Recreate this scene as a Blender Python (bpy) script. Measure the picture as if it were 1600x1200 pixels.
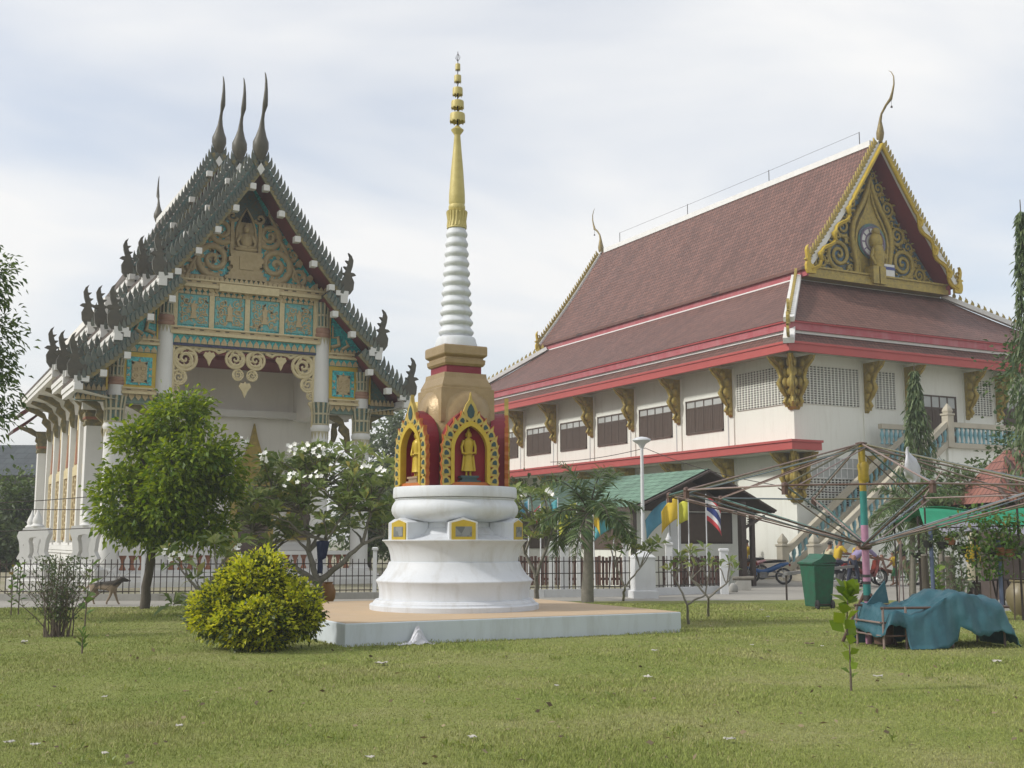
import bpy, bmesh, math, random
import numpy as np
from mathutils import Vector, Matrix, Quaternion

for o in list(bpy.data.objects): bpy.data.objects.remove(o)
S = bpy.context.scene
C = S.collection
R = math.radians
rnd = random.Random(7)

# ---------------------------------------------------------------- camera
CAM_H, YAW, PITCH = 1.5, R(27.8), math.atan(244 / 1836)
cd = bpy.data.cameras.new('camera'); cam = bpy.data.objects.new('camera', cd); C.objects.link(cam)
cam.location = (0, 0, CAM_H); cam.rotation_euler = (R(90) + PITCH, 0, -YAW)
cd.sensor_width = 36; cd.lens = 36 * 1836 / 1600; cd.clip_start = .1; cd.clip_end = 3000
S.camera = cam
S.render.resolution_x, S.render.resolution_y = 1024, 768

# ---------------------------------------------------------------- sky, sun, exposure
SUN_EL, SUN_AZ = R(36), R(-76)          # azimuth clockwise from +Y: the sun stands to the left
w = bpy.data.worlds.new('World'); S.world = w; w.use_nodes = True
nt = w.node_tree; nt.nodes.clear()
def wn(t, **k):
    n = nt.nodes.new(t)
    for a, b in k.items(): setattr(n, a, b)
    return n
sky = wn('ShaderNodeTexSky', sky_type='NISHITA', sun_disc=False, sun_elevation=SUN_EL, sun_rotation=SUN_AZ,
         altitude=10, air_density=1.0, dust_density=2.2, ozone_density=1.0)
bg1 = wn('ShaderNodeBackground'); bg1.inputs[1].default_value = .17
bg2 = wn('ShaderNodeBackground'); bg2.inputs[0].default_value = (.88, .878, .87, 1); bg2.inputs[1].default_value = 1.02
tc = wn('ShaderNodeTexCoord'); sep = wn('ShaderNodeSeparateXYZ'); nt.links.new(tc.outputs['Generated'], sep.inputs[0])
mx = wn('ShaderNodeMath', operation='MAXIMUM'); mx.inputs[1].default_value = 0.0; nt.links.new(sep.outputs[2], mx.inputs[0])
ad = wn('ShaderNodeMath', operation='ADD'); ad.inputs[1].default_value = .22; nt.links.new(mx.outputs[0], ad.inputs[0])
dv = wn('ShaderNodeVectorMath', operation='DIVIDE'); cb = wn('ShaderNodeCombineXYZ')
for i in range(3): nt.links.new(ad.outputs[0], cb.inputs[i])
nt.links.new(tc.outputs['Generated'], dv.inputs[0]); nt.links.new(cb.outputs[0], dv.inputs[1])
mp = wn('ShaderNodeMapping'); mp.inputs['Scale'].default_value = (.75, 1.15, .5); mp.inputs['Rotation'].default_value = (0, 0, R(35)); mp.inputs['Location'].default_value = (3.1, .4, 0)
nt.links.new(dv.outputs[0], mp.inputs[0])
no = wn('ShaderNodeTexNoise'); no.inputs['Scale'].default_value = 1.25; no.inputs['Detail'].default_value = 5; no.inputs['Roughness'].default_value = .48; no.inputs['Distortion'].default_value = .35
nt.links.new(mp.outputs[0], no.inputs[0])
rp = wn('ShaderNodeValToRGB'); rp.color_ramp.elements[0].position = .33; rp.color_ramp.elements[0].color = (.42,) * 3 + (1,)
rp.color_ramp.elements[1].position = .56; rp.color_ramp.elements[1].color = (.97,) * 3 + (1,)
nt.links.new(no.outputs[0], rp.inputs[0])
mix = wn('ShaderNodeMixShader'); wo = wn('ShaderNodeOutputWorld')
nt.links.new(sky.outputs[0], bg1.inputs[0])
nt.links.new(rp.outputs[0], mix.inputs[0]); nt.links.new(bg1.outputs[0], mix.inputs[1]); nt.links.new(bg2.outputs[0], mix.inputs[2])
nt.links.new(mix.outputs[0], wo.inputs[0])

sd = bpy.data.lights.new('sun', 'SUN'); sd.energy = 2.7; sd.angle = R(5); sd.color = (1, .97, .915)
sun = bpy.data.objects.new('sun', sd); C.objects.link(sun)
tow = Vector((math.sin(SUN_AZ) * math.cos(SUN_EL), math.cos(SUN_AZ) * math.cos(SUN_EL), math.sin(SUN_EL)))
sun.rotation_euler = tow.to_track_quat('Z', 'Y').to_euler(); sun.location = tow * 60
vs = S.view_settings; vs.view_transform = 'Standard'; vs.look = 'None'; vs.exposure = 0.16; vs.gamma = 1.0; vs.use_curve_mapping = False

# ---------------------------------------------------------------- survey helpers (photo pixel -> place on the site)
_f = Vector((math.sin(YAW) * math.cos(PITCH), math.cos(YAW) * math.cos(PITCH), math.sin(PITCH)))
_r = Vector((math.cos(YAW), -math.sin(YAW), 0)); _u = _r.cross(_f)
def _ray(x, y): return _f + _r * ((x - 800) / 1836) + _u * ((600 - y) / 1836)
def G(x, y, z=0.0):
    d = _ray(x, y); t = (z - CAM_H) / d.z; return Vector((d.x * t, d.y * t, z))
def AT(x, y, dep):
    d = _ray(x, y); k = d.x * math.sin(YAW) + d.y * math.cos(YAW); t = dep / k
    return Vector((d.x * t, d.y * t, CAM_H + d.z * t))

# ---------------------------------------------------------------- object helpers
def tag(o, label=None, cat=None, group=None, kind=None):
    if label: o['label'] = label
    if cat: o['category'] = cat
    if group: o['group'] = group
    if kind: o['kind'] = kind
    return o
def thing(name, loc, label, cat, group=None, rz=0.0):
    o = bpy.data.objects.new(name, None); C.objects.link(o); o.empty_display_size = .2
    o.location = loc; o.rotation_euler = (0, 0, rz)
    return tag(o, label, cat, group)
def inst(name, me, parent=None, loc=(0, 0, 0), rot=(0, 0, 0), sc=(1, 1, 1)):
    o = bpy.data.objects.new(name, me); C.objects.link(o)
    o.location = loc; o.rotation_euler = rot; o.scale = sc if hasattr(sc, '__len__') else (sc,) * 3
    if parent: o.parent = parent
    return o
def copy_tree(o, parent=None):
    c = o.copy(); C.objects.link(c); c.parent = parent
    for ch in list(o.children): copy_tree(ch, c)
    return c

class MB:
    """collects shapes and links them as one mesh"""
    def __init__(s): s.v = []; s.f = []; s.mi = []; s.uv = {}; s.cur = 0
    def mat(s, i): s.cur = i; return s
    def add(s, vs, fs, M=None):
        b = len(s.v)
        s.v += [tuple(M @ Vector(p)) for p in vs] if M is not None else [tuple(p) for p in vs]
        for f in fs: s.f.append([b + i for i in f]); s.mi.append(s.cur)
        return s
    def box(s, x0, x1, y0, y1, z0, z1, M=None):
        return s.add([(x0,y0,z0),(x1,y0,z0),(x1,y1,z0),(x0,y1,z0),(x0,y0,z1),(x1,y0,z1),(x1,y1,z1),(x0,y1,z1)],
                     [(3,2,1,0),(4,5,6,7),(0,1,5,4),(1,2,6,5),(2,3,7,6),(3,0,4,7)], M)
    def bar(s, a, b, wx, wz=None, up=(0, 0, 1)):
        """rectangular bar from a to b"""
        a, b = Vector(a), Vector(b); d = b - a; L = d.length; d.normalize()
        u = Vector(up)
        if abs(d.dot(u)) > .98: u = Vector((0, 1, 0))
        x = d.cross(u).normalized(); z = x.cross(d)
        M = Matrix((x, d, z)).transposed().to_4x4(); M.translation = a
        wz = wx if wz is None else wz
        return s.box(-wx / 2, wx / 2, 0, L, -wz / 2, wz / 2, M)
    def prism(s, poly, a, b, ax='y', M=None):
        n = len(poly)
        P = {'y': lambda u, w, t: (u, t, w), 'x': lambda u, w, t: (t, u, w), 'z': lambda u, w, t: (u, w, t)}[ax]
        vs = [P(u, w, a) for u, w in poly] + [P(u, w, b) for u, w in poly]
        fs = [tuple(range(n)), tuple(range(2 * n - 1, n - 1, -1))] + [(i, i + n, (i + 1) % n + n, (i + 1) % n) for i in range(n)]
        return s.add(vs, fs, M)
    def tube(s, pts, r, n=8, cap=True, flat=None):
        pts = [Vector(p) for p in pts]; m = len(pts)
        rs = list(r) if hasattr(r, '__len__') else [r] * m
        vs = []; fs = []; px = None
        for i, p in enumerate(pts):
            d = (pts[min(i + 1, m - 1)] - pts[max(i - 1, 0)]).normalized()
            if px is None:
                u = Vector((0, 0, 1)) if abs(d.z) < .9 else Vector((0, 1, 0))
                px = d.cross(u).normalized()
            else:
                px = (px - d * px.dot(d)).normalized()
            py = d.cross(px)
            for k in range(n):
                a = 2 * math.pi * k / n
                o = px * math.cos(a) * rs[i] + py * math.sin(a) * rs[i]
                if flat: o = Vector((o.x * flat[0], o.y * flat[1], o.z * flat[2]))
                vs.append(p + o)
        for i in range(m - 1):
            for k in range(n):
                fs.append((i * n + k, i * n + (k + 1) % n, (i + 1) * n + (k + 1) % n, (i + 1) * n + k))
        if cap: fs += [tuple(range(n - 1, -1, -1)), tuple(range((m - 1) * n, m * n))]
        return s.add(vs, fs)
    def lathe(s, prof, n=32, c=(0, 0, 0), a0=0.0, sx=1, sy=1, M=None):
        vs = []; fs = []; m = len(prof)
        for r, z in prof:
            for k in range(n):
                a = a0 + 2 * math.pi * k / n
                vs.append((c[0] + max(r, .0005) * math.cos(a) * sx, c[1] + max(r, .0005) * math.sin(a) * sy, c[2] + z))
        for i in range(m - 1):
            for k in range(n):
                fs.append((i * n + k, i * n + (k + 1) % n, (i + 1) * n + (k + 1) % n, (i + 1) * n + k))
        fs += [tuple(range(n - 1, -1, -1)), tuple(range((m - 1) * n, m * n))]
        return s.add(vs, fs, M)
    def square(s, prof, c=(0, 0, 0)):
        return s.lathe([(h * math.sqrt(2), z) for h, z in prof], 4, c, math.pi / 4)
    def torus(s, c, R1, r, n=24, k=8, axis='y', M=None):
        vs = []; fs = []
        for i in range(n):
            a = 2 * math.pi * i / n
            for j in range(k):
                b = 2 * math.pi * j / k
                q = R1 + r * math.cos(b); e = (q * math.cos(a), r * math.sin(b), q * math.sin(a))
                if axis == 'z': e = (e[0], e[2], e[1])
                if axis == 'x': e = (e[1], e[0], e[2])
                vs.append((c[0] + e[0], c[1] + e[1], c[2] + e[2]))
                fs.append((i * k + j, i * k + (j + 1) % k, ((i + 1) % n) * k + (j + 1) % k, ((i + 1) % n) * k + j))
        return s.add(vs, fs, M)
    def ball(s, c, r, n=12, m=8, sc=(1, 1, 1)):
        pr = [(r * math.sin(math.pi * i / m), -r * math.cos(math.pi * i / m) * sc[2]) for i in range(m + 1)]
        return s.lathe(pr, n, c, 0, sc[0], sc[1])
    def quad(s, a, b, c, d, uv=None):
        s.add([a, b, c, d], [(0, 1, 2, 3)])
        if uv: s.uv[len(s.f) - 1] = uv
        return s
    def mesh(s, name, mats, smooth=None, recalc=True):
        me = bpy.data.meshes.new(name); me.from_pydata(s.v, [], s.f)
        for m in (mats if isinstance(mats, (list, tuple)) else [mats]): me.materials.append(m)
        if max(s.mi, default=0) > 0: me.polygons.foreach_set('material_index', s.mi)
        if s.uv:
            ul = me.uv_layers.new(name='UVMap')
            for fi, uv in s.uv.items():
                p = me.polygons[fi]
                for k, li in enumerate(p.loop_indices): ul.data[li].uv = uv[k]
        if recalc:
            bm = bmesh.new(); bm.from_mesh(me); bmesh.ops.recalc_face_normals(bm, faces=bm.faces); bm.to_mesh(me); bm.free()
        if smooth is not None:
            me.shade_smooth(); me.set_sharp_from_angle(angle=R(smooth))
        me.update()
        return me
    def build(s, name, mats, parent=None, smooth=None, loc=(0, 0, 0), rot=(0, 0, 0), sc=(1, 1, 1), recalc=True):
        return inst(name, s.mesh(name, mats, smooth, recalc), parent, loc, rot, sc)

def spiral(c, r0, turns, a0, sgn=1, y=0.0, n=26, k=.15):
    """points of a scroll in the x-z plane, from outside in"""
    out = []
    for i in range(n):
        t = i / (n - 1); r = r0 * (1 - t) ** .9 + r0 * k * (1 - t) * 0 + .02 * r0
        a = a0 + sgn * turns * 2 * math.pi * t
        out.append((c[0] + r * math.cos(a), y, c[1] + r * math.sin(a)))
    return out
def arc(c, r, a0, a1, n=12, y=0.0):
    return [(c[0] + r * math.cos(R(a0 + (a1 - a0) * i / n)), y, c[1] + r * math.sin(R(a0 + (a1 - a0) * i / n))) for i in range(n + 1)]
def lerp(a, b, t): return a + (b - a) * t
def along(pts, step, off=0.0):
    """positions and unit tangents every step metres along a 2-D polyline"""
    out = []; d = off; acc = 0
    for (x0, z0), (x1, z1) in zip(pts[:-1], pts[1:]):
        L = math.hypot(x1 - x0, z1 - z0)
        while d <= acc + L:
            t = (d - acc) / L; out.append((lerp(x0, x1, t), lerp(z0, z1, t), (x1 - x0) / L, (z1 - z0) / L)); d += step
        acc += L
    return out

# ---------------------------------------------------------------- materials
def mk(name, col, rough=.6, col2=None, scale=3.0, amt=.5, bump=0.0, bscale=40.0, metal=0.0, stain=0.0, stain_col=(.12, .11, .09),
       kind='noise', spec=.4, stretch=(1, 1, 1), rand=0.0, sheen=0, detail=5):
    m = bpy.data.materials.new(name); m.use_nodes = True; n = m.node_tree; b = n.nodes['Principled BSDF']
    b.inputs['Roughness'].default_value = rough; b.inputs['Metallic'].default_value = metal; b.inputs['Specular IOR Level'].default_value = spec
    L = n.links.new
    tcn = n.nodes.new('ShaderNodeTexCoord'); mpn = n.nodes.new('ShaderNodeMapping'); mpn.inputs['Scale'].default_value = stretch
    L(tcn.outputs['Object'], mpn.inputs[0])
    c2 = col2 or tuple(x * .72 for x in col)
    if kind == 'voronoi':
        t = n.nodes.new('ShaderNodeTexVoronoi'); t.inputs['Scale'].default_value = scale; L(mpn.outputs[0], t.inputs['Vector'])
        sp = n.nodes.new('ShaderNodeSeparateColor'); L(t.outputs['Color'], sp.inputs[0]); fo = sp.outputs[0]
    else:
        t = n.nodes.new('ShaderNodeTexNoise'); t.inputs['Scale'].default_value = scale; t.inputs['Detail'].default_value = detail; t.inputs['Roughness'].default_value = .6
        L(mpn.outputs[0], t.inputs['Vector'])
        rr = n.nodes.new('ShaderNodeMapRange'); rr.inputs[1].default_value = .32; rr.inputs[2].default_value = .68; L(t.outputs[0], rr.inputs[0]); fo = rr.outputs[0]
    mu = n.nodes.new('ShaderNodeMath'); mu.operation = 'MULTIPLY'; mu.inputs[1].default_value = amt; L(fo, mu.inputs[0])
    mi = n.nodes.new('ShaderNodeMix'); mi.data_type = 'RGBA'; mi.inputs[6].default_value = (*col, 1); mi.inputs[7].default_value = (*c2, 1)
    L(mu.outputs[0], mi.inputs[0]); out = mi.outputs[2]
    if stain:
        ms = n.nodes.new('ShaderNodeMapping'); ms.inputs['Scale'].default_value = (2.2, 2.2, .35); L(tcn.outputs['Object'], ms.inputs[0])
        t2 = n.nodes.new('ShaderNodeTexNoise'); t2.inputs['Scale'].default_value = 1.6; t2.inputs['Detail'].default_value = 8; t2.inputs['Roughness'].default_value = .68; L(ms.outputs[0], t2.inputs['Vector'])
        r2 = n.nodes.new('ShaderNodeMapRange'); r2.inputs[1].default_value = .5; r2.inputs[2].default_value = .8; r2.inputs[4].default_value = stain; L(t2.outputs[0], r2.inputs[0])
        m2 = n.nodes.new('ShaderNodeMix'); m2.data_type = 'RGBA'; m2.inputs[7].default_value = (*stain_col, 1); L(out, m2.inputs[6]); L(r2.outputs[0], m2.inputs[0]); out = m2.outputs[2]
    if rand:
        oi = n.nodes.new('ShaderNodeObjectInfo'); hs = n.nodes.new('ShaderNodeHueSaturation')
        r3 = n.nodes.new('ShaderNodeMapRange'); r3.inputs[3].default_value = 1 - rand; r3.inputs[4].default_value = 1 + rand; L(oi.outputs['Random'], r3.inputs[0])
        L(r3.outputs[0], hs.inputs['Value']); L(out, hs.inputs['Color']); out = hs.outputs[0]
    L(out, b.inputs['Base Color'])
    if bump:
        t3 = n.nodes.new('ShaderNodeTexVoronoi' if kind == 'voronoi' else 'ShaderNodeTexNoise'); t3.inputs['Scale'].default_value = bscale; L(mpn.outputs[0], t3.inputs['Vector'])
        if kind != 'voronoi': t3.inputs['Detail'].default_value = 6
        bp = n.nodes.new('ShaderNodeBump'); bp.inputs['Strength'].default_value = bump; bp.inputs['Distance'].default_value = .02
        L(t3.outputs[0], bp.inputs['Height']); L(bp.outputs[0], b.inputs['Normal'])
    return m

def leafmat(name, col, col2, trans=.35, rough=.45, old=None):
    """leaf tint varies from leaf to leaf"""
    m = bpy.data.materials.new(name); m.use_nodes = True; n = m.node_tree; b = n.nodes['Principled BSDF']; L = n.links.new
    g = n.nodes.new('ShaderNodeNewGeometry'); rp = n.nodes.new('ShaderNodeValToRGB')
    e = rp.color_ramp.elements; e[0].color = (*col, 1); e[1].color = (*col2, 1); e[1].position = .9
    if old: x = e.new(.97); x.color = (*old, 1)
    L(g.outputs['Random Per Island'], rp.inputs[0]); L(rp.outputs[0], b.inputs['Base Color'])
    b.inputs['Roughness'].default_value = rough; b.inputs['Specular IOR Level'].default_value = .3
    t = n.nodes.new('ShaderNodeBsdfTranslucent')
    hs = n.nodes.new('ShaderNodeHueSaturation'); hs.inputs['Hue'].default_value = .485; hs.inputs['Saturation'].default_value = 1.1; hs.inputs['Value'].default_value = 1.25
    L(rp.outputs[0], hs.inputs['Color']); L(hs.outputs[0], t.inputs[0])
    mxs = n.nodes.new('ShaderNodeMixShader'); mxs.inputs[0].default_value = trans
    L(b.outputs[0], mxs.inputs[1]); L(t.outputs[0], mxs.inputs[2]); L(mxs.outputs[0], n.nodes['Material Output'].inputs[0])
    return m

def tilemat(name, col, col2, tw=.16, th=.2, mortar=(.09, .06, .05)):
    """small roof tiles laid by UV in metres"""
    m = bpy.data.materials.new(name); m.use_nodes = True; n = m.node_tree; b = n.nodes['Principled BSDF']; L = n.links.new
    tcn = n.nodes.new('ShaderNodeTexCoord')
    br = n.nodes.new('ShaderNodeTexBrick'); br.inputs['Color1'].default_value = (*col, 1); br.inputs['Color2'].default_value = (*col2, 1); br.inputs['Mortar'].default_value = (*mortar, 1)
    br.inputs['Scale'].default_value = 1; br.inputs['Brick Width'].default_value = tw; br.inputs['Row Height'].default_value = th; br.inputs['Mortar Size'].default_value = .018; br.inputs['Mortar Smooth'].default_value = .6
    L(tcn.outputs['UV'], br.inputs['Vector'])
    no2 = n.nodes.new('ShaderNodeTexNoise'); no2.inputs['Scale'].default_value = .5; no2.inputs['Detail'].default_value = 8; no2.inputs['Roughness'].default_value = .65; mpu = n.nodes.new('ShaderNodeMapping'); mpu.inputs['Scale'].default_value = (1.6, .45, 1); L(tcn.outputs['UV'], mpu.inputs[0]); L(mpu.outputs[0], no2.inputs['Vector'])
    r2 = n.nodes.new('ShaderNodeMapRange'); r2.inputs[1].default_value = .3; r2.inputs[2].default_value = .75; r2.inputs[3].default_value = .76; r2.inputs[4].default_value = 1.2; L(no2.outputs[0], r2.inputs[0])
    hs = n.nodes.new('ShaderNodeHueSaturation'); L(br.outputs[0], hs.inputs['Color']); L(r2.outputs[0], hs.inputs['Value']); L(hs.outputs[0], b.inputs['Base Color'])
    b.inputs['Roughness'].default_value = .62; b.inputs['Specular IOR Level'].default_value = .35
    sp = n.nodes.new('ShaderNodeSeparateXYZ'); L(tcn.outputs['UV'], sp.inputs[0])
    fr = n.nodes.new('ShaderNodeMath'); fr.operation = 'MULTIPLY'; fr.inputs[1].default_value = 1 / th; L(sp.outputs[1], fr.inputs[0])
    f2 = n.nodes.new('ShaderNodeMath'); f2.operation = 'FRACT'; L(fr.outputs[0], f2.inputs[0])
    ms = n.nodes.new('ShaderNodeMath'); ms.operation = 'SUBTRACT'; ms.inputs[0].default_value = 1.0; L(f2.outputs[0], ms.inputs[1])
    mu = n.nodes.new('ShaderNodeMath'); mu.operation = 'SUBTRACT'; L(ms.outputs[0], mu.inputs[0]); L(br.outputs['Fac'], mu.inputs[1])
    bp = n.nodes.new('ShaderNodeBump'); bp.inputs['Strength'].default_value = 1.0; bp.inputs['Distance'].default_value = .05; L(mu.outputs[0], bp.inputs['Height']); L(bp.outputs[0], b.inputs['Normal'])
    return m

white = mk('whitewash', (.64, .65, .66), .7, (.54, .55, .56), 1.2, .6, .12, 30, stain=.30, stain_col=(.42, .40, .36))
temple_white = mk('temple_whitewash', (.66, .655, .63), .75, (.57, .56, .53), .8, .6, .12, 30, stain=.22, stain_col=(.45, .43, .38))
stucco = mk('grey_stucco', (.74, .72, .68), .85, (.66, .64, .60), .6, .6, .1, 25, stain=.12)
cream = mk('cream_wall_paint', (.75, .755, .69), .8, (.69, .69, .63), .5, .6, .10, 30, stain=.34, stain_col=(.46, .43, .35))
gold = mk('gold_paint', (.50, .38, .10), .45, (.38, .27, .06), 9, .7, .2, 60, metal=.15)
spire_gold = mk('pale_spire_gold', (.52, .44, .17), .5, (.42, .34, .11), 9, .7, .2, 60, metal=.1)
gold_dull = mk('weathered_gold', (.42, .31, .065), .45, (.17, .14, .055), 7, .7, .5, 35, metal=.25)
yellow_gold = mk('yellow_gold_paint', (.52, .37, .035), .42, (.38, .26, .025), 8, .5, .1, 40, metal=.15)
ochre = mk('ochre_relief', (.50, .40, .23), .7, (.37, .28, .14), 9, .7, .4, 50)
cream_lace = mk('cream_gold_carving', (.60, .51, .31), .7, (.46, .38, .20), 8, .7, .4, 50)
teal = mk('teal_glass_mosaic', (.02, .50, .50), .25, (.015, .20, .24), 18, 1.0, .5, 22, kind='voronoi', spec=.7)
dark_teal = mk('dark_teal_mosaic', (.025, .12, .11), .3, (.10, .10, .05), 18, 1.0, .5, 18, kind='voronoi', spec=.7)
moss_gold = mk('mossy_green_gilding', (.09, .095, .055), .6, (.24, .18, .06), 6, .9, .5, 30)
naga_green = mk('grey_green_naga_scales', (.085, .10, .08), .5, (.05, .12, .115), 7, .8, .7, 12, kind='voronoi')
tooth_mat = mk('dark_bronze_teeth', (.075, .095, .085), .5, (.115, .115, .075), 8, .8, .3, 30, rand=.25)
finial_mat = mk('weathered_bronze_finial', (.085, .075, .05), .5, (.05, .05, .038), 6, .8, .3, 30)
hall_soffit = mk('hall_red_soffit', (.24, .03, .035), .6, (.18, .025, .03), 3, .6)
dark_red = mk('dark_red_soffit', (.19, .04, .04), .7, (.12, .03, .03), 3, .6)
hall_red = mk('hall_red_paint', (.40, .055, .055), .55, (.32, .05, .05), 2, .7, stain=.12, stain_col=(.6, .5, .48))
fascia_red = mk('fascia_red_paint', (.43, .085, .075), .6, (.36, .07, .065), 1.2, .6)
pink_band = mk('faded_pink_band', (.36, .065, .08), .6, (.42, .15, .16), 1.6, .8, stain=.25, stain_col=(.55, .46, .46))
maroon = mk('maroon_paint', (.22, .018, .03), .5, (.17, .015, .025), 4, .5)
ring_brown = mk('terracotta_ring', (.34, .20, .14), .6, (.26, .14, .09), 7, .6)
terracotta = mk('terracotta', (.30, .13, .07), .75, (.20, .08, .05), 8, .7, .2, 40)
bell_mat = mk('bronze_ochre_tile', (.34, .245, .125), .33, (.27, .185, .085), 5, .8, .35, 45, metal=.2)
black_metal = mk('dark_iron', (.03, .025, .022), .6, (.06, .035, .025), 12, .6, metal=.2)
glass_dark = mk('dark_window_glass', (.06, .065, .065), .15, (.09, .09, .085), 2, .6, spec=.6)
brown_wood = mk('brown_louvre', (.10, .072, .055), .6, (.075, .055, .042), 6, .6, .1, 30)
temple_tile = tilemat('temple_tiles', (.075, .07, .05), (.12, .07, .045), .18, .2)
hall_tile = tilemat('hall_roof_tiles', (.215, .105, .082), (.145, .072, .058), .20, .27, (.07, .04, .035))
# ================================================================ the setting
concrete = mk('worn_concrete', (.36, .34, .30), .85, (.27, .255, .225), .35, .8, .2, 18, stain=.35, stain_col=(.20, .18, .15))
earth = mk('dry_earth', (.30, .27, .20), .95, (.20, .20, .11), .25, .9, .3, 14)
kerb_mat = mk('kerb_concrete', (.42, .41, .38), .85, (.30, .29, .26), 1.5, .8, .2, 20, stain=.4)

def lawn_material():
    m = bpy.data.materials.new('mown_grass'); m.use_nodes = True; n = m.node_tree; b = n.nodes['Principled BSDF']; L = n.links.new
    t = n.nodes.new('ShaderNodeTexCoord'); a = n.nodes.new('ShaderNodeTexNoise'); a.inputs['Scale'].default_value = .55; a.inputs['Detail'].default_value = 8; a.inputs['Roughness'].default_value = .62
    mpg = n.nodes.new('ShaderNodeMapping'); L(t.outputs['Object'], mpg.inputs[0])
    L(mpg.outputs[0], a.inputs['Vector'])
    rp = n.nodes.new('ShaderNodeValToRGB'); e = rp.color_ramp.elements
    e[0].position = .30; e[0].color = (.165, .205, .050, 1); e[1].position = .72; e[1].color = (.27, .26, .12, 1)
    x = e.new(.5); x.color = (.21, .235, .07, 1)
    L(a.outputs[0], rp.inputs[0])
    f = n.nodes.new('ShaderNodeTexNoise'); f.inputs['Scale'].default_value = 26; f.inputs['Detail'].default_value = 5; f.inputs['Roughness'].default_value = .7; L(mpg.outputs[0], f.inputs['Vector'])
    r = n.nodes.new('ShaderNodeMapRange'); r.inputs[1].default_value = .3; r.inputs[2].default_value = .7; r.inputs[3].default_value = .6; r.inputs[4].default_value = 1.35; L(f.outputs[0], r.inputs[0])
    h = n.nodes.new('ShaderNodeHueSaturation'); L(rp.outputs[0], h.inputs['Color']); L(r.outputs[0], h.inputs['Value']); L(h.outputs[0], b.inputs['Base Color'])
    b.inputs['Roughness'].default_value = .9; b.inputs['Specular IOR Level'].default_value = .1
    bp = n.nodes.new('ShaderNodeBump'); bp.inputs['Strength'].default_value = .6; bp.inputs['Distance'].default_value = .03; L(f.outputs[0], bp.inputs['Height']); L(bp.outputs[0], b.inputs['Normal'])
    return m
lawn_mat = lawn_material()

tag(MB().quad((-900, -300, -.012), (900, -300, -.012), (900, 1500, -.012), (-900, 1500, -.012)).build('ground', earth, recalc=False), kind='structure')
# far edge of the lawn, read along the road
LAWN = [G(-900, 962), G(-200, 952), G(0, 950), G(130, 949), G(240, 948), G(420, 944), G(560, 942), G(840, 940), G(1000, 939), G(1140, 938), G(1215, 938), G(1290, 936), G(1400, 938), G(1500, 948), G(1620, 960), G(1900, 985), G(3200, 1060)]
edge = []
for a, b in zip(LAWN[:-1], LAWN[1:]):
    k = max(2, int((b - a).length / .35))
    for i in range(k):
        p = a.lerp(b, i / k); edge.append((p.x + rnd.uniform(-.06, .06), p.y + rnd.uniform(-.09, .09)))
lawn_poly = edge + [(40, -10), (-25, -10), (-25, 20)]
mb = MB(); mb.add([(x, y, 0) for x, y in lawn_poly], [tuple(range(len(lawn_poly)))])
lawn = tag(mb.build('lawn', lawn_mat, recalc=False), kind='structure')
# concrete lane behind the lawn and the paved yard in front of the assembly hall
mb = MB(); mb.add([(x, y, -.006) for x, y in [(-30, 33), (-6, 25), (2, 20), (12, 21), (20, 15), (40, 8), (60, 20), (60, 36), (36, 36.5), (30, 36.5), (24.5, 30.5), (21.8, 27.9), (18, 29.6), (15.4, 28.4), (11, 29.7), (3.2, 32.6), (-30, 49)]], [tuple(range(17))])
tag(mb.build('lane', concrete, recalc=False), kind='structure')

# ---------------------------------------------------------------- stupa platform
plat_side = mk('platform_blue_white_paint', (.56, .61, .65), .7, (.48, .52, .56), 1.0, .6, .08, 40, stain=.6, stain_col=(.30, .31, .28))
plat_top = mk('tan_painted_paving', (.50, .36, .22), .75, (.43, .33, .23), .8, .8, .1, 30, stain=.35, stain_col=(.55, .48, .38))
PX0, PX1, PY0, PY1 = 5.82, 11.65, 16.12, 21.95
t = thing('stupa_platform', (8.73, 19.03, 0), 'low square platform with pale blue sides and tan floor under the stupa', 'platform')
mb = MB(); mb.box(PX0 - 8.73, PX1 - 8.73, PY0 - 19.03, PY1 - 19.03, -.1, .325); o = mb.build('plinth', plat_side, t)
bv = o.modifiers.new('bevel', 'BEVEL'); bv.width = .015; bv.segments = 2
mb = MB(); mb.box(PX0 - 8.73 + .02, PX1 - 8.73 - .02, PY0 - 19.03 + .02, PY1 - 19.03 - .02, .32, .332); mb.build('floor_coat', plat_top, t)

# ---------------------------------------------------------------- stupa
CX, CY = 8.73, 18.69
st = thing('stupa', (CX, CY, .332), 'tall white and gold stupa with ringed spire, niches and round white base', 'stupa')
Z0 = .332
def zz(prof): return [(r, z - Z0) for r, z in prof]
def lath(name, prof, mat, n=64, sm=40): return MB().lathe(zz(prof), n).build(name, mat, st, sm)
stupa_white = mk('stupa_white_paint', (.62, .64, .67), .55, (.56, .58, .61), 1.6, .7, .10, 25, stain=.75, stain_col=(.40, .385, .35))
lath('base_step', [(1.455, .332), (1.46, .41), (1.44, .43), (1.40, .435), (1.395, .465), (1.375, .475), (1.36, .50), (1.30, .505)], stupa_white)
lath('base_drum', [(1.30, .503), (1.295, .56), (1.30, .66), (1.325, .76), (1.352, .806), (1.352, .822), (1.33, .842), (1.25, .91), (1.17, 1.03), (1.135, 1.13), (1.10, 1.135)], stupa_white, 64, 28)
lath('flared_tier', [(1.10, 1.132), (1.105, 1.17), (1.115, 1.25), (1.15, 1.37), (1.215, 1.46), (1.257, 1.49), (1.257, 1.505), (1.10, 1.515), (.86, 1.60), (.76, 1.72), (.755, 1.80)], stupa_white, 64, 30)
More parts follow.
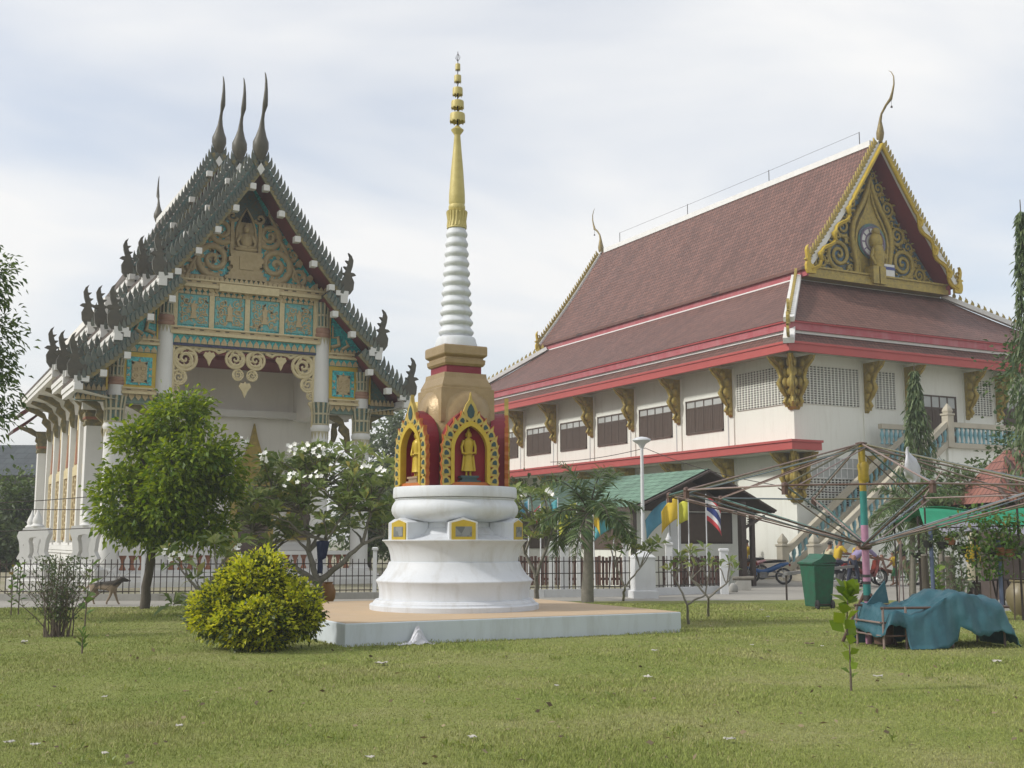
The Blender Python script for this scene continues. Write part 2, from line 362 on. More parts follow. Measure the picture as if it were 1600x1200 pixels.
lath('torus_moulding', [(.76, 1.80), (.90, 1.815), (1.03, 1.87), (1.09, 1.95), (1.105, 2.02), (1.09, 2.09), (1.055, 2.15), (1.03, 2.18), (1.045, 2.19), (1.045, 2.21), (1.01, 2.215)], stupa_white, 64, 35)
lath('cornice_band', [(1.0, 2.214), (1.075, 2.222), (1.08, 2.24), (1.075, 2.38), (1.06, 2.405), (.6, 2.41)], stupa_white)
lath('bell', [(.70, 2.41), (.685, 2.6), (.67, 2.9), (.665, 3.2), (.67, 3.45), (.665, 3.7), (.625, 3.9), (.52, 4.05), (.36, 4.15)], bell_mat)
mb = MB().square(zz([(.505, 3.50), (.512, 3.52), (.505, 4.06), (.505, 4.10), (.47, 4.12), (.47, 4.16), (.41, 4.30), (.40, 4.385)])); mb.build('square_neck', bell_mat, st)
MB().square(zz([(.33, 4.38), (.335, 4.39), (.335, 4.515), (.33, 4.52)])).build('red_collar', maroon, st)
MB().square(zz([(.335, 4.515), (.36, 4.52), (.385, 4.56), (.39, 4.63), (.36, 4.645), (.36, 4.665), (.405, 4.70), (.415, 4.72), (.415, 4.85), (.405, 4.875)])).build('square_throne', bell_mat, st)
lath('ring_foot', [(.372, 4.872), (.375, 4.93), (.355, 5.0), (.35, 5.03), (.33, 5.06), (.29, 5.07)], stupa_white, 40)
NR = 11
for i in range(NR):
    t0 = i / NR; zc = lerp(5.08, 7.05, t0); h = (7.05 - 5.08) / NR; r = lerp(.318, .188, (i + .3) / NR)
    MB().lathe([(r * .84, 0), (r * .85, h * .08), (r * .93, h * .18), (r * 1.0, h * .38), (r * .995, h * .5), (r * .9, h * .72), (r * .83, h * .88), (r * .81, h)], 40).build('spire_ring', stupa_white, st, 40, (0, 0, zc - Z0))
mb = MB(); mb.lathe(zz([(.165, 7.05), (.18, 7.06), (.172, 7.10), (.16, 7.2), (.175, 7.36), (.185, 7.375), (.16, 7.385)]), 40)
for k in range(18):
    a = 2 * math.pi * k / 18; mb.tube([(.166 * math.cos(a), .166 * math.sin(a), 7.09 - Z0), (.157 * math.cos(a + .06), .157 * math.sin(a + .06), 7.2 - Z0), (.172 * math.cos(a + .1), .172 * math.sin(a + .1), 7.36 - Z0)], [.02, .018, .026], 6)
mb.build('lotus_cup', spire_gold, st, 40)
lath('gold_spire', [(.13, 7.38), (.15, 7.42), (.15, 7.47), (.135, 7.50), (.146, 7.54), (.143, 7.7), (.112, 8.15), (.08, 8.5), (.055, 8.8), (.06, 8.815), (.112, 8.89), (.115, 8.905), (.06, 8.95), (.03, 8.985), (.014, 8.99)], spire_gold, 32)
MB().tube([(0, 0, 8.97 - Z0), (0, 0, 10.40 - Z0)], [.014, .006], 8).build('spire_rod', black_metal, st)
for r, z0, z1 in ((.14, 9.06, 9.21), (.117, 9.32, 9.45), (.094, 9.57, 9.70), (.065, 9.82, 9.94), (.047, 10.05, 10.16)):
    mb = MB(); n = 24
    mb.lathe([(r * .15, .05), (r * .88, .045), (r, .0), (r * 1.02, .012), (r * .99, .05), (r * .99, (z1 - z0) * .8), (r * .94, z1 - z0), (r * .3, z1 - z0 + .01)], n)
    for k in range(10):
        a = 2 * math.pi * k / 10; mb.prism([(-r * .14, 0), (0, -.03), (r * .14, 0)], r * .97, r * 1.0, 'y', Matrix.Rotation(a, 4, 'Z'))
    mb.build('parasol_tier', spire_gold, st, 40, (0, 0, z0 - Z0))
mb = MB()
for k in range(2):
    M = Matrix.Rotation(k * math.pi / 2 + .5, 3, 'Z')
    mb.tube([M @ Vector(p) for p in ((0, 0, 10.21 - Z0), (.055, 0, 10.28 - Z0), (0, 0, 10.37 - Z0), (-.055, 0, 10.28 - Z0), (0, 0, 10.21 - Z0))], .0035, 5)
mb.build('diamond_finial', black_metal, st)
# six small memorial boxes on the ledge
slate = mk('memorial_photo_tile', (.10, .11, .11), .35, (.32, .33, .32), 9, .55, kind='voronoi')
for k in range(6):
    a = math.atan2(-1, 0) + R(-18) + R(60 * k)
    Mz = Matrix.Rotation(a + math.pi / 2, 4, 'Z')
    mb = MB(); mb.prism([(-.235, 0), (.235, 0), (.235, .30), (0, .375), (-.235, .30)], -1.165, -.74, 'y', Mz); b = mb.build('memorial_box', stupa_white, st, None, (0, 0, 1.498 - Z0))
    mb = MB(); mb.prism([(-.20, 0), (.20, 0), (.20, .285), (0, .335), (-.20, .285)], -1.185, -1.163, 'y', Mz); mb.build('plaque', yellow_gold, b, None, (0, 0, .002))
    mb = MB(); mb.box(-.135, .135, -1.192, -1.183, .06, .225, Mz); mb.build('photo_tile', slate, b)
# four flame-edged niches
leaf_blue = mk('blue_green_enamel', (.02, .05, .055), .35, (.03, .08, .075), 8, .7)
orange = mk('orange_red_paint', (.45, .12, .03), .5, (.36, .16, .03), 8, .6)
niche_red = mk('niche_red_paint', (.36, .025, .04), .6, (.20, .015, .025), 3, .5)
def niche_outline(w, z0, z1, n=8):
    """pointed arch, counter-clockwise from lower left"""
    zs = z0 + (z1 - z0) * .58
    L = [(-w, z0), (-w, zs)]
    for i in range(1, n + 1):
        t = i / n; L.append((-w * math.cos(t * math.pi / 2) ** .85, zs + (z1 - zs) * (math.sin(t * math.pi / 2) * .72 + t * t * .28)))
    return L + [(-x, z) for x, z in L[-2::-1]]
def ring_prism(mb, po, pi, a, b):
    n = len(po)
    vs = [(x, a, z) for x, z in po] + [(x, a, z) for x, z in pi] + [(x, b, z) for x, z in po] + [(x, b, z) for x, z in pi]
    fs = []
    for i in range(n - 1):
        j = i + 1
        fs += [(i, j, n + j, n + i), (2 * n + i, 3 * n + i, 3 * n + j, 2 * n + j), (i, 2 * n + i, 2 * n + j, j), (n + i, n + j, 3 * n + j, 3 * n + i)]
    fs += [(0, n, 3 * n, 2 * n), (n - 1, 3 * n - 1, 4 * n - 1, 2 * n - 1)]
    mb.add(vs, fs)
for k in range(5):
    nz = bpy.data.objects.new('niche', None); C.objects.link(nz); nz.parent = st; nz.location = (0, 0, 2.41 - Z0); nz.rotation_euler = (0, 0, R(-9) + k * R(72))
    body = niche_outline(.40, 0, 1.28); inner = niche_outline(.285, .05, 1.0); gold_o = niche_outline(.345, .01, 1.09)
    yf = -.93
    mb = MB(); ring_prism(mb, niche_outline(.43, 0, 1.30), niche_outline(.31, -.0, 1.08), yf + .06, -.62); mb.build('niche_body', maroon, nz)
    mb = MB(); mb.prism(niche_outline(.33, 0, 1.08), -.72, -.66, 'y'); mb.build('niche_back', niche_red, nz)
    mb = MB(); mb.box(-.33, .33, yf + .02, -.5, -.002, .055); mb.build('niche_sill', orange, nz)
    mb = MB(); ring_prism(mb, gold_o, inner, yf - .02, yf + .10); mb.build('niche_arch', yellow_gold, nz)
    # flame leaves up both sides
    LEAF = [(-.5, 0), (.42, -.12), (.52, .25), (.42, .62), (.62, 1.05), (.1, .82), (-.35, .55), (-.55, .25)]
    INN = [(-.32, .12), (.3, .05), (.36, .28), (.28, .56), (.05, .62), (-.25, .42)]
    lm = MB(); lm.prism([(x * .15, z * .19) for x, z in LEAF], yf - .005, yf + .06, 'y'); lme = lm.mesh('leaf', gold)
    rm = MB(); rm.prism([(x * .162 + .008, z * .215 - .014) for x, z in LEAF], yf + .005, yf + .07, 'y'); rme = rm.mesh('leaf_rim', orange)
    im = MB(); im.prism([(x * .125 + .003, z * .15 + .016) for x, z in INN], yf - .012, yf + .01, 'y'); ime = im.mesh('leaf_enamel', leaf_blue)
    spots = [(.415, .01, 0), (.415, .165, 0), (.417, .32, 0), (.415, .475, 2), (.405, .63, 6), (.365, .785, 14), (.28, .92, 26), (.17, 1.03, 30)]
    for sx in (1, -1):
        for x, z, tilt in spots:
            sc = 1.0 if z < .9 else .95
            for me, nm in ((lme, 'flame_leaf'), (rme, 'flame_leaf_rim'), (ime, 'flame_leaf_enamel')):
                inst(nm, me, nz, (x * sx, 0, z), (0, R(tilt) * -sx, 0), (sx * sc, 1, sc))
    mb = MB(); mb.prism([(-.10, 1.12), (0, 1.05), (.10, 1.12), (.125, 1.24), (.08, 1.36), (.02, 1.45), (0, 1.57), (-.02, 1.45), (-.08, 1.36), (-.125, 1.24)], yf - .002, yf + .07, 'y'); mb.build('top_flame', gold, nz)
    mb = MB(); mb.prism([(-.05, 1.16), (0, 1.12), (.05, 1.16), (.068, 1.24), (.04, 1.32), (0, 1.38), (-.04, 1.32), (-.068, 1.24)], yf - .01, yf + .01, 'y'); mb.build('top_enamel', leaf_blue, nz)
# ================================================================ ordination hall (left)
TX, TY = 10.66, 40.15
tp = thing('temple_hall', (TX, TY, 0), 'white temple hall with stacked dark green roofs, flame finials and turquoise mosaic gable', 'temple')
FLAME = [(-.30, 0), (-.36, .28), (-.22, .6), (.10, 1.0), (.09, .72), (.27, .42), (.28, 0)]
HANG = [(-.30, 0), (.14, 0), (.23, .12), (.25, .30), (.18, .43), (.30, .47), (.24, .52), (.15, .53), (.20, .68), (.22, .82), (.17, .93), (.08, 1.0), (.12, .9), (.10, .80), (.0, .81), (.08, .73), (.05, .66), (-.05, .66), (.03, .58), (.0, .52), (-.08, .50), (.0, .44), (-.02, .36), (-.10, .30), (-.16, .33), (-.22, .24), (-.32, .22)]
def curve(p0, p1, sag, n=6):
    """roof line with a slight hollow"""
    return [(lerp(p0[0], p1[0], i / n), lerp(p0[1], p1[1], i / n) - sag * math.sin(math.pi * i / n)) for i in range(n + 1)]
def slab(mb, pts, th, y0, y1, sx):
    """roof plane following a profile, with UVs in metres on its upper face"""
    acc = 0
    for (xa, za), (xb, zb) in zip(pts[:-1], pts[1:]):
        L = math.hypot(xb - xa, zb - za)
        mb.cur = 0
        mb.quad((xa * sx, y0, za), (xb * sx, y0, zb), (xb * sx, y1, zb), (xa * sx, y1, za), [(y0, -acc), (y0, -acc - L), (y1, -acc - L), (y1, -acc)])
        mb.cur = 1
        mb.quad((xa * sx, y0, za - th), (xa * sx, y1, za - th), (xb * sx, y1, zb - th), (xb * sx, y0, zb - th))
        mb.quad((xa * sx, y0, za), (xa * sx, y0, za - th), (xb * sx, y0, zb - th), (xb * sx, y0, zb))
        acc += L
    mb.cur = 0
    xb, zb = pts[-1]; mb.quad((xb * sx, y0, zb), (xb * sx, y0, zb - th), (xb * sx, y1, zb - th), (xb * sx, y1, zb))
    xa, za = pts[0]; mb.quad((xa * sx, y0, za), (xa * sx, y1, za), (xa * sx, y1, za - th), (xa * sx, y0, za - th))
def band(mb, pts, d0, d1, y0, y1, sx):
    """board following the profile between perpendicular offsets d0 and d1"""
    o = []
    for i, (x, z) in enumerate(pts):
        a = pts[max(i - 1, 0)]; b = pts[min(i + 1, len(pts) - 1)]; L = math.hypot(b[0] - a[0], b[1] - a[1]); nx, nz_ = -(b[1] - a[1]) / L, (b[0] - a[0]) / L
        o.append(((x + nx * d0) * sx, z + nz_ * d0, (x + nx * d1) * sx, z + nz_ * d1))
    n = len(o)
    vs = [(p[0], y0, p[1]) for p in o] + [(p[2], y0, p[3]) for p in o] + [(p[0], y1, p[1]) for p in o] + [(p[2], y1, p[3]) for p in o]
    fs = []
    for i in range(n - 1):
        j = i + 1; fs += [(i, j, n + j, n + i), (2 * n + i, 3 * n + i, 3 * n + j, 2 * n + j), (i, 2 * n + i, 2 * n + j, j), (n + i, n + j, 3 * n + j, 3 * n + i)]
    fs += [(0, n, 3 * n, 2 * n), (n - 1, 3 * n - 1, 4 * n - 1, 2 * n - 1)]
    mb.add(vs, fs)
tooth_me = MB().prism([(x * .27, z * .43) for x, z in FLAME], -.035, .035, 'y').mesh('bargeboard_tooth', tooth_mat)
hang_me = MB().prism([(x * 1.35, z * 1.5) for x, z in HANG], -.06, .06, 'y').mesh('naga_finial', finial_mat)
purlin_me = MB().box(-.105, .105, -.14, .14, -.105, .105).mesh('purlin_end', temple_white)
chofa_me = MB().tube([(0, 0, -.15), (0, 0, .05), (0, 0, .3), (0, 0, .5), (0, -.03, .72), (0, -.08, 1.0), (0, -.14, 1.3), (0, -.24, 1.5), (0, -.42, 1.72), (0, -.46, 1.9), (0, -.50, 2.25), (0, -.46, 2.6), (0, -.36, 2.85), (0, -.28, 2.96)],
                     [.10, .20, .285, .28, .19, .105, .065, .055, .095, .085, .06, .04, .025, .01], 12).mesh('chofa', finial_mat, 50)

SECT = [(-1.2, 2.0, -.06, 0), (1.7, 5.0, .78, .52), (4.9, 16.7, 2.0, 1.15), (16.4, 19.6, .78, .52), (19.4, 22.4, 0, 0)]   # y0, y1, apex lift, eave lift
for si, (ya, yb, da, de) in enumerate(SECT):
    up = curve((0, 14.75 + da), (3.25, 10.28 + de), .22)
    mid = curve((2.62, 10.22 + de), (4.58, 8.35 + de), .10, 4)
    low = curve((3.95, 8.22 + de), (5.72, 6.68 + de), .09, 4)
    for ti, pts in enumerate((up, mid, low)):
        for sx in (1, -1):
            mb = MB(); slab(mb, pts, .14, ya + .1, yb, sx); mb.build('roof_plane', [temple_tile, dark_red], tp, recalc=False)
            if si > 2: continue
            mb = MB(); band(mb, pts, .06, -.26, ya - .02, ya + .12, sx); mb.build('bargeboard', naga_green, tp)
            mb = MB(); band(mb, pts, -.20, -.34, ya - .055, ya + .02, sx); mb.build('gilt_edge', moss_gold, tp)
            mb = MB()
            for (x, z, tx, tz) in along(pts, .17, .12):
                M = Matrix.Translation(((x + tz * .2) * sx, ya - .02, z - .19)) @ Matrix.Rotation((-math.atan2(tz, tx) * .42 - .12) * sx, 4, 'Y') @ Matrix.Diagonal((-sx, 1, 1, 1)); mb.prism([(u * .2, v * .34) for u, v in FLAME], -.05, .0, 'y', M)
            tag(mb.build('bargeboard_scales', tooth_mat, tp), kind='stuff')
            if not (sx > 0 and si > 0 and ti > 0):
                for k, (x, z, tx, tz) in enumerate(along(pts, .225, .26)):
                    if sx > 0 and si > 0 and k > 4: break
                    ang = math.atan2(tz, tx)   # slope, negative going down
                    inst('bargeboard_tooth', tooth_me, tp, ((x - tz * .05) * sx, ya + .03, z + .05), (0, (-ang * .42 - .12) * sx, 0), (-sx, 1, 1))
                xe, ze = pts[-1]
                inst('naga_finial', hang_me, tp, ((xe - .08) * sx, ya + .03, ze - .12), (0, 0, 0), (sx, 1, 1))
            # white purlin ends under the gable edge
            if si == 0:
                ps = along(pts, 1.02 if ti == 0 else .95, .85 if ti == 0 else .62)
                for (x, z, tx, tz) in ps:
                    inst('purlin_end', purlin_me, tp, ((x + tz * .34 * 1) * sx if False else (x - .22) * sx, ya + .07, z - .36))
            elif sx < 0:
                for (x, z, tx, tz) in along(pts, 1.3, 1.0):
                    inst('purlin_end', purlin_me, tp, ((x - .10) * sx, ya - .10, z - .16))
            # white eave beam along the slope's foot, with stepped end block
            xe, ze = pts[-1]
            mb = MB()
            mb.box(min((xe - .42) * sx, (xe + .04) * sx), max((xe - .42) * sx, (xe + .04) * sx), ya - .06, ya + .16, ze - .20, ze - .02)
            mb.box(min((xe - .24) * sx, (xe + .02) * sx), max((xe - .24) * sx, (xe + .02) * sx), ya - .055, ya + .155, ze - .46, ze - .19)
            mb.build('eave_end', temple_white, tp)
            mb = MB(); mb.box(min((xe - .1) * sx, (xe + .02) * sx), max((xe - .1) * sx, (xe + .02) * sx), ya + .16, yb, ze - .30, ze - .145)
            mb.box(min((xe - .16) * sx, (xe - .02) * sx), max((xe - .16) * sx, (xe - .02) * sx), ya + .165, yb - .01, ze - .46, ze - .30); mb.build('eave_beam', temple_white, tp)
    # soffits closing each eave back to the wall, and the wall carrying the step
    for sx in (1, -1):
        if si < 3:
            mb = MB(); mb.quad((4.25 * sx, ya + .75, 6.05 + de), (5.62 * sx, ya + .2, 6.28 + de), (5.62 * sx, yb, 6.28 + de), (4.25 * sx, yb, 6.05 + de)); mb.build('eave_soffit', temple_white, tp, recalc=False)
    if si in (1, 2):
        mb = MB(); mb.prism([(-3.0, 9.9 + de), (3.0, 9.9 + de), (2.3, 11.2 + de), (0, 14.4 + da), (-2.3, 11.2 + de)], ya + .6, ya + .7, 'y'); mb.build('gable_wall', dark_red, tp)
        mb = MB()
        for sx in (1, -1): mb.prism([(2.3 * sx, 7.9 + de), (4.3 * sx, 8.1 + de), (2.7 * sx, 10.0 + de), (2.3 * sx, 10.0 + de)], ya + .6, ya + .7, 'y')
        for sx in (1, -1): mb.prism([(3.6 * sx, 6.3 + de), (5.5 * sx, 6.45 + de), (4.0 * sx, 7.9 + de), (3.6 * sx, 7.9 + de)], ya + .6, ya + .7, 'y')
        mb.build('wing_gable', dark_teal, tp)
    if si < 3:
        inst('chofa', chofa_me, tp, (0, ya + .02, 14.78 + da), (0, 0, 0), (1, 1, 1))
        mb = MB(); mb.prism([(0, -.22), (.13, 0), (0, .22), (-.13, 0)], -.1, -.03, 'y'); mb.build('apex_diamond', temple_white, tp, None, (0, ya - .02, 14.30 + da))
inst('chofa', chofa_me, tp, (0, 16.75, 16.75), (0, 0, math.pi), (.8, .8, .8))
mb = MB(); mb.box(-.12, .12, -.7, 2.0, 14.6, 14.86); mb.box(-.12, .12, 1.8, 5.0, 15.4, 15.65); mb.box(-.12, .12, 5.0, 16.7, 16.6, 16.87); mb.build('ridge', temple_white, tp)

# ---- walls, base and columns
mb = MB()
mb.box(-4.25, 4.05, 3.4, 19.2, .4, 10.2); mb.build('wall', stucco, tp)
mb = MB(); mb.box(-4.30, -4.252, 3.55, 19.2, .4, 6.4); mb.build('side_wall', temple_white, tp)
mb = MB()
for x0, x1, y0, y1, z0, z1 in ((-5.0, 5.0, -.75, 20.4, -.05, .16), (-4.85, 4.85, -.6, 20.2, .16, .34), (-4.75, 4.75, -.5, 20.1, .34, .42)): mb.box(x0, x1, y0, y1, z0, z1)
mb.build('plinth', temple_white, tp)
mb = MB()
for z0, z1, o in ((.42, .62, .16), (.62, .74, .10), (.74, 1.0, .05), (1.0, 1.12, .12), (1.12, 1.3, .16), (1.3, 1.42, .09)):
    mb.box(-4.30 - o, 4.07, 3.4 - o, 19.25, z0, z1 - .004)
mb.build('wall_moulding', temple_white, tp)
mb = MB(); mb.box(-4.3, 4.3, 0, 3.4, 7.85, 7.95); mb.build('porch_ceiling', dark_red, tp)
mb = MB(); mb.box(-2.8, 2.8, .15, 3.4, 7.95, 10.2); mb.box(-4.35, -2.8, .15, 3.4, 5.98, 8.1); mb.box(2.8, 4.35, .15, 3.4, 5.98, 8.1); mb.build('porch_upper_wall', stucco, tp)

cap_core = dark_teal
rib = mk('capital_ribs', (.44, .40, .27), .6, (.30, .27, .17), 10, .7)
def capital(x, y, z0, z1, r):
    o = MB().lathe([(r * .92, 0), (r * .95, .02), (r * .9, (z1 - z0) * .5), (r * 1.08, z1 - z0)], 20).build('capital', cap_core, tp, 40, (x, y, z0))
    mb = MB()
    for k in range(12):
        a = 2 * math.pi * k / 12
        mb.tube([(r * .95 * math.cos(a), r * .95 * math.sin(a), 0), (r * .97 * math.cos(a), r * .97 * math.sin(a), (z1 - z0) * .5), (r * 1.16 * math.cos(a), r * 1.16 * math.sin(a), z1 - z0)], [.035, .03, .045], 6)
    mb.lathe([(r * 1.02, (z1 - z0) * .46), (r * 1.05, (z1 - z0) * .5), (r * 1.02, (z1 - z0) * .54)], 20); mb.lathe([(r * 1.02, 0), (r * 1.06, .03), (r * 1.0, .06)], 20)
    mb.build('capital_ribs', rib, o, 40)
def column(x, y, segs, r0=.31):
    MB().lathe([(r0 * 1.25, 0), (r0 * 1.25, .10), (r0 * 1.12, .14), (r0 * 1.05, .2)], 28).build('column_base', temple_white, tp, 40, (x, y, .42))
    for kind, z0, z1, r in segs:
        if kind == 's': MB().lathe([(r * 1.03, 0), (r * .97, z1 - z0)], 28).build('column_shaft', temple_white, tp, 40, (x, y, z0))
        elif kind == 'r': MB().lathe([(r, 0), (r * 1.14, (z1 - z0) * .15), (r * 1.14, (z1 - z0) * .35), (r * 1.02, (z1 - z0) * .45), (r * 1.1, (z1 - z0) * .6), (r * 1.1, (z1 - z0) * .85), (r, z1 - z0)], 28).build('column_ring', ring_brown, tp, 40, (x, y, z0))
        elif kind == 'w': MB().lathe([(r, 0), (r * 1.12, (z1 - z0) * .3), (r * 1.12, (z1 - z0) * .6), (r, z1 - z0)], 28).build('column_ring', temple_white, tp, 40, (x, y, z0))
        elif kind == 'f':
            mb = MB()
            for k in range(14):
                a = 2 * math.pi * k / 14; M = Matrix.Rotation(a, 4, 'Z'); mb.prism([(-r * .22, 0), (r * .22, 0), (0, -(z1 - z0))], -r * 1.03, -r * .96, 'y', M)
            mb.build('leaf_fringe', rib, tp, None, (x, y, z1))
        else: capital(x, y, z0, z1, r)
for x in (-2.76, 2.76):
    column(x, 0, [('s', .6, 5.35, .30), ('f', 5.05, 5.33, .295), ('w', 5.33, 5.55, .31), ('c', 5.55, 6.36, .31), ('s', 6.36, 8.70, .275), ('f', 8.45, 8.70, .275), ('r', 8.70, 9.06, .27), ('c', 9.06, 9.98, .25)])
for x in (-4.30, 4.30):
    column(x, 0, [('s', .6, 5.12, .31), ('f', 4.86, 5.1, .305), ('w', 5.1, 5.32, .31), ('c', 5.32, 6.22, .31), ('s', 6.22, 6.58, .255), ('r', 6.58, 6.84, .25), ('c', 6.84, 7.55, .24)])
# square pillar at the corner of the hall, with gilt capital
for x, y in ((-4.42, 3.55), (-4.42, 18.6)):
    MB().box(-.28, .28, -.28, .28, 0, 4.95).build('pillar', temple_white, tp, None, (x, y, .6))
    MB().square([(.28, 0), (.33, .05), (.33, .15), (.29, .18), (.29, .28), (.34, .33), (.34, .45), (.29, .5), (.30, .6), (.4, .9), (.42, 1.0)]).build('pillar_capital', moss_gold, tp, None, (x, y, 5.5))
    MB().square([(.285, 0), (.335, .05), (.335, .1), (.285, .13)]).build('pillar_ring', terracotta, tp, None, (x, y, 5.72))

# ---- front entablature, panels and gable
OFF = -.12
mb = MB(); mb.box(-2.62, 2.62, OFF, .16, 8.06, 8.14); mb.build('lintel_edge', mk('indigo_edge', (.035, .04, .10), .5), tp)
def strip(z0, z1, x0, x1, y=-.10, mat=teal): MB().box(x0, x1, y, .16, z0, z1).build('mosaic_band', mat, tp)
strip(8.14, 8.44, -2.55, 2.55)
petal_me = MB().prism([(-.5, 0), (.5, 0), (.42, .45), (0, 1), (-.42, .45)], -.05, .02, 'y').mesh('petal', ochre)
def petals(z, x0, x1, h, n, y=-.10, flip=False):
    for k in range(n):
        x = lerp(x0, x1, (k + .5) / n); inst('petal', petal_me, tp, (x, y, z), (math.pi if flip else 0, 0, 0), ((x1 - x0) / n * .9, 1 if not flip else -1, h))
petals(8.15, -2.5, 2.5, .24, 22)
beam_mark = mk('dark_beam_mark', (.06, .05, .035), .9)  # small dark blocks on the beam face, nothing is cut in
def beam(z0, z1, x0, x1, y=-.22):
    o = MB().box(x0, x1, y, .16, z0, z1).build('beam', ochre, tp); MB().box(x0 - .01, x1 + .01, y - .05, .17, z0 - .002, z0 + (z1 - z0) * .38).build('beam_roll', cream_lace, o); MB().box(x0 - .01, x1 + .01, y - .04, .17, z1 - .05, z1 + .004).build('beam_fillet', cream_lace, o)
    n = max(2, int((x1 - x0) / .42))
    for k in range(n):
        x = lerp(x0, x1, (k + .5) / n) + (.06 if k % 2 else -.06); MB().box(-.07, .07, y - .006, y + .02, lerp(z0, z1, .6), lerp(z0, z1, .72)).build('beam_mark', beam_mark, o, None, (x, 0, 0))
beam(8.44, 8.70, -2.62, 2.62)
MB().box(-2.5, 2.5, -.04, .16, 8.70, 10.10).build('panel_ground', teal, tp)
scrollmat = mk('pale_scroll_relief', (.20, .42, .40), .5, (.05, .30, .31), 12, .9, .5, 30)
prnd = random.Random(5)
for k in range(4):
    x = -1.86 + 1.24 * k
    mb = MB(); mb.box(-.50, .50, -.075, -.03, 8.80, 9.86); pn = mb.build('panel', scrollmat, tp, None, (x, 0, 0))
    mb = MB()
    for sx in (1, -1):
        for j, (cx, cz, r, tn) in enumerate(((.24, 9.02, .15, 1.5), (.28, 9.32, .15, 1.4), (.24, 9.62, .14, 1.5), (.40, 9.16, .07, 1), (.41, 9.48, .07, 1), (.1, 9.2, .07, 1), (.1, 9.48, .07, 1), (.40, 9.76, .07, 1), (.40, 8.9, .07, 1))):
            mb.tube([(p[0], p[1], p[2]) for p in spiral((cx * sx, cz), r, tn, R(prnd.uniform(0, 360)), sx, -.085, 20)], .02, 5)
    for q in range(60):
        M = Matrix.Translation((prnd.uniform(-.44, .44), -.07, prnd.uniform(8.84, 9.72))) @ Matrix.Rotation(prnd.uniform(0, 6.28), 4, 'Y'); mb.prism([(u * .10, v * .12) for u, v in FLAME], -.02, .0, 'y', M)
    mb.build('panel_scrolls', ochre, pn)
    mb = MB(); mb.prism([(0, .33), (.09, .1), (.06, -.1), (.13, -.3), (-.13, -.3), (-.06, -.1), (-.09, .1)], -.12, -.07, 'y'); mb.build('panel_figure', ochre, pn, None, (0, 0, 9.32))
for k in range(5):
    x = -2.48 + 1.24 * k; MB().box(x - .085, x + .085, -.11, .1, 8.70, 10.10).build('panel_post', cream_lace, tp)
petals(9.86, -2.4, 2.4, .16, 24, -.08, False)
petals(10.09, -2.4, 2.4, .14, 24, -.13, True)
beam(10.10, 10.38, -2.75, 2.75)
MB().box(-1.05, 1.05, -.33, .1, 10.02, 10.28).build('centre_beam', cream_lace, tp)
petals(10.38, -2.9, 2.9, .17, 34, -.12)
PD = .5
mb = MB(); mb.prism([(-2.95, 10.38), (2.95, 10.38), (1.9, 11.75), (1.0, 13.05), (0, 14.45), (-1.0, 13.05), (-1.9, 11.75)], -.02, .12, 'y'); mb.build('gable_field', teal, tp, None, (0, PD, 0))
mb = MB(); mb.prism([(-.95, 12.75), (.95, 12.75), (0, 14.3)], -.05, -.015, 'y'); mb.build('gable_top_field', dark_teal, tp, None, (0, PD, 0))
# carved scrolls
mb = MB()
for sx in (1, -1):
    for cx, cz, r, tn, a0, th in ((1.12, 11.30, .62, 1.9, 250, .105), (.88, 12.36, .45, 1.8, 230, .085), (1.95, 10.95, .30, 1.4, 300, .07), (1.75, 11.75, .2, 1.3, 200, .05), (.5, 12.95, .2, 1.2, 200, .05)):
        p = spiral((cx * sx, cz), r, tn, R(a0) if sx > 0 else R(180 - a0), sx, -.06, 40)
        mb.tube(p, [1.25 * th * (1 - .5 * i / 39) for i in range(40)], 8, flat=(1, .8, 1))
    mb.tube([(.55 * sx, -.06, 10.66), (1.1 * sx, -.06, 10.60), (1.7 * sx, -.06, 10.62), (2.2 * sx, -.06, 10.58), (2.7 * sx, -.06, 10.46)], [.06, .11, .08, .09, .03], 8)
    mb.tube([(2.05 * sx, -.06, 10.6), (1.85 * sx, -.06, 11.1), (1.6 * sx, -.06, 11.5), (1.45 * sx, -.06, 11.95), (1.25 * sx, -.06, 12.2), (1.1 * sx, -.06, 12.7), (.85 * sx, -.06, 13.1), (.8 * sx, -.06, 13.35)], [.06, .07, .09, .07, .08, .06, .05, .01], 8)
    for x, z, ang, h in ((1.95, 11.35, -25, .42), (1.62, 12.0, -20, .42), (1.2, 12.75, -15, .42), (2.35, 10.85, -30, .4), (.72, 11.95, 30, .3), (.6, 11.0, 60, .3), (1.5, 10.8, 10, .3), (2.55, 10.6, -40, .3)):
        M = Matrix.Translation((x * sx, -.03, z)) @ Matrix.Rotation(R(ang) * -sx, 4, 'Y') @ Matrix.Diagonal((sx, 1, 1, 1)); mb.prism([(u * h * .9, v * h) for u, v in FLAME], -.07, .0, 'y', M)
for q in range(230):
    z = prnd.uniform(10.55, 13.0); hwz = 2.75 * (1 - (z - 10.38) / 4.07) ** .92 - .12
    x = prnd.uniform(.55, max(.6, hwz)) * prnd.choice((-1, 1))
    if abs(x) > hwz: continue
    h = prnd.uniform(.16, .3); M = Matrix.Translation((x, -.02, z)) @ Matrix.Rotation(prnd.uniform(-1.6, 1.6), 4, 'Y'); mb.prism([(u * h * .8, v * h) for u, v in FLAME], -.03, .0, 'y', M)
mb.build('gable_scrolls', ochre, tp, 50, (0, PD, 0))
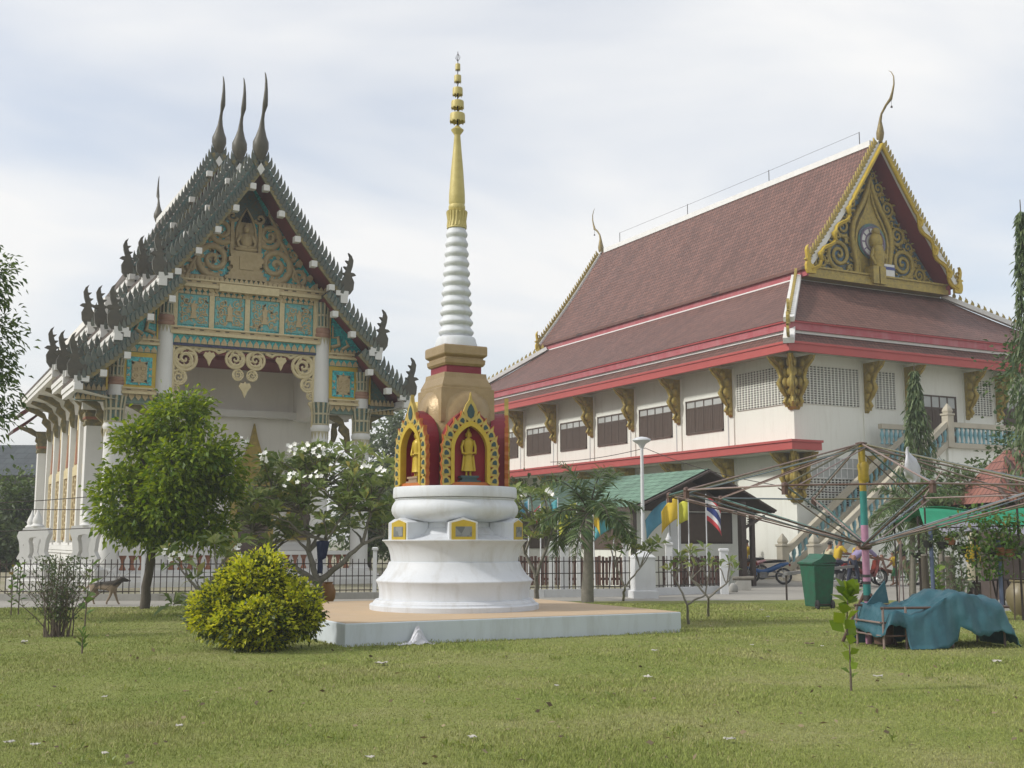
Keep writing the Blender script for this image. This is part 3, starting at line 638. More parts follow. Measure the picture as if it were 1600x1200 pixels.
# seated figure on its throne
mb = MB()
for z0, z1, hw in ((10.62, 10.74, .74), (10.74, 10.86, .62), (10.86, 10.98, .56), (10.98, 11.12, .48), (11.12, 11.26, .56), (11.26, 11.42, .62), (11.42, 11.52, .55), (11.52, 11.64, .58)): mb.box(-hw, hw, -.26, .0, z0, z1)
mb.prism([(-.25, 10.98), (.25, 10.98), (.25, 11.45), (0, 11.22), (-.25, 11.45)], -.30, -.25, 'y')
mb.build('throne', ochre, tp, None, (0, PD, 0))
mb = MB(); mb.box(-.56, -.44, -.14, 0, 11.62, 12.72); mb.box(.44, .56, -.14, 0, 11.62, 12.72); mb.prism([(-.44, 11.62), (.44, 11.62), (.44, 12.2), (.36, 12.6), (.2, 12.95), (0, 13.3), (-.2, 12.95), (-.36, 12.6), (-.44, 12.2)], -.05, .02, 'y')
mb.tube([(-.34, -.1, 12.1), (-.33, -.1, 12.5), (-.2, -.1, 12.9), (0, -.1, 13.25), (.2, -.1, 12.9), (.33, -.1, 12.5), (.34, -.1, 12.1)], .045, 8); mb.build('throne_back', ochre, tp, 40, (0, PD, 0))
mb = MB(); mb.ball((0, -.16, 11.74), .12, 14, 8, (3.6, 1.2, .9)); mb.ball((0, -.16, 12.05), .22, 14, 8, (1, .7, 1.35)); mb.ball((0, -.17, 12.48), .125, 12, 8, (1, 1, 1.2)); mb.ball((0, -.17, 12.63), .06, 8, 6, (1, 1, 1.6))
for sx in (1, -1): mb.tube([(.2 * sx, -.16, 12.24), (.33 * sx, -.18, 12.0), (.26 * sx, -.22, 11.82), (.02, -.28, 11.8)], [.075, .065, .055, .045], 8)
mb.build('seated_figure', ochre, tp, 60, (0, PD, 0))

# ---- wings beside the centre bay
for sx in (1, -1):
    xa, xb = (3.02, 4.12) if sx > 0 else (-4.12, -3.02)
    beam(7.98, 8.18, xa - .05, xb + .05, -.16); strip(7.72, 7.98, xa, xb, -.09); petals(7.73, xa, xb, .2, 5, -.09)
    MB().box(xa, xb, -.06, .14, 6.52, 7.72).build('wing_panel', yellow_gold, tp)
    MB().box(xa + .14, xb - .14, -.085, .0, 6.62, 7.56).build('wing_mosaic', teal, tp)
    mb = MB(); mb.box(xa + .30, xb - .30, -.11, -.05, 6.70, 7.40)
    for cx, cz in ((.25, .25), (.25, .48), (.48, .25), (.48, .48)): mb.tube(spiral((xa + .19 + cx, 6.70 + cz - .02), .13, 1.3, cx * 9, 1, -.115, 18), .025, 5)
    for q in range(10):
        a = q * 36; mb.prism([(-.05, 0), (.05, 0), (0, .13)], -.11, -.06, 'y', Matrix.Translation(((xa + xb) / 2, 0, 7.05)) @ Matrix.Rotation(R(a), 4, 'Y') @ Matrix.Translation((0, 0, .33)))
    mb.build('wing_carving', ochre, tp)
    beam(6.30, 6.52, xa, xb, -.18); strip(6.0, 6.30, xa, xb, -.06, mk('green_grey_band_%d' % (sx + 1), (.18, .22, .16), .6, (.08, .16, .15), 10, .9)); petals(6.29, xa, xb, .2, 5, -.07, True)
    mb = MB(); mb.prism([(xa if sx > 0 else xb, 8.18), ((xb + .3) if sx > 0 else (xa - .3), 8.18), ((xa + .05) if sx > 0 else (xb - .05), 9.65)], -.01, .1, 'y'); mb.build('wing_field', teal, tp)
    petals(8.18, min(3.05 * sx, 4.2 * sx), max(3.05 * sx, 4.2 * sx), .17, 7, -.1)
    mb = MB(); mb.tube([(3.1 * sx, -.05, 8.4), (3.4 * sx, -.05, 8.5), (3.35 * sx, -.05, 8.8), (3.15 * sx, -.05, 8.75), (3.15 * sx, -.05, 9.2)], [.07, .08, .07, .05, .02], 8); mb.tube([(3.5 * sx, -.05, 8.35), (3.75 * sx, -.05, 8.5), (3.65 * sx, -.05, 8.7)], [.06, .07, .02], 8); mb.build('wing_flame', ochre, tp, 50)
    MB().box(min(2.98 * sx, 3.06 * sx), max(2.98 * sx, 3.06 * sx), -.1, .15, 8.2, 9.6).build('gilt_stile', yellow_gold, tp)
    # outer strip beyond the outer column
    x0, x1 = (4.6, 5.55) if sx > 0 else (-5.55, -4.6)
    strip(6.02, 6.36, x0, x1, -.06, dark_teal); petals(6.36, x0, x1, .22, 6, -.08); petals(6.05, x0, x1, .2, 6, -.09)
    mb = MB(); mb.prism([(4.55 * sx, 6.36), (5.5 * sx, 6.36), (4.55 * sx, 7.5)], 0, .1, 'y'); mb.build('outer_field', dark_teal, tp)
    MB().box(min(4.55 * sx, 4.62 * sx), max(4.55 * sx, 4.62 * sx), -.1, .1, 6.4, 7.4).build('gilt_stile', yellow_gold, tp)

# ---- hanging carved lace below the lintel
def scroll_disc(mb, cx, cz, r, s, y=-.02):
    mb.torus((cx, y, cz), r * .92, r * .15, 24, 6)
    mb.tube(spiral((cx, cz), r * .86, 1.8, R(90), s, y, 30), [r * .21 * (1 - .5 * i / 29) for i in range(30)], 6)
    for k in range(5):
        a = R(72 * k + 30); mb.tube([(cx + r * .85 * math.cos(a), y, cz + r * .85 * math.sin(a)), (cx + r * .55 * math.cos(a + .5), y, cz + r * .55 * math.sin(a + .5)), (cx + r * .35 * math.cos(a + .2), y, cz + r * .35 * math.sin(a + .2))], [r * .14, r * .17, r * .05], 6)
def heart(mb, cx, cz, s, y=-.04): mb.prism([(cx, cz - .75 * s), (cx + .18 * s, cz - .3 * s), (cx + .42 * s, 0 * s + cz), (cx + .3 * s, cz + .25 * s), (cx + .1 * s, cz + .2 * s), (cx, cz + .35 * s), (cx - .1 * s, cz + .2 * s), (cx - .3 * s, cz + .25 * s), (cx - .42 * s, cz), (cx - .18 * s, cz - .3 * s)], y - .03, y + .05, 'y')
mb = MB()
for sx in (1, -1):
    scroll_disc(mb, .36 * sx, 7.72, .34, sx); scroll_disc(mb, .25 * sx, 7.18, .2, -sx); heart(mb, 1.26 * sx, 7.78, .48)
    mb.tube([(.7 * sx, -.02, 8.0), (.95 * sx, -.02, 7.9), (1.05 * sx, -.02, 7.98), (1.26 * sx, -.02, 8.02), (1.5 * sx, -.02, 7.98), (1.6 * sx, -.02, 7.9), (1.8 * sx, -.02, 8.0)], .06, 6)
    scroll_disc(mb, 2.08 * sx, 7.62, .42, -sx); scroll_disc(mb, 2.26 * sx, 6.98, .27, sx); scroll_disc(mb, 2.38 * sx, 6.6, .16, -sx); heart(mb, 2.42 * sx, 6.3, .34)
    mb.box(min(2.42 * sx, 2.52 * sx), max(2.42 * sx, 2.52 * sx), -.06, .02, 5.4, 8.06)
heart(mb, 0, 6.78, .52); mb.box(-2.5, 2.5, -.05, .02, 8.0, 8.06)
mb.build('hanging_lace', cream_lace, tp, 50)
MB().box(-2.5, 2.5, .35, .5, 7.72, 8.06).build('inner_lintel', dark_red, tp)
# door with tall gilt spire, in the porch wall
mb = MB()
for hw, z0, z1 in ((.95, .42, 1.0), (.8, 1.0, 3.6), (.95, 3.6, 3.85), (.7, 3.85, 4.2)): mb.box(1.30 - hw, 1.30 + hw, 3.2, 3.42, z0, z1)
mb.prism([(.7, 4.2), (1.9, 4.2), (1.62, 4.7), (1.42, 5.3), (1.30, 5.85), (1.18, 5.3), (.98, 4.7)], 3.22, 3.4, 'y'); mb.build('door_surround', gold_dull, tp)
MB().box(.72, 1.88, 3.17, 3.25, .45, 3.5).build('door', brown_wood, tp)
for x in (-2.6, 3.2):
    MB().box(x - .55, x + .55, 3.3, 3.42, 1.5, 4.2).build('porch_window', gold_dull, tp); MB().box(x - .42, x + .42, 3.26, 3.36, 1.6, 4.1).build('window_shutter', brown_wood, tp)
# ---- low balustrade across the porch
bal_me = MB().lathe([(.10, 0), (.11, .04), (.07, .12), (.05, .22), (.07, .34), (.115, .44), (.12, .48)], 10, sx=1, sy=.6).mesh('baluster', terracotta, 40)
for x0, x1 in ((-3.98, -3.08), (-2.42, -.9), (.9, 2.42), (3.08, 3.98)):
    mb = MB(); mb.box(x0, x1, -.14, .14, .42, .52); mb.build('balustrade_foot', temple_white, tp); MB().box(x0, x1, -.16, .16, 1.0, 1.13).build('balustrade_rail', temple_white, tp)
    n = max(3, int((x1 - x0) / .26))
    for k in range(n): inst('baluster', bal_me, tp, (lerp(x0, x1, (k + .5) / n), 0, .52))

# ---- left side: windows between pilasters under the deep eave
pil = MB().box(-.10, .10, -.17, .17, 0, 5.0).mesh('pilaster', temple_white)
for k in range(6):
    y = 4.6 + 2.55 * k
    inst('pilaster', pil, tp, (-4.42, y - .95 + .12, 1.4))
    wd = bpy.data.objects.new('side_window', None); C.objects.link(wd); wd.parent = tp; wd.location = (-4.30, y + .35, 1.4)
    if k == 5: continue
    MB().box(-.08, .02, -.62, .62, .05, 3.2).build('window_frame', cream_lace, wd)
    MB().box(-.10, .0, -.42, .42, .15, 3.05).build('shutter', terracotta, wd)
    mb = MB(); mb.box(-.16, .0, -.72, .72, 2.55, 2.9)
    mb.prism([(-.66, 2.9), (.66, 2.9), (.30, 3.9), (0, 5.3), (-.30, 3.9)], -.13, .0, 'x'); mb.build('window_spire', cream_lace, wd)
    mb = MB(); mb.prism([(-.34, 2.98), (.34, 2.98), (0, 4.3)], -.15, -.125, 'x'); mb.build('spire_field', terracotta, wd)
    mb = MB(); mb.tube([(-.14, 0, .2), (-.14, 0, 2.5)], .03, 6)
    for q in range(14): mb.ball((-.13, (-1) ** q * .25, .3 + q * .16), .05, 6, 4)
    for s in (1, -1): mb.tube([(-.13, .52 * s, .1), (-.13, .52 * s, 2.55)], .05, 8)
    mb.build('shutter_carving', cream_lace, wd)
# eave brackets on the left and right flank
BR = [(0, 0), (.12, .05), (.22, .35), (.18, .6), (.42, .85), (.38, 1.05), (.75, 1.25), (1.15, 1.42), (1.1, 1.52), (.6, 1.45), (.3, 1.25), (.22, 1.05), (.05, .9), (0, .5)]
brm = MB().prism([(-x, z) for x, z in BR], -.09, .09, 'y').mesh('eave_bracket', moss_gold)
for y in (.35, 3.55, 6.0, 8.6, 11.2, 13.7, 16.2, 18.6):
    dz = 0 if y < 1.9 else (.52 if y < 4.9 else 1.15 if y < 16.5 else .5)
    inst('eave_bracket', brm, tp, (-4.42, y, 4.72 + dz)); inst('eave_bracket', brm, tp, (4.42, y, 4.72 + dz), (0, 0, math.pi))
inst('eave_bracket', brm, tp, (4.02, .4, 4.6), (0, 0, 0), (1, 1, 1)); inst('eave_bracket', brm, tp, (-2.9, .3, 4.6), (0, 0, 0), (1, 1, 1))
MB().box(-4.9, 4.9, 2.95, 3.2, 6.05, 6.3).build('tie_beam', temple_white, tp)
# ================================================================ assembly hall (right)
HX, HY = 31.26, 35.5
hl = thing('assembly_hall', (HX, HY, 0), 'two-storey cream assembly hall with red brown tiled roof and gold gable', 'hall')
W, LEN = 15.28, 28.5
hall_white = mk('roof_trim_white', (.74, .74, .72), .6, (.62, .62, .60), 2, .6, stain=.25, stain_col=(.40, .38, .34))
MB().box(0, W, 0, LEN, 0, 9.2).build('wall', cream, hl)
def rect_tier(name, s0, z0, s1, z1, mat, y1off=0.0, under=None):
    """hipped ring of roof between inset s0 at height z0 and inset s1 at height z1"""
    def cr(s, z): return [(-1.2 + s, -1.2 + s, z), (W + 1.2 - s, -1.2 + s, z), (W + 1.2 - s, LEN + 1.2 - s, z), (-1.2 + s, LEN + 1.2 - s, z)]
    a, b = cr(s0, z0), cr(s1, z1); L = math.hypot(s1 - s0, z1 - z0); n = 5
    mb = MB()
    for i in range(4):
        j = (i + 1) % 4
        for q in range(n):
            t0, t1 = q / n, (q + 1) / n; sag = lambda t: -.12 * math.sin(math.pi * t) * min(1, L / 3)
            P = lambda u, v, t: tuple(lerp(u[m], v[m], t) + (sag(t) if m == 2 else 0) for m in range(3))
            p0, p1, p2, p3 = P(a[i], b[i], t0), P(a[j], b[j], t0), P(a[j], b[j], t1), P(a[i], b[i], t1)
            ax = 0 if i in (0, 2) else 1
            mb.quad(p0, p1, p2, p3, [(p0[ax], t0 * L), (p1[ax], t0 * L), (p2[ax], t1 * L), (p3[ax], t1 * L)])
    return mb.build(name, mat, hl, recalc=False)
def rect_band(name, s, z0, z1, th, mat, only=None):
    mb = MB(); x0, x1, y0, y1 = -1.2 + s, W + 1.2 - s, -1.2 + s, LEN + 1.2 - s
    mb.box(x0, x0 + th, y0, y1, z0, z1); mb.box(x1 - th, x1, y0, y1, z0, z1); mb.box(x0 + th, x1 - th, y0, y0 + th, z0, z1); mb.box(x0 + th, x1 - th, y1 - th, y1, z0, z1)
    return mb.build(name, mat, hl)
rect_band('fascia', 0, 8.70, 9.02, .10, fascia_red); rect_band('fascia_lip', -.04, 9.0, 9.09, .13, fascia_red)
mb = MB(); mb.box(-1.1, W + 1.1, -1.1, LEN + 1.1, 8.86, 8.9); mb.build('soffit', mk('soffit_pale_green', (.50, .52, .44), .8, (.42, .45, .37), 1, .6), hl)
rect_tier('lower_roof', -.02, 9.07, .62, 9.56, hall_tile)
rect_band('white_strip', .52, 9.52, 9.63, .1, hall_white); rect_band('red_band', .42, 9.63, 9.93, .12, pink_band); rect_band('band_lip', .36, 9.92, 9.985, .16, hall_red)
rect_tier('middle_roof', .34, 9.99, 4.5, 12.86, hall_tile)
rect_band('white_strip', 4.44, 12.70, 12.87, .12, hall_white)
# band and lip under the main roof, long sides only
for x0, x1 in ((3.26, 3.38), (W - 3.38, W - 3.26)):
    MB().box(x0, x1, 2.6, LEN - 2.6, 12.87, 13.26).build('red_band', pink_band, hl)
for x0, x1 in ((3.18, 3.34), (W - 3.34, W - 3.18)):
    MB().box(x0, x1, 2.6, LEN - 2.6, 13.25, 13.33).build('band_lip', hall_red, hl)
# main gabled roof
cxh = W / 2; GY0, GY1 = 2.5, LEN - 2.5
prof = curve((0, 19.55), (cxh - 3.14, 13.28), .18, 8)
for sx in (1, -1):
    mb = MB(); slab(mb, prof, .14, GY0, GY1, sx); mb.build('main_roof', [hall_tile, hall_soffit], hl, recalc=False, loc=(cxh, 0, 0))
MB().box(cxh - .14, cxh + .14, GY0 + .35, GY1 - .35, 19.42, 19.70).build('ridge_cap', hall_white, hl)
mb = MB()
for y in (3.6, 10, 17, 24): mb.tube([(cxh, y, 19.7), (cxh, y, 20.35)], .02, 6)
mb.tube([(cxh, 3.6, 20.33), (cxh, 10, 20.30), (cxh, 17, 20.30), (cxh, 24, 20.33)], .008, 5); mb.build('lightning_wire', black_metal, hl)
# hips with white caps and crest teeth
ctooth = MB().prism([(x * .30, z * .34) for x, z in FLAME], -.03, .03, 'y')
for cx0, cy0, dx, dy in ((-1.2, -1.2, 1, 1), (W + 1.2, -1.2, -1, 1), (-1.2, LEN + 1.2, 1, -1), (W + 1.2, LEN + 1.2, -1, -1)):
    def hp(s, z): return Vector((cx0 + dx * s, cy0 + dy * s, z))
    mb = MB(); mb.bar(hp(-.1, 9.06), hp(.62, 9.68), .42, .22); mb.bar(hp(.30, 9.98), hp(4.4, 12.92), .42, .20); mb.build('hip_cap', hall_white, hl)
    mb = MB()
    for k in range(21):
        t = (k + .5) / 21; p = hp(lerp(.4, 4.3, t), lerp(10.08, 12.92, t) + .10 - .10 * math.sin(math.pi * t))
        M = Matrix.Translation(p) @ Matrix.Rotation(math.atan2(dy, dx), 4, 'Z'); mb.prism([(x * .26, z * .30) for x, z in FLAME], -.05, .05, 'y', M)
    mb.build('hip_teeth', gold_dull, hl)
    for s, z in ((.15, 9.8), (-.2, 9.2)):
        mb = MB(); M = Matrix.Translation(hp(s, z)) @ Matrix.Rotation(math.atan2(-dy, -dx), 4, 'Z'); mb.prism([(x * .9, v * .95) for x, v in HANG], -.05, .05, 'y', M); mb.build('hip_finial', gold_dull, hl)
# gable ends
finial_gilt = mk('dark_gilt_finial', (.26, .19, .06), .5, (.12, .10, .05), 7, .8, .3, 30, metal=.2)
def gable(y0, sg):
    g = bpy.data.objects.new('gable', None); C.objects.link(g); g.parent = hl; g.location = (cxh, y0, 0); g.rotation_euler = (0, 0, 0 if sg > 0 else math.pi)
    hw = cxh - 3.14
    for sx in (1, -1):
        mb = MB(); band(mb, prof, .10, -.16, -.10, .05, sx); mb.build('white_verge', hall_white, g)
        # serpent bargeboard: straight above, stepping in waves below
        path = []
        for i in range(41):
            t = i / 40; k = t * 8; a = int(min(k, 7)); f = k - a
            x = lerp(prof[a][0], prof[a + 1][0], f); z = lerp(prof[a][1], prof[a + 1][1], f)
            wv = 0 if t < .42 else (-.16 + .17 * math.sin((t - .42) / .58 * 2 * math.pi * 3 + .6))
            path.append((x * 1.0 + wv * -.0 + (wv * .75), z - .22 + wv * .45))
        mb = MB(); mb.tube([(x * sx, -.16, z) for x, z in path], [.105 if i < 17 else .09 for i in range(41)], 8, flat=(1, .8, 1)); mb.tube([(x * sx, -.22, z + .05) for x, z in path], .04, 6); mb.build('serpent_bargeboard', yellow_gold, g, 60)
        mb = MB()
        for (x, z, tx, tz) in along(prof, .235, .35):
            M = Matrix.Translation(((x + .05) * sx, -.06, z + .06)) @ Matrix.Rotation(.55 * sx, 4, 'Y') @ Matrix.Diagonal((-sx, 1, 1, 1)); mb.prism([(u * .30, v * .34) for u, v in FLAME], -.04, .04, 'y', M)
        mb.build('crest_teeth', gold_dull, g)
        for (x, z) in ((path[40][0] + .05, path[40][1] + .05),):
            mb = MB(); mb.prism([(u * .95, v * 1.25) for u, v in HANG], -.07, .07, 'y', Matrix.Diagonal((sx, 1, 1, 1))); mb.build('naga_finial', yellow_gold, g, None, (x * sx, -.14, z - .2))
        for t0 in (19, 27, 34):
            x, z = path[t0]; mb = MB(); mb.tube([(x * sx, -.2, z), ((x + .16) * sx, -.22, z - .12), ((x + .1) * sx, -.22, z - .34), ((x - .04) * sx, -.22, z - .42)], [.10, .11, .08, .03], 8); mb.build('naga_hook', yellow_gold, g, 50)
    mb = MB(); mb.tube([(0, .05, -.2), (0, .03, 0), (0, 0, .25), (0, -.02, .5), (0, -.03, .8), (0, -.12, 1.1), (0, -.42, 1.42), (0, -.72, 1.62), (0, -.84, 1.9), (0, -.95, 2.25), (0, -.95, 2.6), (0, -.82, 2.85), (0, -.66, 2.98)], [.09, .16, .18, .13, .07, .05, .055, .075, .05, .035, .026, .018, .006], 10); cho = mb.build('chofa', finial_gilt, g, 50, (0, -.1, 19.65))
    mb = MB(); mb.tube([(0, -.75, 1.58), (0, -.75, 1.30)], .008, 5); mb.lathe([(.05, 0), (.045, .06), (.02, .09)], 8, (0, -.75, 1.20)); mb.build('bell', black_metal, cho)
    # pediment field, moulding and carving
    yp = .82
    field = mk('pediment_blue_glass_%d' % sg, (.03, .12, .22), .3, (.10, .09, .03), 10, 1.0, .4, 16, kind='voronoi')
    mb = MB(); mb.prism([(-hw + .35, 13.3), (hw - .35, 13.3), (1.85, 16.1), (0, 19.0), (-1.85, 16.1)], yp, yp + .1, 'y'); mb.build('pediment', field, g)
    mb = MB(); mb.box(-hw + .25, hw - .25, .22, yp + .1, 12.84, 13.08); mb.box(-hw + .3, hw - .3, .32, yp + .1, 13.08, 13.28); mb.box(-hw + .25, hw - .25, .25, yp + .1, 13.28, 13.36); mb.build('pediment_moulding', gold_dull, g)
    mb = MB()
    for sx in (1, -1):
        for cx, cz, r, tn, a0, th in ((1.95, 14.2, .70, 2.2, 260, .12), (3.0, 13.75, .36, 1.8, 300, .08), (1.68, 15.5, .44, 1.8, 240, .09), (1.12, 16.7, .38, 1.7, 240, .08), (.6, 17.6, .3, 1.5, 220, .07), (2.35, 15.0, .30, 1.5, 200, .06), (1.2, 13.7, .28, 1.4, 100, .06), (.3, 18.2, .18, 1.3, 210, .05), (3.5, 13.55, .17, 1.3, 210, .05), (2.75, 14.35, .2, 1.4, 30, .05), (1.35, 16.05, .2, 1.3, 50, .05), (.85, 17.15, .17, 1.3, 60, .045), (1.35, 14.95, .22, 1.3, 120, .05), (2.1, 15.65, .15, 1.2, 20, .04)):
            mb.tube(spiral((cx * sx, cz), r, tn, R(a0) if sx > 0 else R(180 - a0), sx, yp - .05, 40), [th * (1 - .5 * i / 39) for i in range(40)], 7, flat=(1, .8, 1))
            for q in range(7):
                a = R(q * 51 + a0); M = Matrix.Translation((cx * sx + r * 1.0 * math.cos(a), yp - .04, cz + r * 1.0 * math.sin(a))) @ Matrix.Rotation(-a + math.pi / 2 + .5 * sx, 4, 'Y'); mb.prism([(u * r * .42, v * r * .5) for u, v in FLAME], -.07, .02, 'y', M)
    mb.build('pediment_scrolls', gold_dull, g, 50)
    # pointed frame round the wheel halo
    fr = [(-1.0, 13.36), (-.98, 13.9), (-1.12, 14.5), (-1.22, 15.1), (-1.12, 15.7), (-.85, 16.2), (-.5, 16.7), (-.2, 17.3), (0, 18.0)]
    fr = fr + [(-x, z) for x, z in fr[-2::-1]]
    mb = MB(); mb.tube([(x, yp - .12, z) for x, z in fr], .14, 8); mb.tube([(x * .8, yp - .12, 13.36 + (z - 13.36) * .88) for x, z in fr], .07, 8); mb.build('halo_frame', gold_dull, g, 60)
    mb = MB(); mb.prism([(x * .86, 13.36 + (z - 13.36) * .9) for x, z in fr], yp - .09, yp + .0, 'y'); mb.build('halo_backing', gold_dull, g)
    mb = MB(); mb.lathe([(.84, 0), (.84, .06), (.0, .07)], 36, M=Matrix.Translation((0, yp - .09, 15.0)) @ Matrix.Rotation(math.pi / 2, 4, 'X')); mb.build('halo_ground', mk('halo_green_%d' % sg, (.05, .20, .14), .4, (.10, .05, .14), 1.2, .9), g)
    mb = MB(); mb.torus((0, yp - .18, 14.95), .70, .045, 36, 6); mb.torus((0, yp - .18, 14.95), .42, .04, 30, 6)
    for q in range(10): a = R(36 * q); mb.bar((.44 * math.cos(a), yp - .17, 14.95 + .44 * math.sin(a)), (.68 * math.cos(a), yp - .17, 14.95 + .44 / .44 * .68 * math.sin(a)), .05, .05)
    mb.build('dharma_wheel', mk('violet_grey_%d' % sg, (.20, .16, .24), .5), g, 50)
    mb = MB(); mb.lathe([(.68, 0), (.68, .03), (.0, .035)], 36, M=Matrix.Translation((0, yp - .14, 14.95)) @ Matrix.Rotation(math.pi / 2, 4, 'X')); mb.build('halo_white', hall_white, g)
    mb = MB(); mb.ball((-.02, yp - .4, 14.95), .36, 16, 10, (1, .7, 1.15)); mb.ball((-.03, yp - .42, 15.38), .2, 12, 8); mb.tube([(.0, yp - .42, 14.7), (.02, yp - .44, 14.35), (.0, yp - .4, 14.0), (-.04, yp - .4, 13.6)], [.26, .33, .34, .30], 12)
    mb.tube([(.2, yp - .42, 14.55), (.42, yp - .5, 14.3), (.25, yp - .62, 14.1)], [.1, .09, .07], 8); mb.tube([(-.2, yp - .42, 14.55), (-.42, yp - .5, 14.2), (-.3, yp - .6, 13.8)], [.1, .09, .07], 8)
    for sx in (.0, -.42): mb.box(sx - .17, sx + .17, yp - .75, yp - .2, 12.9, 13.7)
    mb.build('deity_figure', gold_dull, g, 60)
    mb = MB(); mb.box(.32, 1.12, yp - .35, yp - .1, 13.36, 13.98); tb = mb.build('altar_block', hall_white, g); MB().box(.31, 1.13, yp - .36, yp - .09, 13.72, 13.86).build('altar_stripe', mk('altar_blue_%d' % sg, (.05, .07, .25), .5), tb)
    return g
gable(GY0 - .1, 1); gable(GY1 + .1, -1)

# ---- pilasters, windows and brackets
pilm = MB().box(-.06, .0, -.16, .16, 0, 8.72).mesh('pilaster', cream)
gut = mk('grey_downpipe', (.42, .43, .43), .5)
YB = [.12 + 3.72 * k for k in range(8)]
for y in YB[1:]:
    inst('pilaster', pilm, hl, (0, y, 0)); MB().box(-.075, -.055, y + .16, y + .22, 5.3, 8.6).build('joint', gut, hl)
FB = [3.8, 6.1, 9.65, 11.55]
for x in FB: inst('pilaster', pilm, hl, (x, 0, 0), (0, 0, math.pi / 2))
def window(y0, y1, z0, z1, face):
    wd = bpy.data.objects.new('window', None); C.objects.link(wd); wd.parent = hl
    if face == 'l': wd.location = (0, (y0 + y1) / 2, z0); wd.rotation_euler = (0, 0, -math.pi / 2)
    else: wd.location = ((y0 + y1) / 2, 0, z0)
    hw, h = (y1 - y0) / 2, z1 - z0; zt = h * .76
    mb = MB(); mb.box(-hw, hw, -.012, .0, 0, h); mb.build('glass', glass_dark, wd)
    mb = MB(); f = .06
    for x0, x1, a, b in ((-hw, hw, 0, f), (-hw, hw, h - f, h), (-hw, -hw + f, 0, h), (hw - f, hw, 0, h), (-hw, hw, zt - .03, zt + .03)): mb.box(x0, x1, -.06, -.005, a, b)
    mb.build('window_frame', brown_wood, wd)
    for q in range(4):
        xa, xb = lerp(-hw + f, hw - f, q / 4), lerp(-hw + f, hw - f, (q + 1) / 4)
        if q: MB().box(xa - .025, xa + .025, -.055, -.006, zt, h - f).build('mullion', brown_wood, wd)
        MB().box(xa + .02, xb - .02, -.03, -.012, zt + .03, h - f).build('pane', mk_pane, wd)
        p = MB(); p.box(xa + .015, xb - .015, -.04, -.012, f, zt - .03)
        for s in range(5): xs = lerp(xa + .03, xb - .03, (s + .5) / 5); p.box(xs - .03, xs + .03, -.052, -.04, f + .04, zt - .07)
        p.build('louvre_leaf', brown_wood, wd)
mk_pane = mk('bright_window_pane', (.45, .46, .44), .2, (.30, .32, .31), 1.2, .6)
for k in range(1, 7): window(YB[k] + .58, YB[k] + 3.22, 6.14, 7.63, 'l')
window(11.95, 14.6, 6.14, 7.60, 'f'); window(7.0, 9.0, 5.35, 7.60, 'f')
# carved gold brackets
BK = [(0, 0), (.10, .12), (.20, .10), (.26, .30), (.16, .44), (.20, .62), (.34, .72), (.48, .95), (.50, 1.15), (.40, 1.30), (.46, 1.55), (.62, 1.78), (.92, 1.98), (1.02, 2.1), (0, 2.1), (0, .9), (-.0, .45)]
bk = MB(); bk.prism([(-x * .92, z) for x, z in BK], -.11, .11, 'y')
for zc, r, xo in ((1.5, .2, -.24), (1.05, .22, -.3), (.7, .14, -.18), (.32, .12, -.12), (1.85, .2, -.45)):
    for s in (1, -1): bk.ball((xo, .11 * s, zc), r * .85, 8, 6, (1, .55, 1.2))
bk.tube([(-.1, 0, .1), (-.3, 0, .3), (-.2, 0, .5), (-.4, 0, .75), (-.58, 0, 1.05), (-.45, 0, 1.3), (-.62, 0, 1.65), (-.95, 0, 1.9), (-1.1, 0, 2.08)], [.05, .09, .07, .09, .10, .08, .08, .06, .03], 7)
bkm = bk.mesh('carved_bracket', gold_dull, 60)
for y in YB[1:]: inst('carved_bracket', bkm, hl, (-.05, y, 6.62), (0, 0, 0), (1, 1, .98)); inst('carved_bracket', bkm, hl, (-.05, y, 2.95), (0, 0, 0), (1, 1, .92))
for x in FB + [15.1]: inst('carved_bracket', bkm, hl, (x, -.05, 6.62), (0, 0, math.pi / 2), (1, 1, .98))
inst('carved_bracket', bkm, hl, (FB[0], -.05, 2.95), (0, 0, math.pi / 2), (1, 1, .92))
for z, s in ((6.6, .98), (2.95, .92)):
    for a, dx, dy in ((0, 0, .18), (90, .18, 0), (45, -.02, -.02)): inst('carved_bracket', bkm, hl, (-.04 + dx, -.04 + dy, z), (0, 0, R(a)), (1 if a != 45 else 1.25, 1, s))
# ---- pierced vent blocks
blk = MB()
bw, bh = .375, .194
for x in (0, bw / 2, bw): blk.box(max(0, x - .02), min(bw, x + .02) if x else .03, -.05, 0, 0, bh)
for z in (0, bh / 2, bh): blk.box(.02, bw - .02, -.048, 0, max(0, z - .017), min(bh, z + .017))
blm = blk.mesh('vent_block', cream)
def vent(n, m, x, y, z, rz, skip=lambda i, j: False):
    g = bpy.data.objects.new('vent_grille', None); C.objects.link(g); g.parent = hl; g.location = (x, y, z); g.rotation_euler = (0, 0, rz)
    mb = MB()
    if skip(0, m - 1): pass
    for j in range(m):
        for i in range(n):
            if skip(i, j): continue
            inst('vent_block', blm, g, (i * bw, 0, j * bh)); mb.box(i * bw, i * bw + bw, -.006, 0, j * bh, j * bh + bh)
    mb.build('vent_shade_sheet', black_metal, g)  # thin black sheet on the wall, colouring in the shade behind the slits
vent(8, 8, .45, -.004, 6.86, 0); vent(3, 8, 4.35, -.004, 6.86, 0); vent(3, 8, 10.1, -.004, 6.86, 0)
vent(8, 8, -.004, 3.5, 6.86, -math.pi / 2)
vent(8, 6, .45, -.004, 2.75, 0); vent(6, 8, -.004, 4.7, 2.2, -math.pi / 2, lambda i, j: i < j * .42 or i > 5.2 - j * .42 + .5)
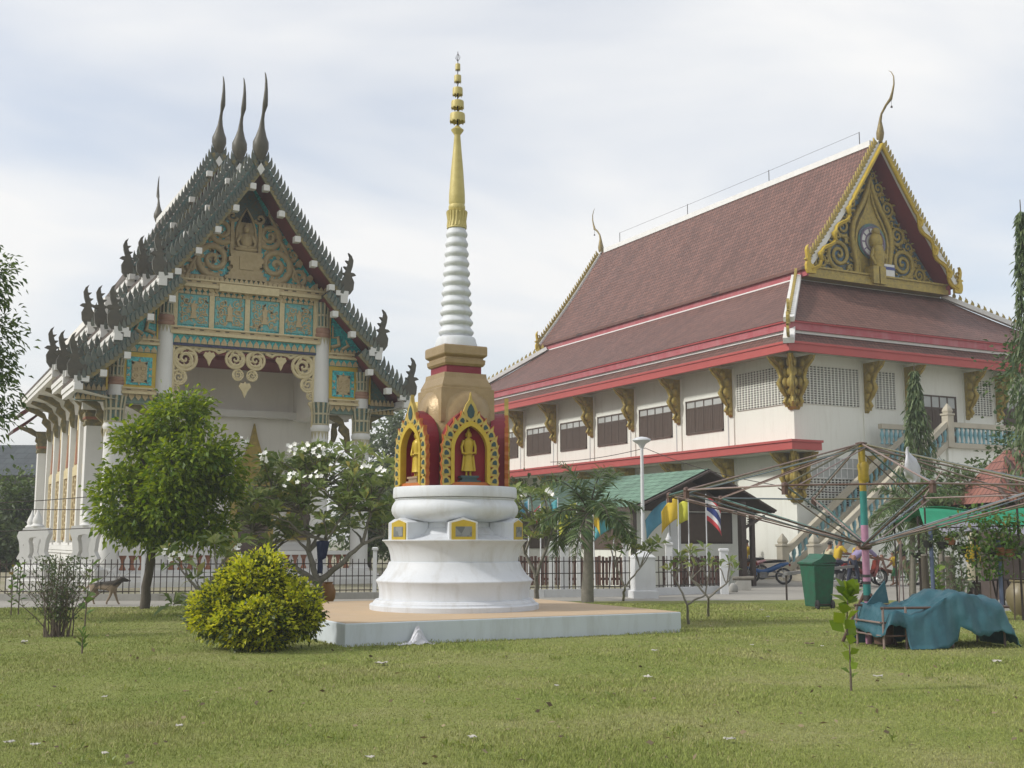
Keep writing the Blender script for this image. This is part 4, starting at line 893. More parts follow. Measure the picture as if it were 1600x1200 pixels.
# steel-framed clerestory above the lower grille
mb = MB(); mb.box(.4, 3.55, -.06, -.02, 3.94, 4.75); cw = mb.build('clerestory', mk_pane, hl)
mb = MB()
for k in range(11): x = .4 + 3.15 * k / 10; mb.box(x - .02, x + .02, -.08, -.055, 3.94, 4.75)
for z in (3.94, 4.34, 4.75): mb.box(.4, 3.55, -.082, -.056, z - .02, z + .02)
mb.build('clerestory_bars', hall_white, cw)
# ---- red canopy slab along the left flank
mb = MB(); mb.box(-1.2, .28, -1.2, LEN, 4.92, 5.22); mb.build('canopy_slab', fascia_red, hl)
mb = MB(); mb.box(-1.25, .33, -1.25, LEN, 5.21, 5.30); mb.build('canopy_lip', fascia_red, hl)
mb = MB(); mb.box(-1.1, .0, -1.1, LEN, 4.88, 4.925); mb.build('canopy_soffit', bpy.data.materials['soffit_pale_green'], hl)
mb = MB(); mb.box(-.12, 0, 0, LEN, 0, .75); mb.box(-.001, W, -.12, 0.001, 0, .75); mb.build('dado', mk('grey_dado', (.33, .31, .27), .8, (.25, .23, .2), 1, .7), hl)
# ---- outside staircase and landing
stone = mk('buff_cement', (.47, .43, .34), .8, (.38, .35, .28), 2, .7, .1, 30, stain=.2)
aqua = mk('aqua_glazed_baluster', (.17, .36, .41), .5, (.26, .43, .47), 4, .8)
stg = bpy.data.objects.new('staircase', None); C.objects.link(stg); stg.parent = hl
def L(x, y, z): return (x - HX, y - HY, z)
balm = MB().lathe([(.06, 0), (.075, .03), (.04, .08), (.05, .2), (.085, .34), (.07, .46), (.04, .54), (.07, .6), (.06, .62)], 10).mesh('baluster', aqua, 50)
X0, X1, ZT = 29.9, 36.9, 5.24
mb = MB()
for k in range(26):
    x0, x1 = lerp(X0, X1, k / 26), lerp(X0, X1, (k + 1) / 26); z = ZT * (k + 1) / 26
    mb.box(x0 - HX, x1 - HX, 33.12 - HY, 34.68 - HY, max(0, z - .7), z)
mb.build('steps', stone, stg)
mb = MB(); mb.prism([(X0 - HX, 0), (X1 - HX, 0), (X1 - HX, ZT), (X0 - HX, .05)], 33.1 - HY, 33.12 - HY, 'y'); mb.build('stair_wall', cream, stg)
for y in (33.0, 34.7):
    mb = MB(); mb.bar(L(X0, y, .28), L(X1, y, ZT + .1), .2, .22); mb.bar(L(X0, y, 1.05), L(X1, y, ZT + .88), .24, .2); mb.build('stair_rail', stone, stg)
    for k in range(24):
        t = (k + .5) / 24; inst('baluster', balm, stg, L(lerp(X0, X1, t), y, lerp(.36, ZT + .18, t)))
    for x, z in ((X0 - .1, 0), (X1 + .05, ZT - .1)):
        mb = MB().square([(.16, 0), (.16, 1.25), (.2, 1.28), (.2, 1.34), (.12, 1.36), (.15, 1.45), (.12, 1.55), (.01, 1.75)], L(x, y, z)); mb.build('newel_post', stone, stg)
mb = MB(); mb.box(X1 - HX + .002, 47 - HX, 33.0 - HY, 35.4 - HY, 0, ZT - .12); mb.build('landing_wall', cream, stg)
mb = MB(); mb.box(X1 - HX, 47 - HX, 32.85 - HY, 35.45 - HY, ZT - .12, ZT + .08); mb.box(X1 - HX, 47 - HX, 32.88 - HY, 33.12 - HY, ZT + .70, ZT + .9); mb.build('landing_slab', stone, stg)
for k in range(40): inst('baluster', balm, stg, L(X1 + .3 + .25 * k, 33.0, ZT + .08))
mb = MB(); mb.box(35.0 - HX, 36.5 - HX, 34.6 - HY, 34.8 - HY, ZT + .70, ZT + .9); mb.build('far_rail', stone, stg)
for k in range(6): inst('baluster', balm, stg, L(35.1 + .25 * k, 34.7, ZT + .08))
# ================================================================ vegetation
def quads_mesh(name, V, mat):
    """V: (N,4,3) quads -> one mesh"""
    n = len(V); me = bpy.data.meshes.new(name)
    me.vertices.add(n * 4); me.vertices.foreach_set('co', V.reshape(-1).astype(np.float32))
    me.loops.add(n * 4); me.loops.foreach_set('vertex_index', np.arange(n * 4, dtype=np.int32))
    me.polygons.add(n); me.polygons.foreach_set('loop_start', np.arange(0, n * 4, 4, dtype=np.int32))
    try: me.polygons.foreach_set('loop_total', np.full(n, 4, dtype=np.int32))
    except Exception: pass
    me.materials.append(mat); me.update(calc_edges=True); me.validate(); return me
def nrm(a): return a / np.maximum(np.linalg.norm(a, axis=-1, keepdims=True), 1e-6)
def leaf_quads(P, D, size, wr, g, fold=.12, droop=.1):
    n = len(P); D = nrm(D); U = nrm(g.normal(size=(n, 3)) * .55 + np.array([0, 0, 1.0])); Sd = nrm(np.cross(D, U)); N = np.cross(Sd, D)
    Ls = size[:, None]; wd = Ls * wr
    b = P; l = P + D * Ls * .48 - Sd * wd + N * Ls * fold; r = P + D * Ls * .48 + Sd * wd + N * Ls * fold; tp_ = P + D * Ls; tp_[:, 2] -= Ls[:, 0] * droop
    return np.stack([b, l, tp_, r], 1)
def crown(lumps, n_tw, n_lf, size, g, wr=.3, twig=.22, hang=.1, shell=.6, droop=.15):
    """leaves on twig clusters spread through the volume of several lumps; returns leaf quads and twig centres"""
    Q = []; T = []
    vol = np.array([l[3] * l[4] * l[5] for l in lumps]) ** (2 / 3); vol = vol / vol.sum()
    for l, f in zip(lumps, vol):
        c = np.array(l[:3]); rr = np.array(l[3:6]); k = max(4, int(n_tw * f))
        d = nrm(g.normal(size=(k, 3))); rad = shell + (1 - shell) * g.random((k, 1)) ** .7; rad *= g.uniform(.82, 1.12, (k, 1))
        tc_ = c + d * rr * rad; T.append(tc_)
        m = n_lf; base = np.repeat(tc_, m, 0); dd = np.repeat(d, m, 0)
        off = g.normal(size=(k * m, 3)) * twig * np.array([1, 1, .75]); P = base + off
        D = nrm(off) * .7 + dd * .5 + g.normal(size=(k * m, 3)) * .45; D[:, 2] -= hang
        Q.append(leaf_quads(P, D, size * g.uniform(.65, 1.25, k * m), wr, g, droop=droop))
    return np.concatenate(Q), np.concatenate(T)
bark = mk('grey_brown_bark', (.10, .085, .065), .9, (.06, .05, .04), 8, .8, .6, 25, stretch=(1, 1, .3))
pale_bark = mk('pale_grey_bark', (.23, .21, .175), .85, (.15, .135, .11), 8, .8, .4, 30)
def limb(mb, a, b, r0, r1, g, sag=.0, n=5, wob=.04):
    a, b = np.array(a, float), np.array(b, float); L_ = np.linalg.norm(b - a); pts = []
    for i in range(n + 1):
        t = i / n; p = a + (b - a) * t + g.normal(size=3) * wob * L_ * math.sin(math.pi * t); p[2] += sag * L_ * math.sin(math.pi * t); pts.append(tuple(p))
    mb.tube(pts, [lerp(r0, r1, i / n) for i in range(n + 1)], 7)
def tree(name, label, cat, root, lumps, g, n_tw, n_lf, size, mat, trunk_top, r0, group=None, wr=.3, twig=.22, hang=.1, bk=bark, limbs=26, shell=.6, r1=None):
    """root world point; lumps world (x,y,z,rx,ry,rz)"""
    root = Vector(root); t = thing(name, root, label, cat, group)
    ll = [(l[0] - root.x, l[1] - root.y, l[2] - root.z, *l[3:]) for l in lumps]
    Q, T = crown(ll, n_tw, n_lf, size, g, wr, twig, hang, shell)
    inst('crown', quads_mesh('crown', Q, mat), t)
    mb = MB(); tt = np.array(Vector(trunk_top) - root)
    limb(mb, (0, 0, -.1), tt, r0, r1 or r0 * .6, g, 0, 7, .02)
    for l in ll:
        c = np.array(l[:3]) - np.array([0, 0, l[5] * .3]); limb(mb, tt * .97, c, r0 * .45, r0 * .2, g, .05)
        for k in range(max(2, limbs // len(ll))):
            q = T[g.integers(len(T))]
            near = min(ll, key=lambda m: np.linalg.norm(np.array(m[:3]) - q)); limb(mb, np.array(near[:3]) - np.array([0, 0, near[5] * .3]), q, r0 * .18, .006, g, .03)
    mb.build('trunk', bk, t, 60)
    return t
def lump(px, py, dep, rpx, sy=1.0, sz=None, dd=0.0):
    """a lump of crown centred where the photo shows it, dd metres nearer or farther"""
    p = AT(px, py, dep + dd); k = (dep + dd) / 1836; r = rpx * k; return (p.x, p.y, p.z, r, r * sy, (sz * k if sz else r))

green1 = leafmat('bright_tree_leaves', (.075, .15, .014), (.26, .34, .03), .4)
green2 = leafmat('frangipani_leaves', (.11, .17, .05), (.30, .355, .13), .42, .3, (.36, .33, .10))
lime = leafmat('lime_shrub_leaves', (.30, .37, .03), (.64, .64, .07), .42)
lime_old_shade = leafmat('old_shaded_shrub_leaves', (.035, .065, .015), (.10, .13, .025), .3)  # older inner leaves, coloured darker to paint in the shrub's self-shadow
dark_leaf = leafmat('dark_far_leaves', (.05, .09, .03), (.12, .16, .055), .3)
palm_leaf = leafmat('palm_leaflets', (.06, .11, .045), (.17, .23, .09), .3)
ashoka_leaf = leafmat('weeping_leaves', (.05, .09, .04), (.16, .21, .09), .3)
grey_leaf = leafmat('grey_green_leaves', (.10, .14, .08), (.20, .24, .14), .3)

g = np.random.default_rng(11)
d = 26.2
r = G(225, 951)
tree('leafy_tree', 'round-crowned bright green tree with a single slim dark trunk left of the stupa', 'tree', r,
     [lump(278, 650, d, 40), lump(222, 705, d, 38, dd=.4), lump(325, 705, d, 34, dd=-.3), lump(196, 796, d, 38, dd=-.3), lump(275, 735, d, 42, dd=-.5), lump(255, 790, d, 40, 1, 26, -.5), lump(330, 770, d, 42, dd=.5), lump(250, 820, d, 50, 1, 30), lump(318, 828, d, 38, 1, 24), lump(185, 760, d, 28), lump(350, 735, d, 26)],
     g, 260, 60, .15, green1, AT(243, 800, d), .115, wr=.26, twig=.17, r1=.08, shell=.72)
# clipped lime-yellow shrub in front of the platform
d = 16.6; r = G(398, 1014)
t = thing('round_shrub', r, 'clipped round lime-yellow shrub on the lawn beside the platform corner', 'shrub')
def rel(ls, r): return [(l[0] - r.x, l[1] - r.y, l[2] - r.z, *l[3:]) for l in ls]
BL = [lump(402, 902, d, 45, 1, 36), lump(372, 920, d, 34, 1, 30), lump(348, 950, d, 44, 1, 32), lump(458, 942, d, 38, 1, 30), lump(430, 925, d, 30, 1, 28), lump(400, 966, d, 70, 1, 36, -.15), lump(335, 972, d, 32, 1, 26), lump(468, 965, d, 30, 1, 24), lump(405, 992, d, 56, 1, 20)]
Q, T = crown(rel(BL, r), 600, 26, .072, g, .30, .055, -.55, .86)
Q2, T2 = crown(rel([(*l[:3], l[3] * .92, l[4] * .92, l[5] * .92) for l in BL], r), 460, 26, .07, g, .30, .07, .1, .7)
inst('inner_foliage', quads_mesh('inner_foliage', Q2, lime_old_shade), t)
inst('foliage', quads_mesh('foliage', Q, lime), t)
mb = MB()
for k in range(14):
    a = g.uniform(0, 6.28); limb(mb, (g.normal() * .06, g.normal() * .06, -.03), (math.cos(a) * g.uniform(.2, .7), math.sin(a) * g.uniform(.2, .7), g.uniform(.3, .9)), .018, .006, g)
mb.build('stems', bark, t)

# ---- frangipani: forked grey limbs, leaf rosettes and white flower heads
petal_mat = mk('white_blossom', (.86, .86, .83), .6, (.84, .82, .70), 30, .3)
def rosettes(P, g, n_lf, size, wr=.135, up=.95):
    Q = []
    for p in P:
        n = int(n_lf * g.uniform(.7, 1.3)); a = g.uniform(0, 6.28) + np.arange(n) * 2.4
        el = np.linspace(-.1, 1.1, n) + g.normal(size=n) * .15
        D = np.stack([np.cos(a) * np.cos(el), np.sin(a) * np.cos(el), np.sin(el) * up + .1], 1)
        Q.append(leaf_quads(np.repeat(np.array(p)[None], n, 0) + D * .03, D, size * g.uniform(.75, 1.3, n), wr, g, .06, .28))
    return np.concatenate(Q)
def frangipani(label, root, nodes, tips, g, n_lf, size, r0, flowers=(), mat=green2, bk=pale_bark, name='frangipani_tree', group='frangipani trees on the lawn'):
    """nodes: list of (point, parent index or -1); tips: points"""
    root = Vector(root); t = thing(name, root, label, 'tree', group)
    mb = MB(); N = [np.array(Vector(p) - root) for p, _ in nodes]; lev = []
    for i, (p, par) in enumerate(nodes):
        a = np.array([0, 0, -.05]) if par < 0 else N[par]; lv = 0 if par < 0 else lev[par] + 1; lev.append(lv)
        limb(mb, a, N[i], r0 * .72 ** lv, r0 * .72 ** (lv + 1), g, .03, 5, .015)
    TP = [np.array(Vector(p) - root) for p in tips]
    for q in TP:
        i = min(range(len(N)), key=lambda k: np.linalg.norm(N[k] - q) + (0 if N[k][2] < q[2] else .6)); limb(mb, N[i], q, max(.012, r0 * .72 ** (lev[i] + 1) * .8), .011, g, .05, 4, .025)
    mb.build('trunk', bk, t, 60)
    inst('crown', quads_mesh('crown', rosettes(TP, g, n_lf, size), mat), t)
    for p in flowers:
        c = np.array(Vector(p) - root); mb = MB()
        for k in range(7):
            q = c + g.normal(size=3) * np.array([.11, .11, .075]); fz = nrm(np.array([-.47, -.88, .6]) + g.normal(size=3) * .5); fx = nrm(np.cross(fz, np.array([0, 0, 1.0]))); fy = np.cross(fz, fx); aa = g.uniform(0, 6.28)
            for j in range(5):
                a = aa + j * 1.257; u = fx * math.cos(a) + fy * math.sin(a) + fz * .25; v = -fx * math.sin(a) + fy * math.cos(a)
                mb.add([tuple(q), tuple(q + u * .034 + v * .023), tuple(q + u * .06), tuple(q + u * .034 - v * .023)], [(0, 1, 2, 3)])
        tag(mb.build('flower_head', petal_mat, t, recalc=False), kind='stuff')
    return t
d = 27; r = G(502, 947)
tips = []
for (cx, cy, rx, ry, n, dd) in ((455, 720, 55, 25, 14, 0), (530, 725, 65, 30, 16, 0), (590, 745, 34, 28, 9, .3), (430, 770, 50, 40, 15, -.4), (500, 775, 60, 38, 18, -.6), (570, 790, 48, 40, 14, -.3), (410, 825, 40, 30, 10, .2), (470, 825, 45, 25, 9, .6), (380, 800, 28, 40, 7, .7), (600, 800, 20, 30, 5, .2), (540, 830, 40, 20, 6, .8), (480, 748, 80, 40, 22, .5), (560, 765, 50, 40, 12, .6), (430, 800, 50, 40, 12, .8)):
    for k in range(n):
        a = g.uniform(0, 6.28); q = math.sqrt(g.random()); tips.append(AT(cx + rx * q * math.cos(a), cy + ry * q * math.sin(a), d + dd + g.normal() * .45))
A = lambda x, y, dd=0: AT(x, y, d + dd)
frangipani('wide forking frangipani with white flowers between leafy tree and stupa', r,
           [(A(497, 912), -1), (A(482, 862), 0), (A(482, 838, -.2), 1), (A(450, 880, .2), 0), (A(420, 868, .3), 3), (A(535, 880, -.2), 0), (A(566, 850, -.2), 5), (A(600, 838, 0), 6), (A(510, 845, -.3), 2), (A(540, 800, -.3), 8), (A(470, 800, -.2), 2), (A(430, 800, .2), 10), (A(500, 765, 0), 9), (A(580, 800, 0), 6), (A(395, 830, .4), 4)],
           tips, g, 15, .34, .11, [A(383, 690, -.6), A(412, 712, -1.0), A(456, 702, -1.0), A(482, 700, -1.0), A(492, 704, -.9), A(490, 740, -1.4), A(575, 733, -1.2), A(588, 735, -1.0), A(452, 748, -1.5)])
# low frangipani half hidden behind the shrub
d = 24; A = lambda x, y, dd=0: AT(x, y, d + dd)
tips = [A(262, 868), A(285, 880), A(305, 905), A(335, 850), A(352, 872), A(300, 940, -.3), A(330, 925, .2), A(350, 905, .2), A(270, 945, -.3), A(372, 850, .3)]
frangipani('small frangipani with one white flower head behind the lime shrub', G(318, 962), [(A(316, 930), -1), (A(295, 905), 0), (A(338, 895), 0)], tips, g, 14, .40, .05, [A(272, 868, -.3), A(372, 862, 0)])
d = 29.5; A = lambda x, y, dd=0: AT(x, y, d + dd); tips = []
for k in range(30): tips.append(A(g.uniform(800, 872), g.uniform(765, 845), g.normal() * .6))
frangipani('leafy frangipani directly right of the stupa in front of the flags', G(838, 938), [(A(838, 900), -1), (A(820, 865), 0), (A(852, 862), 0), (A(835, 830), 1), (A(862, 830), 2)], tips, g, 14, .33, .07, [A(812, 770, -.5), A(860, 772, -.5)])
d = 28.6; A = lambda x, y, dd=0: AT(x, y, d + dd)
frangipani('young bare-stemmed frangipani beside the square white gatepost', G(974, 939), [(A(976, 918), -1), (A(962, 885), 0), (A(1000, 888), 0)], [A(950, 848), A(962, 862), A(975, 852), A(990, 858), A(1008, 862), A(1018, 855), A(985, 842), A(1030, 850)], g, 15, .30, .035, [])
d = 21.3; A = lambda x, y, dd=0: AT(x, y, d + dd)
frangipani('bare frangipani sapling closest to the platform corner', G(1076, 975), [(A(1074, 945), -1), (A(1055, 905), 0), (A(1102, 930), 0), (A(1106, 905), 2)], [A(1046, 893), A(1066, 880), A(1062, 872), A(1110, 885), A(1080, 865)], g, 9, .24, .028, [])
d = 22.8; A = lambda x, y, dd=0: AT(x, y, d + dd)
frangipani('bare frangipani sapling with spreading stems right of the platform', G(1106, 964), [(A(1107, 934), -1), (A(1080, 905), 0), (A(1135, 912), 0), (A(1098, 918), 1), (A(1065, 865), 1)], [A(1078, 862), A(1108, 880), A(1125, 888), A(1140, 880), A(1100, 858), A(1148, 892), A(1085, 885)], g, 8, .24, .03, [])

# ---- palms
def palm(name, label, root, hub, g, n_fr, flen, trunk_r, width=.30, group=None, plume=1.0, low=-.3):
    root = Vector(root); t = thing(name, root, label, 'palm tree', group); h = np.array(Vector(hub) - root)
    mb = MB(); pts = [(0, 0, -.1), (0, 0, h[2] * .15)] + [tuple(h * f) for f in (.35, .6, .8, .92)] + [tuple(h)]
    mb.tube(pts, [trunk_r * 1.25, trunk_r * 1.2, trunk_r * 1.05, trunk_r * .9, trunk_r * .8, trunk_r * .8, trunk_r * .5], 12); mb.build('trunk', pale_bark, t, 50)
    for k in range(n_fr):
        a = 2.4 * k + g.uniform(-.3, .3); el = lerp(1.35, low, (k / n_fr) ** .8) + g.normal() * .12; L_ = flen * g.uniform(.85, 1.1)
        p = h.copy(); dirv = np.array([math.cos(a) * math.cos(el), math.sin(a) * math.cos(el), math.sin(el)]); P = [p.copy()]; n = 14
        for i in range(n):
            p = p + dirv * L_ / n; dirv = nrm(dirv + np.array([0, 0, -.085 * (1 + i / n)])); P.append(p.copy())
        mb = MB(); mb.tube([tuple(q) for q in P], [.018 * (1 - .8 * i / n) + .003 for i in range(n + 1)], 5); fr = mb.build('frond_stem', bpy.data.materials['grey_brown_bark'], t)
        m = 78; ts = g.uniform(.12, 1, m * 2); idx = np.clip((ts * n).astype(int), 0, n - 1); PP = np.array(P); base = PP[idx] + (PP[idx + 1] - PP[idx]) * (ts * n - idx)[:, None]; tan = nrm(PP[idx + 1] - PP[idx])
        side = nrm(np.cross(tan, np.array([0, 0, 1.0]))); sg = np.where(np.arange(m * 2) % 2 == 0, 1, -1)[:, None]; up = np.cross(side, tan)
        th = g.normal(size=(m * 2, 1)) * .7 * plume
        D = side * sg * np.cos(th) + up * np.sin(th) * .8 + tan * .55; D[:, 2] -= .18
        sz = width * (np.sin(np.pi * np.clip(ts, 0, 1) * .85 + .25)) * g.uniform(.8, 1.15, m * 2)
        inst('frond_leaflets', quads_mesh('frond_leaflets', leaf_quads(base, D, sz, .05, g, .02, .12), palm_leaf), fr)
    return t
r = G(918, 942)
palm('foxtail_palm', 'single short palm with thick pale trunk left of the white gatepost', r, AT(921, 802, 28.7), g, 15, 1.65, .125, .46, None, .75, -.35)
bushy = AT(1485, 770, 33)
palm('areca_palm', 'feathery palm behind the white hanging bag near the staircase', (AT(1470, 900, 33).x, AT(1470, 900, 33).y, 0), AT(1470, 800, 33), g, 14, 1.9, .09, .38, None, .6, 0)
palm('yard_palm', 'yellowish palm above the red tiled roof at the right edge', (AT(1590, 900, 33).x, AT(1590, 900, 33).y, 0), AT(1588, 785, 33), g, 14, 1.6, .10, .4, None, .6, 0)
palm('drooping_palm', 'drooping palm just right of the merry-go-round pole', (AT(1425, 900, 28).x, AT(1425, 900, 28).y, 0), AT(1425, 800, 28), g, 12, 1.35, .07, .34, None, .7, -.5)

# ---- weeping mast trees
def mast_tree(label, root, top, w, g, n, group):
    root = Vector(root); t = thing('weeping_mast_tree', root, label, 'tree', group); h = top - root.z
    z = g.random(n) ** .75 * h * .93 + h * .04; a = g.uniform(0, 6.28, n); rr = w * np.clip((1 - z / h) * 1.6, .08, 1) * g.uniform(.35, 1, n)
    rr *= .78 + .3 * np.sin(a * 3 + z * 2.2)
    P = np.stack([np.cos(a) * rr, np.sin(a) * rr, z], 1); D = np.stack([np.cos(a) * .4, np.sin(a) * .4, np.full(n, -1.0)], 1) + g.normal(size=(n, 3)) * .3
    inst('crown', quads_mesh('crown', leaf_quads(P, D, .24 * g.uniform(.6, 1.2, n), .12, g, .05, .1), ashoka_leaf), t)
    mb = MB(); mb.tube([(0, 0, -.1), (0, 0, h * .5), (0, 0, h * 1.0)], [.07, .045, .012], 7)
    for k in range(30):
        zz_ = h * (.1 + .8 * k / 30); aa = k * 2.4; q = w * min(1, (1 - zz_ / h) * 1.6) * .8; mb.tube([(0, 0, zz_), (q * math.cos(aa) * .6, q * math.sin(aa) * .6, zz_ - .05), (q * math.cos(aa), q * math.sin(aa), zz_ - .35)], [.012, .009, .004], 5)
    mb.build('trunk', bark, t)
p = AT(1440, 830, 37); mast_tree('slender weeping tree standing before the hall staircase', (p.x, p.y, 0), AT(1437, 568, 37).z, .92, g, 3600, 'weeping mast trees')
p = AT(1624, 830, 30); mast_tree('tall weeping tree cut by the right picture edge', (p.x, p.y, 0), AT(1612, 312, 30).z, .72, g, 3800, 'weeping mast trees')

# ---- tree leaning in from the left edge
d = 22; p = G(-150, 965)
tree('overhanging_tree', 'tree at the left edge with leafy branch ends hanging into view', 'tree', p,
     [lump(-38, 440, d, 50), lump(-26, 530, d, 46), lump(-34, 590, d, 54), lump(-38, 655, d, 46), lump(-120, 520, d, 100), lump(-140, 650, d, 90), lump(-60, 380, d, 30)], g, 420, 30, .14, leafmat('mango_leaves', (.045, .095, .025), (.13, .19, .045), .35), AT(-140, 720, d), .2, None, .2, .17, .45)

# ---- trees behind the buildings
def far_tree(label, px, base, dep, lumps, n_tw, size=.3, mat=dark_leaf):
    p = AT(px, 840, dep); tree('background_tree', label, 'tree', (p.x, p.y, 0), [lump(*l[:2], dep, *l[2:]) for l in lumps], g, n_tw, 26, size, mat, AT(px, 800, dep), .25, 'trees behind the buildings', .32, .42, .1, bark, 14)
far_tree('broad dark tree left of the temple below the grey roof', 20, 870, 62, [(15, 800, 50), (50, 830, 40), (-20, 830, 50), (30, 770, 28), (55, 790, 25)], 150, .32, leafmat('far_leaves_a', (.05, .095, .02), (.11, .16, .035), .3))
far_tree('low dark tree behind the left boundary fence', -30, 880, 58, [(-20, 860, 45), (30, 865, 42), (-50, 800, 40)], 110)
far_tree('tall hazy tree between the temple and the stupa', 615, 850, 75, [(612, 700, 46), (590, 740, 40), (640, 740, 40), (615, 665, 28), (650, 700, 30), (600, 790, 60), (640, 810, 50)], 190, .4, grey_leaf)
far_tree('dark tree seen past the right end of the temple porch', 575, 850, 64, [(570, 790, 34), (560, 830, 34), (600, 840, 30)], 80, .32)
far_tree('leafy tree behind the green-roofed shelter', 815, 850, 48, [(810, 790, 30), (840, 800, 26), (800, 830, 30)], 80, .26)
far_tree('bushy tree at the right edge beside the landing', 1600, 850, 34, [(1595, 740, 26), (1612, 690, 34), (1618, 590, 40), (1590, 770, 24)], 90, .17, leafmat('far_leaves_b', (.035, .075, .025), (.09, .14, .04), .3))
far_tree('rounded shrub tree behind the green awning', 1520, 850, 33, [(1510, 775, 30), (1490, 790, 26), (1545, 785, 24)], 80, .15)

# ---- undergrowth on the left
twig_mat = mk('bare_twigs', (.13, .10, .075), .9, (.08, .065, .05), 10, .7)
r = G(88, 995); t = thing('twiggy_shrub', r, 'nearly leafless twiggy shrub on the left lawn', 'shrub')
mb = MB()
for k in range(46):
    a = g.uniform(0, 6.28); q = abs(g.normal()) * .28; hgt = g.uniform(.7, 1.35); b0 = (g.normal() * .09, g.normal() * .09, -.03)
    pts = [b0]; x, y, z = b0; ax, ay = math.cos(a) * q / 6, math.sin(a) * q / 6
    for i in range(6):
        x += ax * (1 + i * .3) + g.normal() * .015; y += ay * (1 + i * .3) + g.normal() * .015; z += hgt / 6; pts.append((x, y, z))
    mb.tube(pts, [.011 - .0015 * i for i in range(7)], 5)
    for i in range(3, 6):
        for s in range(2): mb.tube([pts[i], (pts[i][0] + g.normal() * .08, pts[i][1] + g.normal() * .08, pts[i][2] + g.uniform(.05, .2))], [.004, .002], 4)
mb.build('stems', twig_mat, t)
n = 2000; z = g.uniform(.25, 1.25, n); a = g.uniform(0, 6.28, n); rr = np.abs(g.normal(size=n)) * .2 + z * .1
inst('foliage', quads_mesh('foliage', leaf_quads(np.stack([np.cos(a) * rr, np.sin(a) * rr, z], 1), g.normal(size=(n, 3)), .045 * g.uniform(.6, 1.3, n), .3, g), leafmat('sparse_leaves', (.05, .085, .035), (.12, .15, .06), .3)), t)
bigleaf = leafmat('broad_leaves', (.06, .14, .03), (.13, .21, .04), .35, .4, (.22, .17, .04))
def weed(name, label, root, h, n, size, g, wr=.34, mat=bigleaf, lean=(0, 0), stems=1, group='weeds and saplings on the lawn', up=.5):
    root = Vector(root); t = thing(name, root, label, 'plant', group); mb = MB(); P = []; D = []
    for s in range(stems):
        ox, oy = g.normal() * .06 * (stems > 1), g.normal() * .06 * (stems > 1); hh = h * g.uniform(.8, 1.05) if s else h
        pts = [(ox + lean[0] * f ** 1.5, oy + lean[1] * f ** 1.5, hh * f) for f in (-.04, .2, .4, .6, .8, 1)] if True else 0
        pts = [(ox + lean[0] * max(f, 0) ** 1.5, oy + lean[1] * max(f, 0) ** 1.5, hh * f) for f in (-.04, .2, .4, .6, .8, 1)]
        mb.tube(pts, [.013, .012, .010, .009, .007, .004], 6)
        for k in range(n):
            f = .15 + .85 * (k + 1) / n; a = 2.4 * k + s; P.append((ox + lean[0] * f ** 1.5, oy + lean[1] * f ** 1.5, hh * f)); D.append((math.cos(a), math.sin(a), up + .5 * f * up))
    mb.build('stem', twig_mat, t)
    P = np.array(P); D = np.array(D) + g.normal(size=P.shape) * .15
    inst('leaves', quads_mesh('leaves', leaf_quads(P, D, size * g.uniform(.7, 1.15, len(P)), wr, g, .08, .15), mat), t)
weed('leafy_weed', 'leafy upright weed at the left picture edge', G(22, 962), .95, 16, .17, g, .28, bigleaf, stems=2)
weed('broad_leaf_weed', 'tall weed with broad flat leaves beside the twiggy shrub', G(132, 985), 1.05, 9, .26, g, .38, bigleaf, (.05, 0))
weed('grass_tuft', 'small green tuft below the broad-leaved weed', G(128, 1022), .28, 12, .16, g, .14, bigleaf, up=1.2)
weed('grey_weed', 'straggly grey-green plant left of the lime shrub', G(300, 985), .55, 12, .2, g, .16, grey_leaf, stems=4)
weed('lawn_sapling', 'upright bright-leaved sapling standing alone on the right lawn', G(1330, 1080), .50, 9, .17, g, .36, leafmat('sapling_leaves', (.09, .17, .02), (.20, .28, .03), .4), stems=1, up=.9)
sp = [o for o in C.objects if o.name.startswith('lawn_sapling')][0]
P = []; D = []; mb = MB(); mb.tube([(0, 0, .48), (-.02, .01, .62), (.0, .0, .92)], [.007, .008, .006], 6); mb.build('upper_stem', twig_mat, sp)
for k in range(9): P.append((-.05 + g.normal() * .02, 0, .55 + .03 * k)); D.append((math.cos(2.4 * k), math.sin(2.4 * k), .9))
for k in range(16): P.append((0, 0, .86 + .008 * k)); D.append((math.cos(2.4 * k), math.sin(2.4 * k), .55 + .06 * k))
P, D = np.array(P), np.array(D)
inst('top_leaves', quads_mesh('top_leaves', leaf_quads(P, D, .19 * g.uniform(.8, 1.1, len(P)), .36, g, .08, .08), bpy.data.materials['sapling_leaves']), sp)

